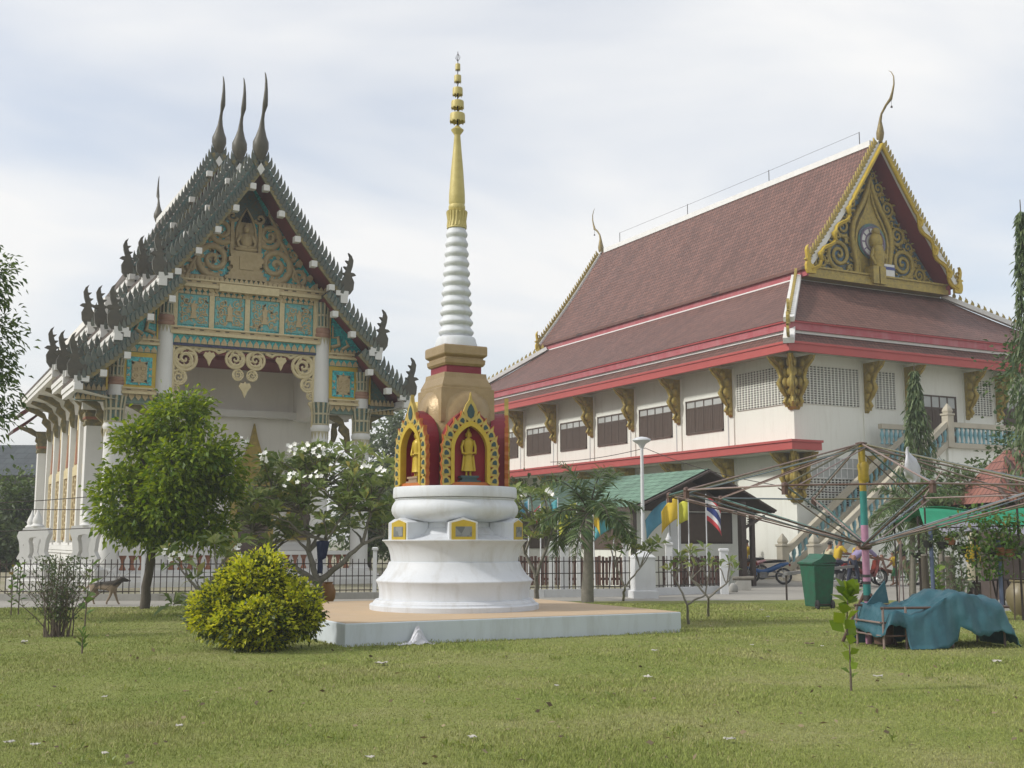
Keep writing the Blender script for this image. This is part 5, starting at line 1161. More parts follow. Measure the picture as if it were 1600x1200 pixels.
# ---- grass
def grass_material():
    m = bpy.data.materials.new('grass_blades'); m.use_nodes = True; n = m.node_tree; b = n.nodes['Principled BSDF']; L_ = n.links.new
    t = n.nodes.new('ShaderNodeTexCoord'); a = n.nodes.new('ShaderNodeTexNoise'); a.inputs['Scale'].default_value = .55; a.inputs['Detail'].default_value = 8; a.inputs['Roughness'].default_value = .62; L_(t.outputs['Object'], a.inputs['Vector'])
    rp_ = n.nodes.new('ShaderNodeValToRGB'); e = rp_.color_ramp.elements; e[0].position = .30; e[0].color = (.20, .25, .055, 1); e[1].position = .72; e[1].color = (.33, .32, .13, 1); x = e.new(.5); x.color = (.26, .29, .08, 1); L_(a.outputs[0], rp_.inputs[0])
    ge = n.nodes.new('ShaderNodeNewGeometry'); mr = n.nodes.new('ShaderNodeMapRange'); mr.inputs[3].default_value = .8; mr.inputs[4].default_value = 1.2; L_(ge.outputs['Random Per Island'], mr.inputs[0])
    h = n.nodes.new('ShaderNodeHueSaturation'); L_(rp_.outputs[0], h.inputs['Color']); L_(mr.outputs[0], h.inputs['Value'])
    m2 = n.nodes.new('ShaderNodeMath'); m2.operation = 'GREATER_THAN'; m2.inputs[1].default_value = .94; L_(ge.outputs['Random Per Island'], m2.inputs[0])
    mx_ = n.nodes.new('ShaderNodeMix'); mx_.data_type = 'RGBA'; mx_.inputs[7].default_value = (.34, .29, .15, 1); L_(m2.outputs[0], mx_.inputs[0]); L_(h.outputs[0], mx_.inputs[6]); L_(mx_.outputs[2], b.inputs['Base Color'])
    b.inputs['Roughness'].default_value = .7; b.inputs['Specular IOR Level'].default_value = .2
    return m
N = 430000
dd = 6.8 * (28.5 / 6.8) ** g.random(N); lat = (g.random(N) * 2 - 1) * (dd * .475 + .8)
sy_, cy_ = math.sin(YAW), math.cos(YAW)
X = sy_ * dd + cy_ * lat; Y = cy_ * dd - sy_ * lat
la = np.array([cy_ * p.x - sy_ * p.y for p in LAWN]); lf = np.array([sy_ * p.x + cy_ * p.y for p in LAWN]); th = np.arctan2(la, lf)
ed = np.interp(np.arctan2(lat, dd), th, lf) + g.normal(size=N) * .12
ok = (dd < ed) & ~((X > PX0 - .01) & (X < PX1 + .01) & (Y > PY0 - .01) & (Y < PY1 + .01))
X, Y, dd = X[ok], Y[ok], dd[ok]; n = len(X)
hgt = .015 * g.uniform(.5, 1.5, n) * (1 + .7 * np.sin(X * 1.3 + 2) * np.sin(Y * 1.1)); hgt = np.clip(hgt, .010, .045)
# longer fringe against the platform and round the shrub
nearp = (np.abs(Y - PY0) < .18) & (X > PX0 - .3) & (X < PX1 + .3) | (np.abs(X - PX0) < .18) & (Y > PY0) & (Y < PY1); hgt[nearp] *= 1.9
farf = dd > 22; hgt[farf] *= 1.6
wd = np.clip(.0022 * dd / 8, .002, .007) * g.uniform(.7, 1.4, n); a = g.uniform(0, 6.28, n); ln = hgt * g.uniform(.2, 1.0, n); az = g.uniform(0, 6.28, n)
V = np.zeros((n, 4, 3)); bx, by = np.cos(a) * wd, np.sin(a) * wd
V[:, 0] = np.stack([X - bx, Y - by, np.full(n, -.002)], 1); V[:, 1] = np.stack([X + bx, Y + by, np.full(n, -.002)], 1)
mxp, myp = X + np.cos(az) * ln * .4, Y + np.sin(az) * ln * .4
V[:, 2] = np.stack([X + bx * .5 + np.cos(az) * ln, Y + by * .5 + np.sin(az) * ln, hgt], 1); V[:, 3] = np.stack([X - bx * .5 + np.cos(az) * ln * .9, Y - by * .5 + np.sin(az) * ln * .9, hgt * .96], 1)
tag(inst('grass', quads_mesh('grass', V, grass_material())), 'short mown grass with dry patches across the lawn', 'grass', kind='stuff')

n = 420; dd2 = 8 * (24 / 8) ** g.random(n); lat = (g.random(n) * 2 - 1) * (dd2 * .47 + .5); X2 = sy_ * dd2 + cy_ * lat; Y2 = cy_ * dd2 - sy_ * lat
ok = ~((X2 > PX0 - .05) & (X2 < PX1 + .05) & (Y2 > PY0 - .05) & (Y2 < PY1 + .05)); X2, Y2 = X2[ok], Y2[ok]; n = len(X2)
D = g.normal(size=(n, 3)); D[:, 2] *= .15
tag(inst('fallen_leaves', quads_mesh('fallen_leaves', leaf_quads(np.stack([X2, Y2, np.full(n, .028)], 1), D, .05 * g.uniform(.5, 1.5, n), .3, g, .1, -.1), leafmat('dry_leaves', (.07, .05, .03), (.30, .24, .14), .1, .8))), 'small dry leaves scattered over the lawn', 'leaves', kind='stuff')
n = 90; dd2 = 8 * (24 / 8) ** g.random(n); lat = (g.random(n) * 2 - 1) * (dd2 * .47 + .5); X2 = sy_ * dd2 + cy_ * lat; Y2 = cy_ * dd2 - sy_ * lat
ok = ~((X2 > PX0 - .1) & (X2 < PX1 + .1) & (Y2 > PY0 - .1) & (Y2 < PY1 + .1)); X2, Y2 = np.repeat(X2[ok], 22), np.repeat(Y2[ok], 22); n = len(X2)
D = g.normal(size=(n, 3)) * .5; D[:, 2] = 1
tag(inst('weed_tufts', quads_mesh('weed_tufts', leaf_quads(np.stack([X2 + g.normal(size=n) * .05, Y2 + g.normal(size=n) * .05, np.zeros(n)], 1), D, .085 * g.uniform(.5, 1.3, n), .07, g, .02, .3), leafmat('weed_blades', (.16, .22, .05), (.27, .31, .08), .3))), 'small tufts of taller grass in the lawn', 'grass', kind='stuff')
# ================================================================ things in the grounds
plastic_green = mk('green_plastic', (.015, .115, .065), .5, (.03, .075, .05), 7, .9, .1, 40)
rubber = mk('black_rubber', (.02, .02, .022), .8, (.035, .033, .03), 20, .6)
steel = mk('grey_steel_tube', (.26, .27, .28), .45, (.17, .14, .12), 9, .7, metal=.3)
chrome = mk('chrome', (.5, .5, .5), .25, (.4, .4, .4), 9, .5, metal=.9)
from mathutils import noise
skin = mk('brown_skin', (.24, .13, .08), .55, (.20, .10, .06), 12, .5)
hair_mat = mk('black_hair', (.012, .010, .009), .6, (.02, .017, .014), 40, .7)

# ---- statues in the two visible niches and the rest
def statue(label, ang, shut):
    n = Matrix.Rotation(ang, 3, 'Z') @ Vector((0, -1, 0)); t = thing('buddha_statue', (CX + n.x * .80, CY + n.y * .80, 2.465), label, 'statue', 'gold statues in the stupa niches', ang)
    mb = MB(); mb.box(-.17, .17, -.10, .09, .0, .03); mb.box(-.13, .13, -.075, .075, .03, .075); mb.box(-.16, .16, -.09, .09, .075, .11)
    for sx in (1, -1): mb.tube([(.165 * sx, -.07, 0), (.2 * sx, -.08, .02)], [.02, .012], 6)
    mb.build('pedestal', mk('statue_pedestal_%s' % shut, *((.05, .09, .10), .5) if shut == 'a' else ((.32, .22, .14), .5)), t)
    mb = MB()
    for sx in (1, -1): mb.tube([(.04 * sx, 0, .11), (.042 * sx, 0, .16), (.043 * sx, 0, .25)], [.026, .02, .028], 8); mb.tube([(.04 * sx, .01, .122), (.045 * sx, -.05, .118)], [.02, .014], 6)
    mb.lathe([(.10, 0), (.135, .0), (.115, .05), (.098, .16), (.09, .26), (.082, .34), (.098, .44), (.112, .52), (.085, .575), (.035, .60), (.034, .625)], 20, (0, 0, .20), 0, 1, .62)
    mb.prism([(-.15, .205), (-.10, .20), (-.085, .45), (-.11, .5)], -.02, .02, 'y'); mb.prism([(.15, .205), (.10, .20), (.085, .45), (.11, .5)], -.02, .02, 'y')
    mb.ball((0, 0, .865), .056, 14, 10, (.9, 1, 1.25)); mb.ball((0, .005, .935), .03, 10, 6, (1, 1, 1.1)); mb.tube([(0, .005, .95), (0, .005, 1.0)], [.018, .003], 6)
    for sx in (1, -1):
        mb.tube([(.10 * sx, 0, .75), (.145 * sx, .0, .64), (.135 * sx, -.04, .52), (.05 * sx, -.085, .50 + (.03 if sx > 0 else 0))], [.034, .03, .026, .02], 8); mb.tube([(.05 * sx, -.085, .51), (-.02 * sx, -.09, .53)], [.018, .01], 6); mb.tube([(.052 * sx, 0, .88), (.056 * sx, 0, .82)], [.012, .01], 6)
    mb.tube([(0, -.052, .875), (0, -.065, .858)], [.008, .012], 6)
    mb.build('figure', yellow_gold, t, 60, (0, 0, 0), (0, 0, 0), (.84, .84, .94)); return t
statue('gold standing statue on a dark pedestal in the front stupa niche', R(-9), 'a')
statue('gold standing statue on a brown pedestal in the left stupa niche', R(-81), 'b')

# ---- boundary fence along the lane
FP = [G(-120, 938), G(40, 938), G(225, 938), G(400, 937), G(583, 935), G(700, 934), G(850, 933), G(974, 931.5), G(1046, 929), G(1132, 926.5)]
bar_me = MB().box(-.010, .010, -.010, .010, 0, .86).mesh('picket', black_metal)
tip_me = None
for i, (a, b) in enumerate(zip(FP[:-1], FP[1:])):
    where = ['at the left edge', 'behind the broad-leaved weed', 'behind the leafy tree', 'behind the lime shrub', 'just behind the stupa', 'right of the stupa', 'behind the palm trunk', 'beside the square gatepost', 'below the yellow flags'][i]
    t = thing('iron_fence', a, 'span of thin dark iron pickets on a kerb ' + where, 'fence', 'spans of iron fence along the lane'); v = b - a; L_ = v.length; ang = math.atan2(v.y, v.x); t.rotation_euler = (0, 0, ang)
    kz = .16 if i < 5 else .20
    MB().box(0, L_, -.09, .09, -.05, kz).build('kerb', kerb_mat if i < 5 else white, t)
    for z in (kz + .06, kz + .42, kz + .74): MB().box(0, L_, -.012, .012, z - .012, z + .012).build('rail', black_metal, t)
    n = int(L_ / .15)
    for k in range(n): inst('picket', bar_me, t, ((k + .5) * L_ / n, 0, kz + .0))
post_at = [(-40, 938, .11, 1.25, 'leftmost white fence post'), (222, 938, .09, 1.18, 'white fence post directly behind the slim tree trunk'), (585, 935, .10, 1.25, 'white fence post touching the left side of the stupa'), (882, 932, .22, 1.28, 'broad white fence pillar left of the palm trunk'), (862, 921, .17, 1.40, 'set-back white pillar nearest the stupa'), (906, 921, .10, 1.36, 'narrow white pillar half hidden by the palm trunk'), (978, 921, .17, 1.36, 'set-back white pillar left of the square gatepost'), (1046, 921, .20, 1.36, 'set-back white pillar with a ball cap below the blue flag'), (1132, 928, .21, 1.20, 'white end pillar beside the parked motorbikes')]
for px, py, w_, h_, lab in post_at:
    p = G(px, py); t = thing('fence_post', p, lab, 'post', 'white fence posts', -YAW)
    MB().box(-w_ / 2, w_ / 2, -w_ / 2, w_ / 2, -.05, h_).build('shaft', white, t); MB().square([(w_ / 2 + .025, 0), (w_ / 2 + .025, .05), (w_ / 2, .07)], (0, 0, h_)).build('cap', white, t)
    if px == 1046: mb = MB(); mb.lathe([(.05, 0), (.09, .05), (.10, .12), (.06, .18), (.03, .26), (.02, .3)], 14, (0, 0, h_ + .07)); mb.build('ball', white, t, 50)
p = G(1005, 934); t = thing('gatepost', p, 'square white gatepost with pyramid cap right of the palm', 'gatepost', None, R(8) - YAW)
MB().square([(.33, -.05), (.33, .18), (.27, .2), (.27, 1.02), (.28, 1.03), (.28, 1.07), (.01, 1.27)]).build('shaft', white, t)
# brown slatted fence farther back
redbrown = mk('red_brown_slats', (.13, .07, .055), .7, (.10, .055, .045), 5, .7, rand=.3)
a, b = G(806, 917), G(1128, 916.5); v = b - a; t = thing('slat_fence', a, 'low red-brown slatted fence behind the white pillars', 'fence', None, math.atan2(v.y, v.x))
sl = MB().box(-.045, .045, -.012, .012, 0, .92).mesh('slat', redbrown); n = int(v.length / .115)
for k in range(n): inst('slat', sl, t, ((k + .5) * v.length / n, 0, .05), (0, 0, 0), (1, 1, 1 + .03 * math.sin(k * 1.7)))
for z in (.25, .8): MB().box(0, v.length, .012, .05, z - .04, z + .04).build('rail', redbrown, t)

# ---- temple boundary shrines and shrub pots
for px, dep, s, lab in ((47, 37.5, .92, 'white boundary stone with a pointed top, left of the pair beside the temple'), (56, 36, 1.0, 'white boundary stone with a pointed top, right of the pair beside the temple'), (133, 35, 1.05, 'white boundary stone shrine in front of the temple corner pillar')):
    p = AT(px, 870, dep); t = thing('boundary_stone', (p.x, p.y, 0), lab, 'shrine', 'white boundary stones', -YAW)
    mb = MB(); mb.square([(.55 * s, 0), (.55 * s, .3), (.45 * s, .34), (.45 * s, .62), (.36 * s, .7), (.30 * s, .78)]); mb.build('pedestal', temple_white, t)
    leaf_o = [(-.24, .78), (-.40, .95), (-.30, 1.15), (-.34, 1.5), (-.42, 1.7), (-.36, 1.86), (0, 1.9)]; leaf_o = [(x * s, .78 * 1 + (z - .78) * s) for x, z in leaf_o]; po = leaf_o + [(-x, z) for x, z in leaf_o[-2::-1]]
    hole = [(x * .45, .9 * s + (z - .78) * .62) for x, z in po]
    mb = MB(); ring_prism(mb, po, hole, -.16, .16); mb.prism([(-.2 * s, .78), (.2 * s, .78), (.17 * s, .95), (-.17 * s, .95)], -.15, .15, 'y'); mb.build('leaf_slab', temple_white, t)
    mb = MB(); mb.lathe([(.18, 0), (.2, .05), (.13, .12), (.15, .2), (.12, .3), (.05, .45), (.01, .58)], 14, (0, 0, 1.66 + .22 * s)); mb.build('finial', temple_white, t, 50)

# ---- green-roofed shelter in front of the hall
green_roof = tilemat('green_roof_tiles', (.15, .26, .185), (.125, .215, .155), .5, .34, (.04, .09, .06))
timber = mk('weathered_timber', (.085, .065, .055), .8, (.06, .045, .04), 6, .7)
sh = thing('green_shelter', (23.6, 31.0, 0), 'low cream building with green tiled roof behind the flags', 'building')
mb = MB()
for sx, x0 in ((-1, -3.0), (1, 2.7)):
    z1 = 2.55; L_ = math.hypot(x0, 3.82 - z1)
    mb.quad((0, 0, 3.82), (x0, 0, z1), (x0, 9.4, z1), (0, 9.4, 3.82), [(0, 0), (0, -L_), (9.4, -L_), (9.4, 0)])
mb.build('roof', green_roof, sh, recalc=False)
mb = MB()
for x0 in (-3.0, 2.7): mb.bar((0, -.03, 3.74), (x0, -.03, 2.47), .06, .2, (0, 1, 0)); mb.bar((x0, 0, 2.47), (x0, 9.4, 2.47), .08, .14)
mb.build('bargeboard', timber, sh)
mb = MB(); mb.quad((0, .02, 3.76), (-2.95, .02, 2.5), (-2.95, 9.35, 2.5), (0, 9.35, 3.76)); mb.quad((0, .02, 3.76), (2.65, .02, 2.5), (2.65, 9.35, 2.5), (0, 9.35, 3.76)); mb.build('roof_lining', timber, sh, recalc=False)
mb = MB(); mb.prism([(-2.2, 2.45), (2.0, 2.45), (0, 3.45)], .95, 1.0, 'y'); mb.build('gable_board', timber, sh)
MB().box(-2.3, 2.0, 1.0, 9.2, 0, 2.5).build('wall', cream, sh)
MB().box(-.65, 1.6, .955, 1.0, 1.45, 2.35).build('wide_window', brown_wood, sh); MB().box(-2.34, -2.3, 1.5, 4.2, 1.2, 2.3).build('side_window', brown_wood, sh); MB().box(-2.345, -2.3, 5.2, 8.5, 1.2, 2.3).build('side_window', brown_wood, sh)
MB().box(-.75, 1.7, .99, .995, 1.38, 2.42).build('window_surround', timber, sh)
for x, y in ((-2.85, .15), (-2.85, 4.6), (1.9, .2)): MB().box(x - .07, x + .07, y - .07, y + .07, 0, 2.6).build('post', timber, sh)
MB().box(-.9, -.5, .9, .95, .0, 2.4).build('white_jamb', white, sh)
# dark timber post with brace right of the shelter
p = AT(1160, 850, 39); t = thing('timber_post', (p.x, p.y, 0), 'stout dark timber post standing left of the hall corner', 'post'); MB().box(-.10, .10, -.10, .10, 0, 2.75).build('shaft', timber, t)
mb = MB(); mb.bar((.1, 0, 1.9), (.95, 0, 2.3), .08); mb.build('brace', timber, t)

# ---- street lamp
p = G(1006, 927); lp = thing('street_lamp', p, 'slim white lamp post with saucer head in front of the hall', 'street lamp'); hh = AT(1006, 688, 1.5 * 1836 / (927 - 844)).z
mb = MB(); mb.tube([(0, 0, -.05), (0, 0, hh * .6), (0, 0, hh - .12)], [.06, .052, .045], 10); mb.lathe([(.10, 0), (.10, .35), (.06, .4)], 12); mb.build('pole', white, lp, 40)
mb = MB(); mb.lathe([(.05, 0), (.12, .12), (.22, .18), (.27, .22), (.26, .26), (.15, .31), (.03, .33)], 24, (0, 0, hh - .16)); mb.build('lamp_head', mk('lamp_housing', (.60, .62, .64), .4), lp, 50)

# ---- flags
def cloth_strip(w_, h_, nx, nz, fn):
    vs = [fn(i / nx, j / nz) for j in range(nz + 1) for i in range(nx + 1)]; fs = [(j * (nx + 1) + i, j * (nx + 1) + i + 1, (j + 1) * (nx + 1) + i + 1, (j + 1) * (nx + 1) + i) for j in range(nz) for i in range(nx)]; return vs, fs
FLAGC = {'yellow': (.60, .42, .03), 'lemon': (.55, .55, .06), 'blue': (.10, .30, .42), 'teal': (.08, .32, .36), 'red': (.50, .05, .06), 'white': (.70, .70, .70), 'navy': (.03, .05, .20)}
fm = {k: mk('flag_' + k, v, .75, tuple(c * .8 for c in v), 4, .6) for k, v in FLAGC.items()}
def flag(label, px, top, base, col, w_, h_, sgn, droop, lean=0.0, dep=None):
    p = G(px, base); dep = 1.5 * 1836 / (base - 844); ht = AT(px, top, dep).z; t = thing('flag_pole', p, label, 'flag', 'flags on white poles', -YAW)
    lx = lean * ht; mb = MB(); mb.tube([(0, 0, -.05), (lx, 0, ht)], [.022, .015], 8); mb.build('pole', white, t)
    ph = rnd.uniform(0, 6); x0 = lx
    def fn(u, v):  # u along fly, v up
        z = ht - .04 - h_ * (1 - v) - droop * u ** 1.3 * w_; x = x0 - lean * h_ * (1 - v) + sgn * w_ * u * (1 - .25 * droop * u); y = .10 * math.sin(u * 7 + ph + v * 1.5) * u + .05 * math.sin(v * 5 + ph) * u
        return (x, y, z)
    vs, fs = cloth_strip(w_, h_, 12, 10, fn); me = bpy.data.meshes.new('flag_cloth'); me.from_pydata(vs, [], fs)
    if col == 'thai':
        for m in ('red', 'white', 'navy'): me.materials.append(fm[m])
        for i, q in enumerate(me.polygons): j = i // 12; q.material_index = (0, 0, 1, 1, 2, 2, 2, 1, 1, 0)[j] if j < 10 else 0
    else: me.materials.append(fm[col])
    me.shade_smooth(); o = inst('flag_cloth', me, t); sm = o.modifiers.new('solid', 'SOLIDIFY'); sm.thickness = .004
    return t
flag('yellow orange flag hanging left from its pole above the set-back pillar', 1062, 771, 925, 'yellow', .62, .66, -1, .75)
flag('lemon flag behind the yellow orange one', 1078, 776, 924, 'lemon', .42, .62, -1, .5)
flag('pale blue flag on a leaning pole beside the yellow flags', 1052, 778, 919, 'blue', .85, .62, -1, .75, -.06)
flag('striped red white and blue flag below the merry-go-round rim', 1106, 770, 926, 'thai', .55, .72, 1, .85)
flag('teal flag on a leaning pole behind the palm fronds', 952, 796, 921, 'teal', .75, .50, -1, .55, .10)
flag('amber flag drooping beside the palm trunk', 930, 778, 922, 'yellow', .30, .75, 1, 1.2, -.02)
flag('lemon flag on the tall thin pole right of the stupa', 893, 788, 931, 'lemon', .42, .55, -1, .9)
flag('bright yellow flag among the frangipani leaves', 902, 782, 921, 'lemon', .70, .5, -1, .4)
flag('grey teal flag among the frangipani leaves', 872, 776, 921, 'teal', .40, .5, -1, .8)
flag('small striped flag close to the stupa', 845, 786, 928, 'thai', .30, .42, -1, .9)
flag('small blue flag nearest the stupa', 826, 778, 926, 'blue', .34, .40, -1, .8)

# ---- merry-go-round frame
MC = G(1358, 1006); mg = thing('merry_go_round', MC, 'bare merry-go-round frame of rusty tubes on a striped pole', 'merry-go-round')
paints = [('yellow_pole_paint', (.38, .27, .03)), ('teal_pole_paint', (.03, .22, .20)), ('pink_pole_paint', (.44, .22, .33)), ('dark_band_paint', (.05, .05, .05)), ('pale_pink_tube', (.26, .19, .17)), ('rusty_tube', (.12, .07, .055)), ('blue_grey_tube', (.17, .21, .24)), ('olive_tube', (.12, .11, .05)), ('green_tube', (.05, .14, .12))]
pm = {n_: mk(n_, c, .5, tuple(x * .6 for x in c), 7, .7, .1, 40) for n_, c in paints}
HT = 2.92
for n_, z0, z1, r_ in (('pink_pole_paint', -.05, .62, .056), ('dark_band_paint', .62, .70, .072), ('teal_pole_paint', .70, .86, .064), ('dark_band_paint', .86, .90, .070), ('pink_pole_paint', .90, .96, .064), ('dark_band_paint', .96, 1.0, .070), ('pink_pole_paint', 1.0, 1.72, .062), ('teal_pole_paint', 1.72, 2.22, .060), ('yellow_pole_paint', 2.22, HT, .060)):
    MB().lathe([(r_ * .86, z0), (r_ * .86, z1)], 16).build('pole_section', pm[n_], mg, 40)
MB().lathe([(.03, HT), (.085, HT), (.085, HT + .02), (.02, HT + .035)], 16).build('pole_cap', pm['rusty_tube'], mg)
MB().lathe([(.066, 1.36), (.10, 1.39), (.10, 1.44), (.066, 1.48)], 16).build('lower_hub', pm['rusty_tube'], mg, 40)
mb = MB(); mb.lathe([(.062, 2.35), (.085, 2.40), (.075, 2.5), (.09, 2.60), (.062, 2.66)], 10, (.02, 0, 0)); mb.build('gear_case', pm['yellow_pole_paint'], mg, 40)
NOD = []
for k in range(10):
    a = R(18 + 36 * k) - YAW - R(90) + R(-18); NOD.append(Vector((2.9 * math.cos(a), 2.9 * math.sin(a), 2.2)))
cols = ['pale_pink_tube', 'rusty_tube', 'blue_grey_tube', 'pale_pink_tube', 'olive_tube', 'blue_grey_tube', 'pale_pink_tube', 'green_tube']
for k in range(10):
    a, b = NOD[k], NOD[(k + 1) % 10]
    mb = MB(); mb.tube([a, b], .013, 8); mb.build('rim_tube', pm[cols[k % 8]], mg, 40)
    mb = MB(); mb.tube([(0, 0, HT + .01) , a], .013, 8); mb.build('upper_spoke', pm[cols[(k + 3) % 8]], mg, 40)
    q = a.copy(); q.z = HT - .03; n_ = Vector((-a.y, a.x, 0)).normalized() * .07
    mb = MB(); mb.tube([Vector((0, 0, HT - .05)) + n_, a + n_ * 1.6 - Vector((0, 0, .04))], .010, 8); mb.build('upper_stay', pm[cols[(k + 5) % 8]], mg, 40)
    mb = MB(); mb.tube([(0, 0, 1.44), a], .013, 8); mb.build('lower_spoke', pm[cols[(k + 1) % 8]], mg, 40)
    mb = MB(); mb.tube([Vector((0, 0, 1.40)) - n_, a - n_ * 1.3 - Vector((0, 0, .03))], .010, 8); mb.build('lower_stay', pm[cols[(k + 2) % 8]], mg, 40)
    mb = MB(); mb.ball(a, .045, 8, 6); mb.box(a.x - .03, a.x + .03, a.y - .03, a.y + .03, a.z - .12, a.z + .03); mb.build('node_clamp', pm['rusty_tube'], mg, 40)
    for f in (.35, .5, .65, .8):
        m_ = Vector((0, 0, 1.44)).lerp(a, f); MB().torus(m_, .024, .008, 8, 5, 'z').build('seat_collar', pm['dark_band_paint'], mg)
for k in (1, 3):
    a = R(90 * k + 20); mb = MB(); mb.tube([(.05 * math.cos(a), .05 * math.sin(a), .72), (.42 * math.cos(a), .42 * math.sin(a), 0)], .025, 8); mb.build('foot_stay', pm['rusty_tube' if k % 2 else 'green_tube'], mg, 40)
mb = MB()
p0 = NOD[5]
mb.tube([NOD[4], NOD[4] + Vector((.25, -.2, .45))], .014, 6)
mb.build('loose_tube', pm['pale_pink_tube'], mg)
# seat hangers leaning on the ground at the right
mb = MB(); q = Vector((.45, -.25, 1.45)); mb.tube([q, (.32, -.30, .55)], .010, 6); mb.tube([q + Vector((.03, .02, .05)), (.40, -.32, .5)], .010, 6); mb.build('hanging_rod', pm['pale_pink_tube'], mg)
# white bag tied to a spoke
bp_ = AT(1424, 712, 16.2); t = thing('plastic_bag', bp_, 'white plastic bag hanging from a merry-go-round spoke', 'bag'); t.scale = (.8, .8, .8)
bagm = mk('white_translucent_bag', (.52, .52, .56), .4, (.42, .42, .46), 5, .6, .3, 12)
mb = MB(); mb.tube([(-.10, 0, .14), (-.09, 0, .06), (-.07, 0, -.02), (-.04, 0, -.12), (0, 0, -.24), (.03, 0, -.36), (.02, 0, -.44), (-.03, 0, -.50)], [.02, .035, .09, .135, .165, .165, .12, .03], 24, flat=(1, .5, 1)); o = mb.build('bag_body', bagm, t, 60)
for v_ in o.data.vertices: v_.co += Vector((noise.noise(v_.co * 9), noise.noise(v_.co * 11 + Vector((3, 0, 0))), noise.noise(v_.co * 8 + Vector((0, 5, 0))))) * .07

# ---- blue tarpaulin over parked seats
p = G(1457, 1009); tz = thing('tarpaulin', (p.x, p.y, 0), 'rumpled blue tarpaulin draped over a low frame on the lawn', 'tarpaulin', None, R(10) - YAW)
tarp_m = mk('blue_green_tarpaulin', (.022, .085, .115), .5, (.035, .125, .15), 1.6, .9, .8, 7, stain=.4, stain_col=(.10, .17, .19))
NX, NY = 56, 40; vs = []
from mathutils import noise
for j in range(NY + 1):
    for i in range(NX + 1):
        u, v = i / NX * 2 - 1, j / NY * 2 - 1           # u across, v depth (-1 near)
        x, y = u * 1.12, v * .75
        ex = max(0, abs(u) - .78) / .22; ey = max(0, abs(v) - .62) / .38
        top = .62 + .06 * math.sin(u * 3.1 + .8) + .05 * math.cos(v * 4 + u * 2) + .05 * noise.noise((u * 2.6, v * 2.2, 3)) + .09 * math.exp(-((u - .08) / .25) ** 2) - .07 * math.exp(-((u + .45) / .16) ** 2)
        fall = max(ey * (.62 if u < .12 else .40 + .04 * math.sin(u * 6)), ex * (.34 if u < 0 else .55))
        z = max(.015, top - fall + .07 * noise.noise((u * 4, v * 4, 1)) + .03 * noise.noise((u * 11, v * 9, 5)) - .045 * abs(noise.noise((u * 3.2 + v * 1.5, v * 3 - u, 11))) - .03 * abs(noise.noise((u * 7 - v * 2, v * 6, 13))))
        if v < -.62: y = -.465 - ey * (.10 + .10 * max(0, -u)) + .09 * noise.noise((u * 5, v * 2, 7)) + .04 * abs(noise.noise((u * 12, v * 3, 8)))
        if v > .62: y = .465 + ey * .08
        if u < -.78: x = -.875 - ex * .16
        if u > .78: x = .875 + ex * .20
        vs.append((x * .97, y, z))
fs = [(j * (NX + 1) + i, j * (NX + 1) + i + 1, (j + 1) * (NX + 1) + i + 1, (j + 1) * (NX + 1) + i) for j in range(NY) for i in range(NX) if not (i < 11 and j < 5)]
me = bpy.data.meshes.new('sheet'); me.from_pydata(vs, [], fs); me.materials.append(tarp_m); me.shade_smooth(); o = inst('sheet', me, tz); sm = o.modifiers.new('solid', 'SOLIDIFY'); sm.thickness = .006
mb = MB(); mb.prism([(-.9, .58), (-.55, .60), (-.60, .92)], .18, .20, 'y'); mb.build('raised_corner', tarp_m, tz)
for x, y in ((-.95, -.40), (-.62, -.42), (-.95, .4), (.95, -.3), (.95, .4), (.1, -.38)):
    MB().tube([(x, y, 0), (x, y, .58)], .018, 8).build('frame_leg', pm['pale_pink_tube'], tz)
for y in (-.4, .4): MB().tube([(-.98, y, .56), (.98, y, .56)], .018, 8).build('frame_rail', pm['rusty_tube'], tz)
for z in (.18, .36): MB().tube([(-.98, -.38, z), (-.98, .4, z)], .014, 8).build('frame_rung', pm['pale_pink_tube'], tz); MB().tube([(-.98, -.4, z), (-.6, -.42, z)], .014, 8).build('frame_rung', pm['rusty_tube'], tz)
mb = MB(); mb.lathe([(.03, 0), (.13, .02), (.15, .3), (.1, .42), (.02, .45)], 14, (-.75, .0, .02)); mb.build('seat_tub', pm['rusty_tube'], tz, 50)

# ---- wheelie bin
p = G(1279, 951); bn = thing('wheelie_bin', p, 'green wheeled rubbish bin with its lid ajar at the lawn edge', 'bin', None, R(18) - YAW); bn.scale = (.86, .86, 1.0)
def frust(mb, z0, z1, w0, d0, w1, d1, y0=0, y1=0): mb.add([(-w0, y0 - d0, z0), (w0, y0 - d0, z0), (w0, y0 + d0, z0), (-w0, y0 + d0, z0), (-w1, y1 - d1, z1), (w1, y1 - d1, z1), (w1, y1 + d1, z1), (-w1, y1 + d1, z1)], [(3, 2, 1, 0), (4, 5, 6, 7), (0, 1, 5, 4), (1, 2, 6, 5), (2, 3, 7, 6), (3, 0, 4, 7)])
mb = MB(); frust(mb, .05, .94, .24, .25, .31, .34); frust(mb, .94, .99, .325, .355, .325, .355); o = mb.build('bin_body', plastic_green, bn); bv = o.modifiers.new('b', 'BEVEL'); bv.width = .02; bv.segments = 2
for x in (-.16, 0, .16): MB().add([(x - .02, -.262, .15), (x + .02, -.262, .15), (x + .024, -.335, .88), (x - .024, -.335, .88), (x - .02, -.24, .15), (x + .02, -.24, .15), (x + .024, -.31, .88), (x - .024, -.31, .88)], [(0, 1, 2, 3), (0, 4, 5, 1), (1, 5, 6, 2), (2, 6, 7, 3), (3, 7, 4, 0)]).build('bin_rib', plastic_green, bn)
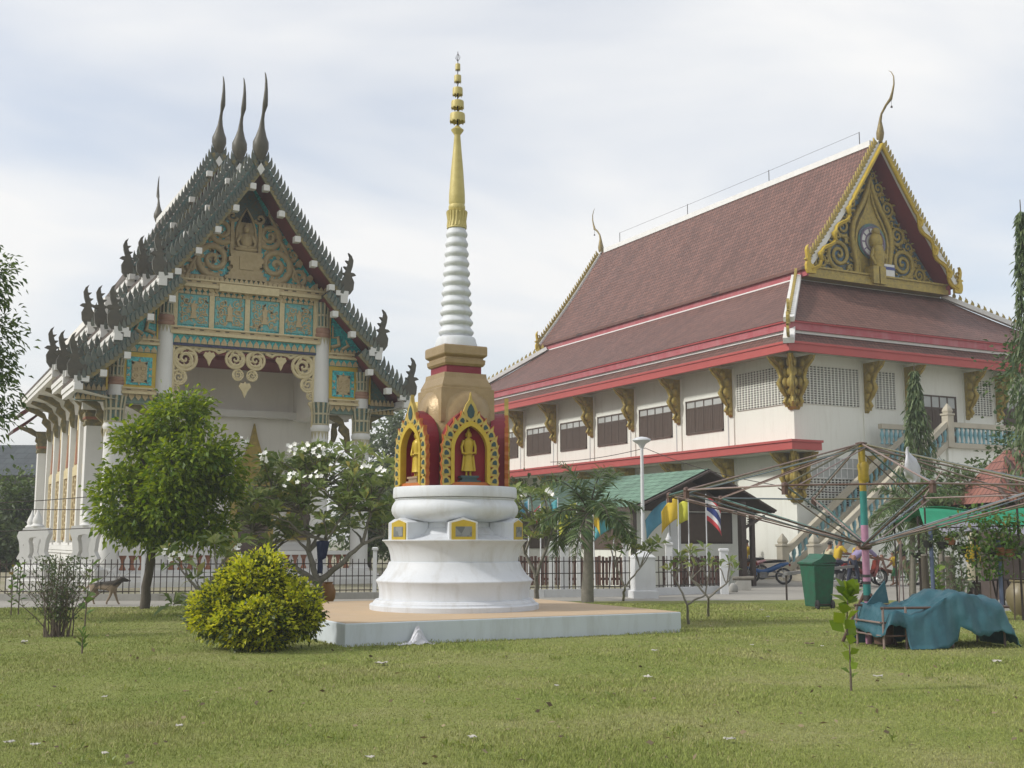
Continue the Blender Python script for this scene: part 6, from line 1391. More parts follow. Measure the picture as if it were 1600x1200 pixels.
mb = MB(); mb.prism([(-.36, .0), (.34, .0), (.34, .05), (.22, .17), (.02, .20), (-.12, .10), (-.36, .035)], -.36, .36, 'y'); mb.build('lid', plastic_green, bn, None, (0, 0, 1.0), (0, R(-4), 0))
for x in (-.22, .22):
    mb = MB(); mb.torus((x, -.30, .10), .075, .03, 16, 8, 'x'); mb.lathe([(.06, -.02), (.06, .02)], 12, M=Matrix.Translation((x, -.30, .10)) @ Matrix.Rotation(math.pi / 2, 4, 'Y')); mb.build('wheel', rubber, bn, 50)
MB().tube([(-.28, -.30, .10), (.28, -.30, .10)], .015, 8).build('axle', black_metal, bn)
MB().tube([(-.25, .38, .93), (-.25, .44, .95), (.25, .44, .95), (.25, .38, .93)], .016, 8).build('handle', plastic_green, bn)

# ---- low bar barrier behind the bin
p = G(1228, 938); q = G(1340, 916); v = q - p; t = thing('bar_barrier', p, 'single horizontal bar barrier on thin legs behind the green bin', 'barrier', None, math.atan2(v.y, v.x))
mb = MB(); mb.box(0, v.length, -.05, .05, .62, .70); mb.build('rail', steel, t)
for f in (0.01, .5, .99): MB().box(f * v.length - .02, f * v.length + .02, -.02, .02, 0, .62).build('leg', black_metal, t)

# ================================================================ people and animals
def skinned(name, verts, edges, radii, mat, parent, sub=2, root=0):
    """one continuous surface grown round a skeleton"""
    me = bpy.data.meshes.new(name); me.from_pydata([tuple(v_) for v_ in verts], edges, []); o = bpy.data.objects.new(name + '_rig', me); C.objects.link(o)
    m = o.modifiers.new('s', 'SKIN'); m.use_smooth_shade = True
    for i, r_ in enumerate(radii):
        sv = me.skin_vertices[0].data[i]; sv.radius = (r_, r_) if not hasattr(r_, '__len__') else r_; sv.use_root = (i == root)
    s_ = o.modifiers.new('d', 'SUBSURF'); s_.levels = sub; s_.render_levels = sub
    dg = bpy.context.evaluated_depsgraph_get(); dg.update(); ev = o.evaluated_get(dg); m2 = bpy.data.meshes.new_from_object(ev); bpy.data.objects.remove(o)
    m2.materials.clear(); m2.materials.append(mat); m2.shade_smooth(); m2.name = name
    return inst(name, m2, parent)
if True:
    _t = bpy.data.meshes.new('probe'); _t.from_pydata([(0, 0, 0), (0, 0, 1)], [(0, 1)], []); _o = bpy.data.objects.new('probe', _t); C.objects.link(_o); _o.modifiers.new('s', 'SKIN'); HAS_SKIN = len(_t.skin_vertices) > 0; bpy.data.objects.remove(_o)
def make_skin_layer(me):
    if not len(me.skin_vertices):
        bm = bmesh.new(); bm.from_mesh(me); bm.verts.layers.skin.verify(); bm.to_mesh(me); bm.free()
_sk = skinned
def skinned(name, verts, edges, radii, mat, parent, sub=2, root=0):
    me = bpy.data.meshes.new(name); me.from_pydata([tuple(v_) for v_ in verts], edges, []); make_skin_layer(me); o = bpy.data.objects.new(name + '_rig', me); C.objects.link(o)
    m = o.modifiers.new('s', 'SKIN'); m.use_smooth_shade = True
    for i, r_ in enumerate(radii):
        sv = me.skin_vertices[0].data[i]; sv.radius = (r_, r_) if not hasattr(r_, '__len__') else r_; sv.use_root = (i == root)
    s_ = o.modifiers.new('d', 'SUBSURF'); s_.levels = sub; s_.render_levels = sub
    dg = bpy.context.evaluated_depsgraph_get(); dg.update(); ev = o.evaluated_get(dg); m2 = bpy.data.meshes.new_from_object(ev); bpy.data.objects.remove(o)
    m2.materials.clear(); m2.materials.append(mat); m2.shade_smooth(); m2.name = name
    return inst(name, m2, parent)
def person(label, loc, rz, J, shirt, pants, sc=1.0, hair=True, sleeve=.9, shirt_long=0.0, group='people by the motorbikes', short=False, bag=None):
    """J: joints pelvis, chest, neck, head, and l/r shoulder, elbow, wrist, hip, knee, ankle, toe"""
    t = thing('person', loc, label, 'person', group, rz); t.scale = (sc,) * 3
    V = []; E = []; Rr = []; idx = {}
    def av(k, p, r_): idx[k] = len(V); V.append(Vector(p)); Rr.append(r_)
    def ed(a, b): E.append((idx[a], idx[b]))
    av('pel', J['pel'], (.135, .11)); av('ch', J['ch'], (.15, .11)); av('nk', J['nk'], .055); av('hd', J['hd'], (.075, .088)); 
    up = (Vector(J['hd']) - Vector(J['nk'])).normalized(); av('top', Vector(J['hd']) + up * .10, (.07, .08)); ed('pel', 'ch'); ed('ch', 'nk'); ed('nk', 'hd'); ed('hd', 'top')
    for s in 'lr':
        av('sh' + s, J['sh' + s], .06); av('el' + s, J['el' + s], .042); av('wr' + s, J['wr' + s], .028); d_ = (Vector(J['wr' + s]) - Vector(J['el' + s])).normalized(); w0 = Vector(J['wr' + s]); av('pa' + s, w0 + d_ * .07, .034)
        ed('ch', 'sh' + s); ed('sh' + s, 'el' + s); ed('el' + s, 'wr' + s); ed('wr' + s, 'pa' + s)
        sd_ = d_.cross(Vector((0, 0, 1))); sd_ = sd_.normalized() if sd_.length > .1 else Vector((1, 0, 0)); dn = Vector((0, 0, -1))
        for f in range(4):
            b0 = w0 + d_ * .10 + sd_ * (.018 * (f - 1.5)); av('f%d%s' % (f, s), b0, .010); av('g%d%s' % (f, s), b0 + d_ * .03 + dn * .01, .009); av('h%d%s' % (f, s), b0 + d_ * (.05 + .006 * (f in (1, 2))) + dn * .035, .008); ed('pa' + s, 'f%d%s' % (f, s)); ed('f%d%s' % (f, s), 'g%d%s' % (f, s)); ed('g%d%s' % (f, s), 'h%d%s' % (f, s))
        b0 = w0 + d_ * .04 + sd_ * .035; av('t0' + s, b0, .011); av('t1' + s, b0 + d_ * .04 + sd_ * .015 + dn * .01, .009); ed('wr' + s, 't0' + s); ed('t0' + s, 't1' + s)
        av('hi' + s, J['hi' + s], .085); av('kn' + s, J['kn' + s], .058); av('an' + s, J['an' + s], .038); av('to' + s, J['to' + s], .034); ed('pel', 'hi' + s); ed('hi' + s, 'kn' + s); ed('kn' + s, 'an' + s); ed('an' + s, 'to' + s)
    skinned('body', V, E, Rr, skin, t, 1)
    P = {k: V[i] for k, i in idx.items()}
    # shirt
    v = [P['pel'] - Vector((0, 0, .04 + shirt_long)), P['pel'].lerp(P['ch'], .5), P['ch'], P['ch'].lerp(P['nk'], .55)]; e = [(0, 1), (1, 2), (2, 3)]; r_ = [(.175, .145), (.165, .135), (.175, .135), .075]
    for s in 'lr': b = len(v); v += [P['sh' + s], P['sh' + s].lerp(P['el' + s], sleeve * .5), P['sh' + s].lerp(P['el' + s], sleeve)]; e += [(2, b), (b, b + 1), (b + 1, b + 2)]; r_ += [.082, .068, .062]
    skinned('shirt', v, e, r_, shirt, t, 1, 2)
    v = [P['pel'], P['pel'] + Vector((0, 0, .05))]; e = [(0, 1)]; r_ = [(.155, .13), (.15, .125)]
    for s in 'lr':
        b = len(v); k1 = P['kn' + s].lerp(P['an' + s], .05 if short else .45); v += [P['hi' + s], P['hi' + s].lerp(P['kn' + s], .5), P['kn' + s], k1]; e += [(0, b), (b, b + 1), (b + 1, b + 2), (b + 2, b + 3)]; r_ += [.10, .088, .074, .066]
        if not short: v.append(P['kn' + s].lerp(P['an' + s], .92)); e.append((b + 3, b + 4)); r_.append(.055)
    skinned('trousers', v, e, r_, pants, t, 1, 0)
    hd, fw = P['hd'], Vector(J.get('face', (0, 1, 0))).normalized()
    rt = fw.cross(Vector((0, 0, 1))).normalized()
    if hair:
        mb = MB(); n_ = 14
        mb.ball(hd + up * .065 - fw * .012, .102, 14, 10, (1, 1.08, .95)); ho = mb.mesh('hair', hair_mat, 60)
        bm = bmesh.new(); bm.from_mesh(ho); c0 = hd + up * .05
        bmesh.ops.delete(bm, geom=[q for q in bm.verts if (q.co - c0).dot(fw) > .035 and (q.co - c0).dot(up) < .055 or (q.co - c0).dot(up) < -.06], context='VERTS'); bm.to_mesh(ho); bm.free(); inst('hair', ho, t)
    mb = MB(); mb.tube([hd + fw * .082 + up * .045, hd + fw * .11 + up * .01, hd + fw * .085 + up * .0], [.008, .016, .010], 6)
    for s in (1, -1): mb.ball(hd + rt * .085 * s + up * .02, .022, 8, 6, (.6, 1, 1.5))
    mb.build('nose_and_ears', skin, t, 50)
    mb = MB()
    for s in (1, -1): mb.ball(hd + fw * .082 + rt * .033 * s + up * .045, .010, 6, 4)
    mb.box(-.02, .02, -.004, .004, -.004, .004, Matrix.Translation(hd + fw * .086 - up * .03) @ Matrix.Rotation(math.atan2(rt.y, rt.x), 4, 'Z')); mb.build('eyes_and_mouth', hair_mat, t)
    if not short:
        for s in 'lr': mb = MB(); mb.ball(P['an' + s].lerp(P['to' + s], .55) - Vector((0, 0, .015)), .05, 10, 6, (1, 1, .7)); mb.build('shoe', rubber, t, 50)
    return t
def seated(reach=.45, lean=.12, sh=.78, hz=.78):
    """astride a motorbike saddle, facing +y"""
    J = {'pel': (0, 0, hz + .06), 'ch': (0, lean, hz + .40), 'nk': (0, lean + .03, hz + .56), 'hd': (0, lean + .06, hz + .67), 'face': (0, 1, 0)}
    for s, k in ((-1, 'l'), (1, 'r')):
        J['sh' + k] = (.18 * s, lean + .02, hz + .48); J['el' + k] = (.26 * s, lean + .18, hz + .28); J['wr' + k] = (.27 * s, lean + reach, hz + .26); J['hi' + k] = (.10 * s, .02, hz + .02); J['kn' + k] = (.17 * s, .38, hz - .10); J['an' + k] = (.20 * s, .28, hz - .52); J['to' + k] = (.21 * s, .42, hz - .57)
    return J
def standing(stride=.0, bend=0.0, arm=0.1):
    J = {'pel': (0, 0, .92), 'ch': (0, bend * .45, 1.28 - bend * .14), 'nk': (0, bend * .70, 1.46 - bend * .24), 'hd': (0, bend * .86 + .02, 1.57 - bend * .28), 'face': (0, 1, -.3 * bend)}
    for s, k in ((-1, 'l'), (1, 'r')):
        f = stride * s; J['sh' + k] = (.18 * s, bend * .6, 1.39 - bend * .2); J['el' + k] = (.24 * s, bend * .75 + arm, 1.12 - bend * .22); J['wr' + k] = (.22 * s, bend * .9 + arm * 2.4, .96 - bend * .12); J['hi' + k] = (.09 * s, 0, .88); J['kn' + k] = (.10 * s, f * .5 + .04, .49); J['an' + k] = (.10 * s, f * .9, .09); J['to' + k] = (.11 * s, f * .9 + .16, .035)
    return J
shirts = {n_: mk('shirt_' + n_, c, .85, tuple(x * .8 for x in c), 5, .6, .1, 20) for n_, c in (('yellow', (.55, .38, .03)), ('lilac', (.30, .25, .42)), ('black', (.02, .02, .022)), ('grey', (.25, .26, .27)), ('pale', (.50, .46, .30)))}
navy = mk('navy_trousers', (.03, .035, .06), .85, (.02, .025, .045), 6, .6); khaki = mk('khaki_trousers', (.20, .16, .10), .85, (.15, .12, .08), 6, .6)

# ---- motorbikes
def motorbike(label, loc, rz, col, front=None):
    t = thing('motorbike', loc, label, 'motorbike', 'parked motorbikes', rz); body = mk('bike_paint_%s' % label[:14].replace(' ', '_'), col, .3, tuple(x * .75 for x in col), 4, .5, spec=.6)
    for y in (-.62, .62):
        wv = MB().torus((0, y, .28), .245, .038, 28, 8, 'x').build('wheel', rubber, t, 50); mb = MB(); mb.torus((0, y, .28), .205, .012, 28, 6, 'x'); mb.lathe([(.05, -.05), (.05, .05)], 10, M=Matrix.Translation((0, y, .28)) @ Matrix.Rotation(math.pi / 2, 4, 'Y'))
        for k in range(12): a = k * .5236; mb.tube([(.02 * (-1) ** k, y, .28), (0, y + .20 * math.cos(a), .28 + .20 * math.sin(a))], .004, 4)
        mb.build('rim', chrome, wv)
    mb = MB()
    for s in (-.07, .07): mb.tube([(s, .62, .28), (s, .52, .62), (s * .6, .44, .88)], .016, 8)
    mb.build('fork', chrome, t, 50)
    mb = MB(); mb.tube([(0, .80, .50), (0, .66, .58), (0, .50, .55), (0, .42, .44)], [.03, .065, .07, .04], 10, flat=(1, 1, .6)); mb.build('front_mudguard', body, t, 50)
    mb = MB(); mb.add([(-.17, .50, .86), (.17, .50, .86), (.19, .40, .55), (.16, .30, .30), (-.16, .30, .30), (-.19, .40, .55), (-.12, .42, .84), (.12, .42, .84), (.13, .34, .56), (.10, .26, .32), (-.10, .26, .32), (-.13, .34, .56)], [(0, 1, 2, 5), (5, 2, 3, 4), (6, 11, 8, 7), (11, 10, 9, 8), (0, 6, 7, 1), (1, 7, 8, 2), (2, 8, 9, 3), (3, 9, 10, 4), (4, 10, 11, 5), (5, 11, 6, 0)]); mb.build('leg_shield', body, t)
    mb = MB(); mb.tube([(0, .40, .50), (0, .10, .42), (0, -.20, .50), (0, -.55, .66), (0, -.80, .72)], [.07, .085, .10, .10, .04], 10, flat=(1, 1, .9)); mb.build('frame_body', body, t, 50)
    mb = MB(); mb.tube([(0, .05, .74), (0, -.15, .765), (0, -.45, .79), (0, -.72, .80)], [.05, .10, .12, .06], 10, flat=(1.1, 1, .45)); mb.build('seat', rubber, t, 50)
    mb = MB(); mb.box(-.11, .11, -.08, .16, .22, .42); mb.tube([(.12, .0, .24), (.14, -.3, .27), (.14, -.75, .32)], [.02, .035, .045], 8); mb.build('engine', steel, t, 50)
    mb = MB(); mb.tube([(-.32, .34, .98), (-.2, .40, .96), (0, .42, .92), (.2, .40, .96), (.32, .34, .98)], .014, 8)
    for s in (-1, 1): mb.tube([(.2 * s, .40, .97), (.25 * s, .42, 1.12)], .006, 5); mb.ball((.27 * s, .42, 1.15), .055, 10, 6, (1, .3, .7))
    mb.build('handlebar', black_metal, t, 50)
    mb = MB(); mb.ball((0, .47, .93), .10, 14, 8, (1.25, .8, .9)); mb.build('headlight_shell', front or body, t, 50); mb = MB(); mb.ball((0, .54, .93), .06, 12, 6, (1.1, .5, .9)); mb.build('headlight', chrome, t, 50)
    mb = MB(); mb.box(-.06, .06, -.86, -.80, .62, .70); mb.build('tail_light', maroon, t)
    mb = MB(); mb.tube([(0, -.15, .5), (.0, -.62, .32)], [.04, .03], 8); mb.tube([(.1, -.55, .62), (.09, -.64, .3)], .018, 8); mb.tube([(-.1, -.55, .62), (-.09, -.64, .3)], .018, 8); mb.build('swing_arm', steel, t, 50)
    return t
def yaw_px(deg): return -YAW + R(deg)   # 0: facing away from the camera; 90: facing left
p = G(1196, 913); motorbike('blue motorbike with white headlight shell parked facing left', p, yaw_px(75), (.03, .12, .32), hall_white)
p = G(1152, 910); motorbike('dark motorbike at the end pillar with orange side panel', p, yaw_px(50), (.25, .08, .02))
p = G(1166, 905); motorbike('pinkish motorbike behind the dark one', p, yaw_px(60), (.40, .22, .24))
pb1 = G(1312, 916); motorbike('black motorbike ridden by the person in yellow vest', pb1, yaw_px(-80), (.03, .03, .035))
pb2 = G(1352, 916); motorbike('dark red motorbike behind the striped pole', pb2, yaw_px(-70), (.20, .03, .02))
pb3 = G(1402, 914); motorbike('brown motorbike right of the striped pole', pb3, yaw_px(80), (.18, .07, .03))
person('person in a bright yellow shirt seated on a black motorbike', pb1 + Vector((-.05, .05, 0)), yaw_px(-80), seated(.42, .10), shirts['yellow'], navy, 1.0)
person('person in a lilac shirt bending forward beside the striped pole', G(1333, 917), yaw_px(-70), standing(.15, .8, .22), shirts['lilac'], navy, 1.0)
person('person in a yellow shirt seated on the far side of the lilac-shirted person', pb2 + Vector((.1, .5, 0)), yaw_px(-70), seated(.42, .10), shirts['yellow'], khaki, .95)
person('person in a dark top walking right of the striped pole', G(1413, 915), yaw_px(75), standing(.28, .1, .12), shirts['black'], khaki, .98, short=True)
person('child in a yellow top beside the dark-topped walker', G(1400, 916), yaw_px(80), standing(.12, .1, .1), shirts['yellow'], mk('green_skirt', (.06, .22, .10), .8), .68, short=True)
person('person in a yellow shirt sitting behind the blue motorbike', G(1172, 903), yaw_px(85), seated(.4, .05, hz=.70), shirts['yellow'], khaki, 1.0)
person('person in a pale top crouching beside the stair foot', G(1234, 905), yaw_px(80), seated(.3, .1, hz=.50), shirts['grey'], navy, .95)
person('person in a pale yellow top partly hidden by the green bin lid', G(1293, 912), yaw_px(-80), seated(.4, .1, hz=.72), shirts['pale'], navy, .95)

# ---- dog on the lane
p = G(163, 945.5); t = thing('dog', p, 'brown and black dog walking right along the lane', 'dog', None, -YAW + R(0))
fur = bpy.data.materials.new('tan_and_black_fur'); fur.use_nodes = True; nn = fur.node_tree; bb = nn.nodes['Principled BSDF']; tcn = nn.nodes.new('ShaderNodeTexCoord'); sx_ = nn.nodes.new('ShaderNodeSeparateXYZ'); nn.links.new(tcn.outputs['Object'], sx_.inputs[0])
nz_ = nn.nodes.new('ShaderNodeTexNoise'); nz_.inputs['Scale'].default_value = 9; nn.links.new(tcn.outputs['Object'], nz_.inputs['Vector']); ad_ = nn.nodes.new('ShaderNodeMath'); ad_.operation = 'MULTIPLY_ADD'; ad_.inputs[1].default_value = .16; nn.links.new(nz_.outputs[0], ad_.inputs[0]); nn.links.new(sx_.outputs[2], ad_.inputs[2])
rp_ = nn.nodes.new('ShaderNodeValToRGB'); rp_.color_ramp.elements[0].position = .50; rp_.color_ramp.elements[0].color = (.26, .20, .14, 1); rp_.color_ramp.elements[1].position = .56; rp_.color_ramp.elements[1].color = (.045, .038, .032, 1); nn.links.new(ad_.outputs[0], rp_.inputs[0]); nn.links.new(rp_.outputs[0], bb.inputs['Base Color']); bb.inputs['Roughness'].default_value = .9
V = [(0, 0, .44), (-.18, 0, .45), (-.28, 0, .46), (.14, 0, .44), (.24, 0, .48), (.34, 0, .56), (.40, 0, .60), (.48, 0, .575), (.55, 0, .555)]; E = [(0, 1), (1, 2), (0, 3), (3, 4), (4, 5), (5, 6), (6, 7), (7, 8)]; Rr = [.095, .085, .075, .115, .10, .07, .07, .045, .028]
def dl(pts, rs, root_i):
    global V, E, Rr
    b = len(V); V += pts; Rr += rs; E += [(root_i, b)] + [(b + i, b + i + 1) for i in range(len(pts) - 1)]
dl([(.20, .06, .34), (.24, .06, .20), (.30, .06, .05), (.335, .06, .02)], [.05, .03, .022, .024], 3); dl([(.18, -.06, .34), (.14, -.06, .20), (.06, -.06, .05), (.09, -.06, .02)], [.05, .03, .022, .024], 3)
dl([(-.27, .06, .36), (-.18, .06, .26), (-.30, .06, .16), (-.27, .06, .04), (-.24, .06, .02)], [.06, .045, .026, .02, .024], 2); dl([(-.28, -.06, .36), (-.26, -.06, .26), (-.40, -.06, .17), (-.42, -.06, .05), (-.38, -.06, .02)], [.06, .045, .026, .02, .024], 2)
dl([(-.36, 0, .46), (-.46, 0, .38), (-.54, 0, .30)], [.028, .022, .012], 2)
skinned('body', V, E, Rr, fur, t, 2)
mb = MB()
for s in (1, -1): mb.add([(.36, .05 * s, .645), (.42, .045 * s, .65), (.385, .085 * s, .60), (.375, .075 * s, .585)], [(0, 1, 2, 3)])
mb.build('ears', fur, t, recalc=False); mb = MB(); mb.ball((.575, 0, .56), .016, 8, 6); mb.build('nose', rubber, t)

# ================================================================ plant stall at the right edge
pots = mk('clay_pot', (.28, .12, .06), .8, (.20, .085, .045), 6, .7); blackpot = mk('black_plastic_pot', (.03, .03, .03), .6)
def pot_shape(r_, h_): return MB().lathe([(r_ * .66, 0), (r_ * .95, h_ * .85), (r_ * 1.05, h_ * .86), (r_ * 1.05, h_), (r_ * .85, h_), (r_ * .8, h_ * .9)], 16)
d = 22.5
stl = thing('plant_rack', (AT(1530, 900, d).x, AT(1530, 900, d).y, 0), 'thin post frame with a rail for hanging pots at the right edge', 'rack', None, -YAW)
for px, z1 in ((1438, 1.95), (1457, 1.75), (1526, 1.6), (1595, 2.25), (1563, 1.5)):
    q = AT(px, 900, d) - Vector(stl.location); q.z = 0; q = Matrix.Rotation(YAW, 3, 'Z') @ q; MB().tube([(q.x, 0, -.05), (q.x, 0, z1)], .022 if px not in (1457, 1563) else .04, 8).build('post', black_metal if px not in (1457, 1563) else mk('blue_grey_post_%d' % px, (.10, .13, .22), .6), stl)
k = d / 1836
mb = MB(); mb.tube([(-92 * k - .05, 0, 1.72), (75 * k, 0, 1.78)], .014, 6); mb.build('rail', black_metal, stl)
hang_list = [(1432, 868, .09, blackpot, 'black'), (1450, 850, .11, blackpot, 'black'), (1473, 852, .11, blackpot, 'black'), (1485, 846, .11, pots, 'clay'), (1503, 862, .09, blackpot, 'black'), (1561, 862, .13, pots, 'clay'), (1577, 864, .12, pots, 'clay'), (1592, 868, .07, blackpot, 'black'), (1553, 866, .08, blackpot, 'black')]
names = ['leftmost black hanging pot on the rack', 'second black hanging pot from the left on the rack', 'third black hanging pot from the left', 'small clay hanging pot above the tree stump', 'black hanging pot left of the yellow-dressed figure', 'wide clay hanging pot at the right end of the rack', 'square-sided clay hanging pot beside the widest one', 'rightmost small black hanging pot', 'tiny black hanging pot between the clay pot and the figure']
for (px, py, r_, m_, c_), nm in zip(hang_list, names):
    q = AT(px, py, d); h_ = r_ * 1.2; t = thing('hanging_pot', q - Vector((0, 0, h_ / 2)), nm, 'plant pot', 'hanging pots on the rack'); pot_shape(r_, h_).build('pot', m_, t, 40)
    mb = MB(); zt = 1.74 - q.z + h_ / 2
    for a in (0, 2.1, 4.2): mb.tube([(r_ * math.cos(a), r_ * math.sin(a), h_ * .95), (0, 0, max(h_ + .1, zt))], .003, 4)
    mb.build('wires', black_metal, t)
    n_ = 46; a = g.uniform(0, 6.28, n_); D = np.stack([np.cos(a), np.sin(a), g.uniform(-.4, 1.3, n_)], 1); P = np.tile(np.array([0, 0, h_]), (n_, 1)) + g.normal(size=(n_, 3)) * np.array([r_ * .6, r_ * .6, .04]) + D * .05
    tag(inst('plant', quads_mesh('plant', leaf_quads(P, D, .14 * g.uniform(.5, 1.3, n_), .16, g), bigleaf if px % 2 else grey_leaf), t), kind='stuff')
# climbing greenery in front of the rack
for px, py0, py1, w_, n_, lab in ((1545, 790, 900, 30, 700, 'tall leafy creeper covering the middle of the rack'), (1500, 820, 920, 26, 380, 'loose leafy climber left of the yellow-dressed figure'), (1582, 800, 870, 22, 320, 'trailing bright creeper above the clay pots')):
    q = AT(px, 900, d); t = thing('creeper', (q.x, q.y, 0), lab, 'plant', 'creepers on the rack', -YAW); z0, z1 = AT(px, py1, d).z, AT(px, py0, d).z
    P = np.stack([g.normal(size=n_) * w_ * k * .55, g.normal(size=n_) * .12, g.uniform(max(z0, .05), z1, n_)], 1); D = g.normal(size=(n_, 3)); D[:, 2] -= .3
    inst('leaves', quads_mesh('leaves', leaf_quads(P, D, .10 * g.uniform(.5, 1.4, n_), .28, g), bigleaf if px != 1500 else grey_leaf), t); MB().tube([(0, 0, -.05), (.03, 0, z1 * .5), (-.02, 0, z1)], [.015, .012, .005], 6).build('stem', twig_mat, t)
# stump posts, bench and potted shrubs
for px, py0, py1, r_, lab in ((1487, 870, 945, .10, 'mossy tree stump post left of the bench'), (1445, 868, 930, .10, 'plain tree stump post behind the young shrub')):
    q = AT(px, py1, d + 2); t = thing('stump', (q.x, q.y, 0), lab, 'stump', 'stumps by the plant rack'); zt = AT(px, py0, d + 2).z; mb = MB(); mb.tube([(0, 0, -.05), (.01, 0, zt * .5), (0, 0, zt)], [r_ * 1.2, r_, r_ * .9], 10); mb.build('trunk', bark, t, 40); mb = MB(); mb.lathe([(r_ * .9, 0), (r_ * .8, .02), (.01, .025)], 10, (0, 0, zt)); mb.build('cut_face', pale_bark, t)
weed('potted_shrub', 'bright broad-leaved shrub left of the bench by the rack', G(1466, 955), .85, 14, .26, g, .2, leafmat('shrub_light', (.10, .19, .04), (.20, .28, .06), .4), stems=3, group='shrubs by the plant rack')
weed('potted_shrub', 'low dark shrub under the bench end', G(1502, 948), .45, 12, .2, g, .3, bigleaf, stems=3, group='shrubs by the plant rack')
weed('tall_thin_plant', 'thin dry-leaved plant standing over the bright shrub', G(1470, 945), 1.2, 10, .2, g, .14, grey_leaf, stems=2, group='shrubs by the plant rack')
q = G(1545, 945); t = thing('garden_table', q, 'dark thin-legged table under the hanging pots', 'table', None, -YAW)
MB().box(-.62, .62, -.28, .28, .56, .60).build('top', black_metal, t)
for x in (-.45, .1, .45): MB().bar((x, -.2, 0), (x + .14, .0, .57), .03).build('leg', black_metal, t); MB().bar((x + .2, .2, 0), (x + .02, .0, .57), .03).build('leg', black_metal, t)
q = G(1545, 930); t = thing('concrete_bench', q, 'long pale concrete bench behind the garden table', 'bench', None, -YAW)
MB().box(-1.1, 1.5, -.2, .2, .36, .46).build('seat', kerb_mat, t)
for x in (-.8, 1.2): MB().box(x - .1, x + .1, -.16, .16, 0, .36).build('leg', kerb_mat, t)
q = AT(1522, 905, 23.2); t = thing('draped_figure', (q.x, q.y, q.z - .02), 'small cream figure with a yellow sash standing on the garden table', 'figurine', None, -YAW)
mb = MB(); mb.lathe([(.17, 0), (.14, .1), (.12, .3), (.10, .5), (.13, .62), (.10, .72), (.05, .77)], 16, (0, 0, 0), 0, 1, .7); mb.ball((0, 0, .84), .075, 12, 8, (1, 1, 1.15)); mb.build('body', mk('cream_plaster', (.52, .47, .35), .8), t, 60)
mb = MB(); mb.lathe([(.135, .36), (.145, .45), (.15, .60), (.12, .70)], 16, (0, 0, 0), 0, 1.02, .75); mb.build('sash', shirts['yellow'], t, 60)
# glazed water jar
q = G(1600, 962); t = thing('water_jar', q, 'large olive brown glazed jar at the right edge of the lawn', 'jar'); mb = MB(); mb.lathe([(.16, 0), (.28, .15), (.33, .35), (.31, .50), (.22, .62), (.20, .66), (.24, .68), (.24, .71), (.19, .71), (.17, .6)], 28); mb.build('jar_body', mk('olive_glaze', (.16, .13, .07), .4, (.24, .20, .12), 3, .8), t, 50)
mb = MB(); mb.lathe([(.24, 0), (.25, .02), (.02, .03)], 24, (0, 0, .715)); mb.build('lid', black_metal, t)
# green shade net and the grey sheet below
q0 = AT(1440, 800, 26); t = thing('shade_net', (q0.x, q0.y, 0), 'bright green shade net stretched above the plant rack', 'awning', None, -YAW); kk = 26 / 1836
net = mk('green_shade_net', (.02, .22, .12), .7, (.03, .30, .17), 3, .7, .2, 30); vs, fs = cloth_strip(1, 1, 20, 8, lambda u, v: (u * 2.5, .35 * v - .2, 1.78 + .42 * v + .02 * math.sin(u * 9) - .05 * math.sin(u * math.pi) - .06 * math.sin(v * 3.1)))
me = bpy.data.meshes.new('net'); me.from_pydata(vs, [], fs); me.materials.append(net); me.shade_smooth(); o = inst('net', me, t); sm = o.modifiers.new('s', 'SOLIDIFY'); sm.thickness = .01
vs, fs = cloth_strip(1, 1, 20, 8, lambda u, v: (u * 2.6, .2 + 1.8 * v, 2.2 + .05 * math.sin(u * 9) - .3 * v)); me = bpy.data.meshes.new('net_roof'); me.from_pydata(vs, [], fs); me.materials.append(net); me.shade_smooth(); o = inst('net_roof', me, t); sm = o.modifiers.new('s', 'SOLIDIFY'); sm.thickness = .01
for x, y in ((0, -.2), (2.5, -.2), (0, 1.9), (2.5, 1.9)): MB().tube([(x, y, -.05), (x, y, 2.2)], .02, 8).build('pole', black_metal, t)
q0 = AT(1480, 820, 25); t = thing('grey_sheet', (q0.x, q0.y, 0), 'sagging grey plastic sheet below the green shade net', 'sheet', None, -YAW); vs, fs = cloth_strip(1, 1, 16, 8, lambda u, v: (u * 1.9, .5 * v, 1.58 + .16 * v + .10 * math.sin(u * 5) - .09 * math.sin(v * 3.14) + u * .15)); me = bpy.data.meshes.new('sheet'); me.from_pydata(vs, [], fs); me.materials.append(mk('grey_plastic_sheet', (.24, .23, .27), .5, (.18, .18, .21), 3, .7)); me.shade_smooth(); o = inst('sheet', me, t); sm = o.modifiers.new('s', 'SOLIDIFY'); sm.thickness = .01
# red tiled stall roof at the right edge
clay_roof = tilemat('clay_roof_tiles', (.30, .13, .095), (.24, .10, .08), .30, .36); q0 = AT(1550, 780, 30); t = thing('stall', (q0.x, q0.y, 0), 'small stall with red clay tiled roof cut by the right edge', 'stall', None, -YAW)
mb = MB(); mb.quad((0, -.3, 2.45), (4.0, -.3, 2.45), (4.0, 1.6, 3.9), (1.1, 1.6, 3.9), [(0, 0), (4, 0), (4, 2.3), (1.1, 2.3)]); mb.quad((0, -.3, 2.45), (1.1, 1.6, 3.9), (1.1, 1.7, 3.9), (0, 3.5, 2.45), [(0, 0), (1.9, 2.3), (2, 2.3), (3.8, 0)]); mb.build('roof', clay_roof, t, recalc=False)
mb = MB()
for k_ in range(12): x = .25 + .33 * k_; f = min(1, x / 1.1); mb.tube([(x, -.34, 2.48), (x, -.34 + 1.9 * f, 2.48 + 1.45 * f)], .05, 8)
mb.build('tile_ribs', clay_roof, t, 50)
MB().box(.2, 4.0, 0, 1.5, 0, 2.4).build('wall', timber, t)

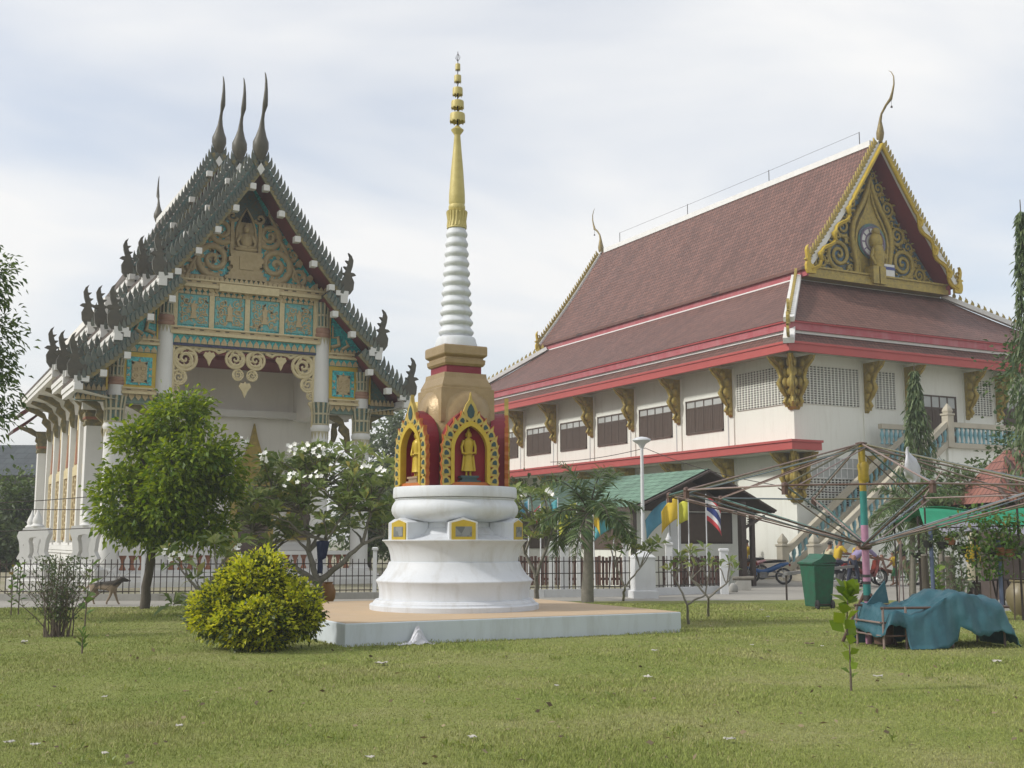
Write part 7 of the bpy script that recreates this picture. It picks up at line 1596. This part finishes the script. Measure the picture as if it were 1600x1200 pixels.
# ================================================================ left background and small things
q = AT(-60, 745, 82); t = thing('grey_roofed_building', (q.x, q.y, 0), 'long building with dark grey roof beyond the temple on the left', 'building', None, -YAW)
mb = MB(); z0, z1 = AT(30, 745, 82).z, AT(30, 690, 82).z; mb.quad((-12, -2, z0), (9, -2, z0), (9, 3, z1), (-12, 3, z1), [(0, 0), (21, 0), (21, 5), (0, 5)]); mb.quad((-12, 8, z0), (9, 8, z0), (9, 3, z1), (-12, 3, z1)); mb.build('roof', tilemat('grey_roof_sheets', (.055, .068, .07), (.045, .055, .06), .8, .9, (.03, .035, .04)), t, recalc=False)
MB().box(-11, 8, -1, 7, 0, z0 + .3).build('wall', mk('dim_wall', (.16, .16, .15), .9), t)
# overhead wires
def wire(label, a, b, sag, r_=.012):
    t = thing('overhead_wire', a, label, 'wire', 'overhead wires'); v = Vector(b) - Vector(a); pts = [tuple(v * f - Vector((0, 0, sag * 4 * f * (1 - f)))) for f in [i / 16 for i in range(17)]]; MB().tube(pts, r_, 5).build('cable', black_metal, t)
wire('upper thin wire crossing in front of the temple side', AT(-120, 790, 33), AT(175, 773, 33), .05); wire('middle thin wire crossing in front of the temple side', AT(-120, 794, 33.4), AT(180, 796, 33.4), .02); wire('lowest wire crossing in front of the temple pillar', AT(-120, 833, 33), AT(190, 823, 33), .02); wire('slanting wire from the lamp head towards the hall', AT(1008, 700, 40.5), AT(1310, 770, 30), .25); wire('slack wire running left from the lamp head', AT(1008, 700, 40.5), AT(860, 722, 45), .1)
# blue cloth hung in the frangipani, ochre jar at its foot
q = AT(503, 845, 26.6); t = thing('blue_cloth', q, 'dark blue cloth hanging from the frangipani branch', 'cloth', None, -YAW); bl = mk('dark_blue_cloth', (.012, .02, .06), .8, (.02, .03, .08), 6, .6)
vs, fs = cloth_strip(1, 1, 10, 16, lambda u, v: ((-.13 + u * (.30 * (1 - .75 * (1 - v)) if v > .45 else .10) + (1 - v) * .06), .03 * math.sin(u * 8 + v * 3), -.72 * (1 - v) - .05 * (u - .5) ** 2)); me = bpy.data.meshes.new('fabric'); me.from_pydata(vs, [], fs); me.materials.append(bl); me.shade_smooth(); o = inst('fabric', me, t); sm = o.modifiers.new('s', 'SOLIDIFY'); sm.thickness = .02
q = G(511, 945); t = thing('ochre_jar', q, 'brown ochre jar at the foot of the frangipani', 'jar'); mb = MB(); mb.lathe([(.1, 0), (.18, .15), (.2, .3), (.15, .45), (.12, .5), (.14, .53), (.1, .53)], 18); mb.build('jar_body', mk('ochre_glaze', (.28, .13, .03), .5, (.2, .09, .02), 5, .6), t, 50)
# crumpled plastic sheet leaning on the platform
q = G(620, 1002); t = thing('crumpled_sheet', (q.x, PY0 - .14, 0), 'crumpled clear plastic sheet lying against the platform front', 'litter')
n_ = 14; vs = []
for j in range(n_ + 1):
    for i in range(n_ + 1):
        u, v = i / n_ - .5, j / n_; h_ = max(0, .26 * math.exp(-((u - .12) / .16) ** 2) * v + .03 * noise.noise((u * 6, v * 6, 9)) + .012); vs.append((u * .62, v * .12 - .05, h_))
fs = [(j * (n_ + 1) + i, j * (n_ + 1) + i + 1, (j + 1) * (n_ + 1) + i + 1, (j + 1) * (n_ + 1) + i) for j in range(n_) for i in range(n_)]; me = bpy.data.meshes.new('film'); me.from_pydata(vs, [], fs); me.materials.append(bagm); inst('film', me, t)
# scraps of litter on the lawn
paper = mk('scrap_paper', (.50, .48, .43), .8, (.33, .30, .25), 20, .7); card = mk('brown_scrap', (.20, .15, .09), .9)
scr = [(1558, 1037, .16, 'folded white paper scrap right of the sapling', 0), (1012, 1062, .12, 'pale crumpled scrap below the platform front right', 0), (1023, 1020, .10, 'pale scrap just below the platform edge', 0), (1140, 1161, .10, 'white scrap at the bottom right of the lawn', 0), (1175, 1011, .07, 'small white scrap left of the sapling', 0), (1285, 1013, .07, 'tiny white scrap just left of the sapling top', 0), (55, 1170, .08, 'white scrap near the bottom left corner', 0), (14, 1166, .09, 'pale scrap at the far bottom left', 0), (164, 1184, .07, 'tiny pale scrap at the bottom left', 0), (738, 1158, .10, 'thin white scrap in the lower middle of the lawn', 0), (578, 1190, .07, 'pale scrap at the bottom middle', 0), (810, 1098, .06, 'dark leaf scrap in the middle of the lawn', 1), (290, 1085, .07, 'dark scrap left of centre on the lawn', 1), (38, 1006, .16, 'pale flat scrap left of the twiggy shrub', 0), (596, 1040, .18, 'thin pale stick below the platform front', 0), (163, 1094, .07, 'pale scrap on the left lawn', 0), (280, 1140, .09, 'pale straw scrap on the left lawn', 0), (870, 1076, .06, 'tiny pale scrap in the middle of the lawn', 0), (1372, 1061, .12, 'pale bluish strip right of the sapling foot', 0), (1190, 955, .12, 'white scrap left of the green bin', 0), (1200, 966, .10, 'second white scrap left of the green bin', 0), (1265, 1009, .16, 'brown bare patch of dead leaves left of the sapling', 1)]
for px, py, s_, lab, dk in scr:
    s_ *= .8
    q = G(px, py); t = MB(); n_ = 5; vs = []
    for j in range(n_ + 1):
        for i in range(n_ + 1): vs.append(((i / n_ - .5) * s_, (j / n_ - .5) * s_ * .7, .035 + .22 * s_ * noise.noise((i * .7 + px, j * .7, py)) + .10 * s_ * abs(i / n_ - .5)))
    fs = [(j * (n_ + 1) + i, j * (n_ + 1) + i + 1, (j + 1) * (n_ + 1) + i + 1, (j + 1) * (n_ + 1) + i) for j in range(n_) for i in range(n_)]; me = bpy.data.meshes.new('litter_scrap'); me.from_pydata(vs, [], fs); me.materials.append(card if dk else paper); o = inst('litter_scrap', me, None, q, (0, 0, px * .7)); sm = o.modifiers.new('s', 'SOLIDIFY'); sm.thickness = .004; tag(o, lab, 'litter', 'scraps of litter on the lawn')
# box-shaped planter by the path behind the end pillar, plus loose stone
q = G(1146, 925); t = thing('stone', q, 'rounded stone at the foot of the white end pillar', 'stone'); mb = MB(); mb.ball((0, 0, .08), .14, 12, 8, (1.1, .8, 1.3)); o = mb.build('stone_body', kerb_mat, t, 60)
q = G(1163, 922); t = thing('short_log', q, 'pale short log lying beside the end pillar', 'log', None, -YAW); MB().tube([(-.35, 0, .35), (.3, 0, .36)], .06, 10).build('log_body', pale_bark, t, 40); MB().box(-.25, .2, -.08, .08, 0, .29).build('support', kerb_mat, t)
# ================================================================ hazy air
hz = MB().box(-260, 320, -12, 420, -1.0, 26).build('haze', []); tag(hz, kind='stuff'); hz.display_type = 'WIRE'
hm = bpy.data.materials.new('pale_haze'); hm.use_nodes = True; nn = hm.node_tree; nn.nodes.clear(); vo = nn.nodes.new('ShaderNodeVolumePrincipled'); vo.inputs['Color'].default_value = (.88, .90, .92, 1); vo.inputs['Density'].default_value = .0013; vo.inputs['Anisotropy'].default_value = .1
mo = nn.nodes.new('ShaderNodeOutputMaterial'); nn.links.new(vo.outputs[0], mo.inputs['Volume']); hz.data.materials.append(hm)
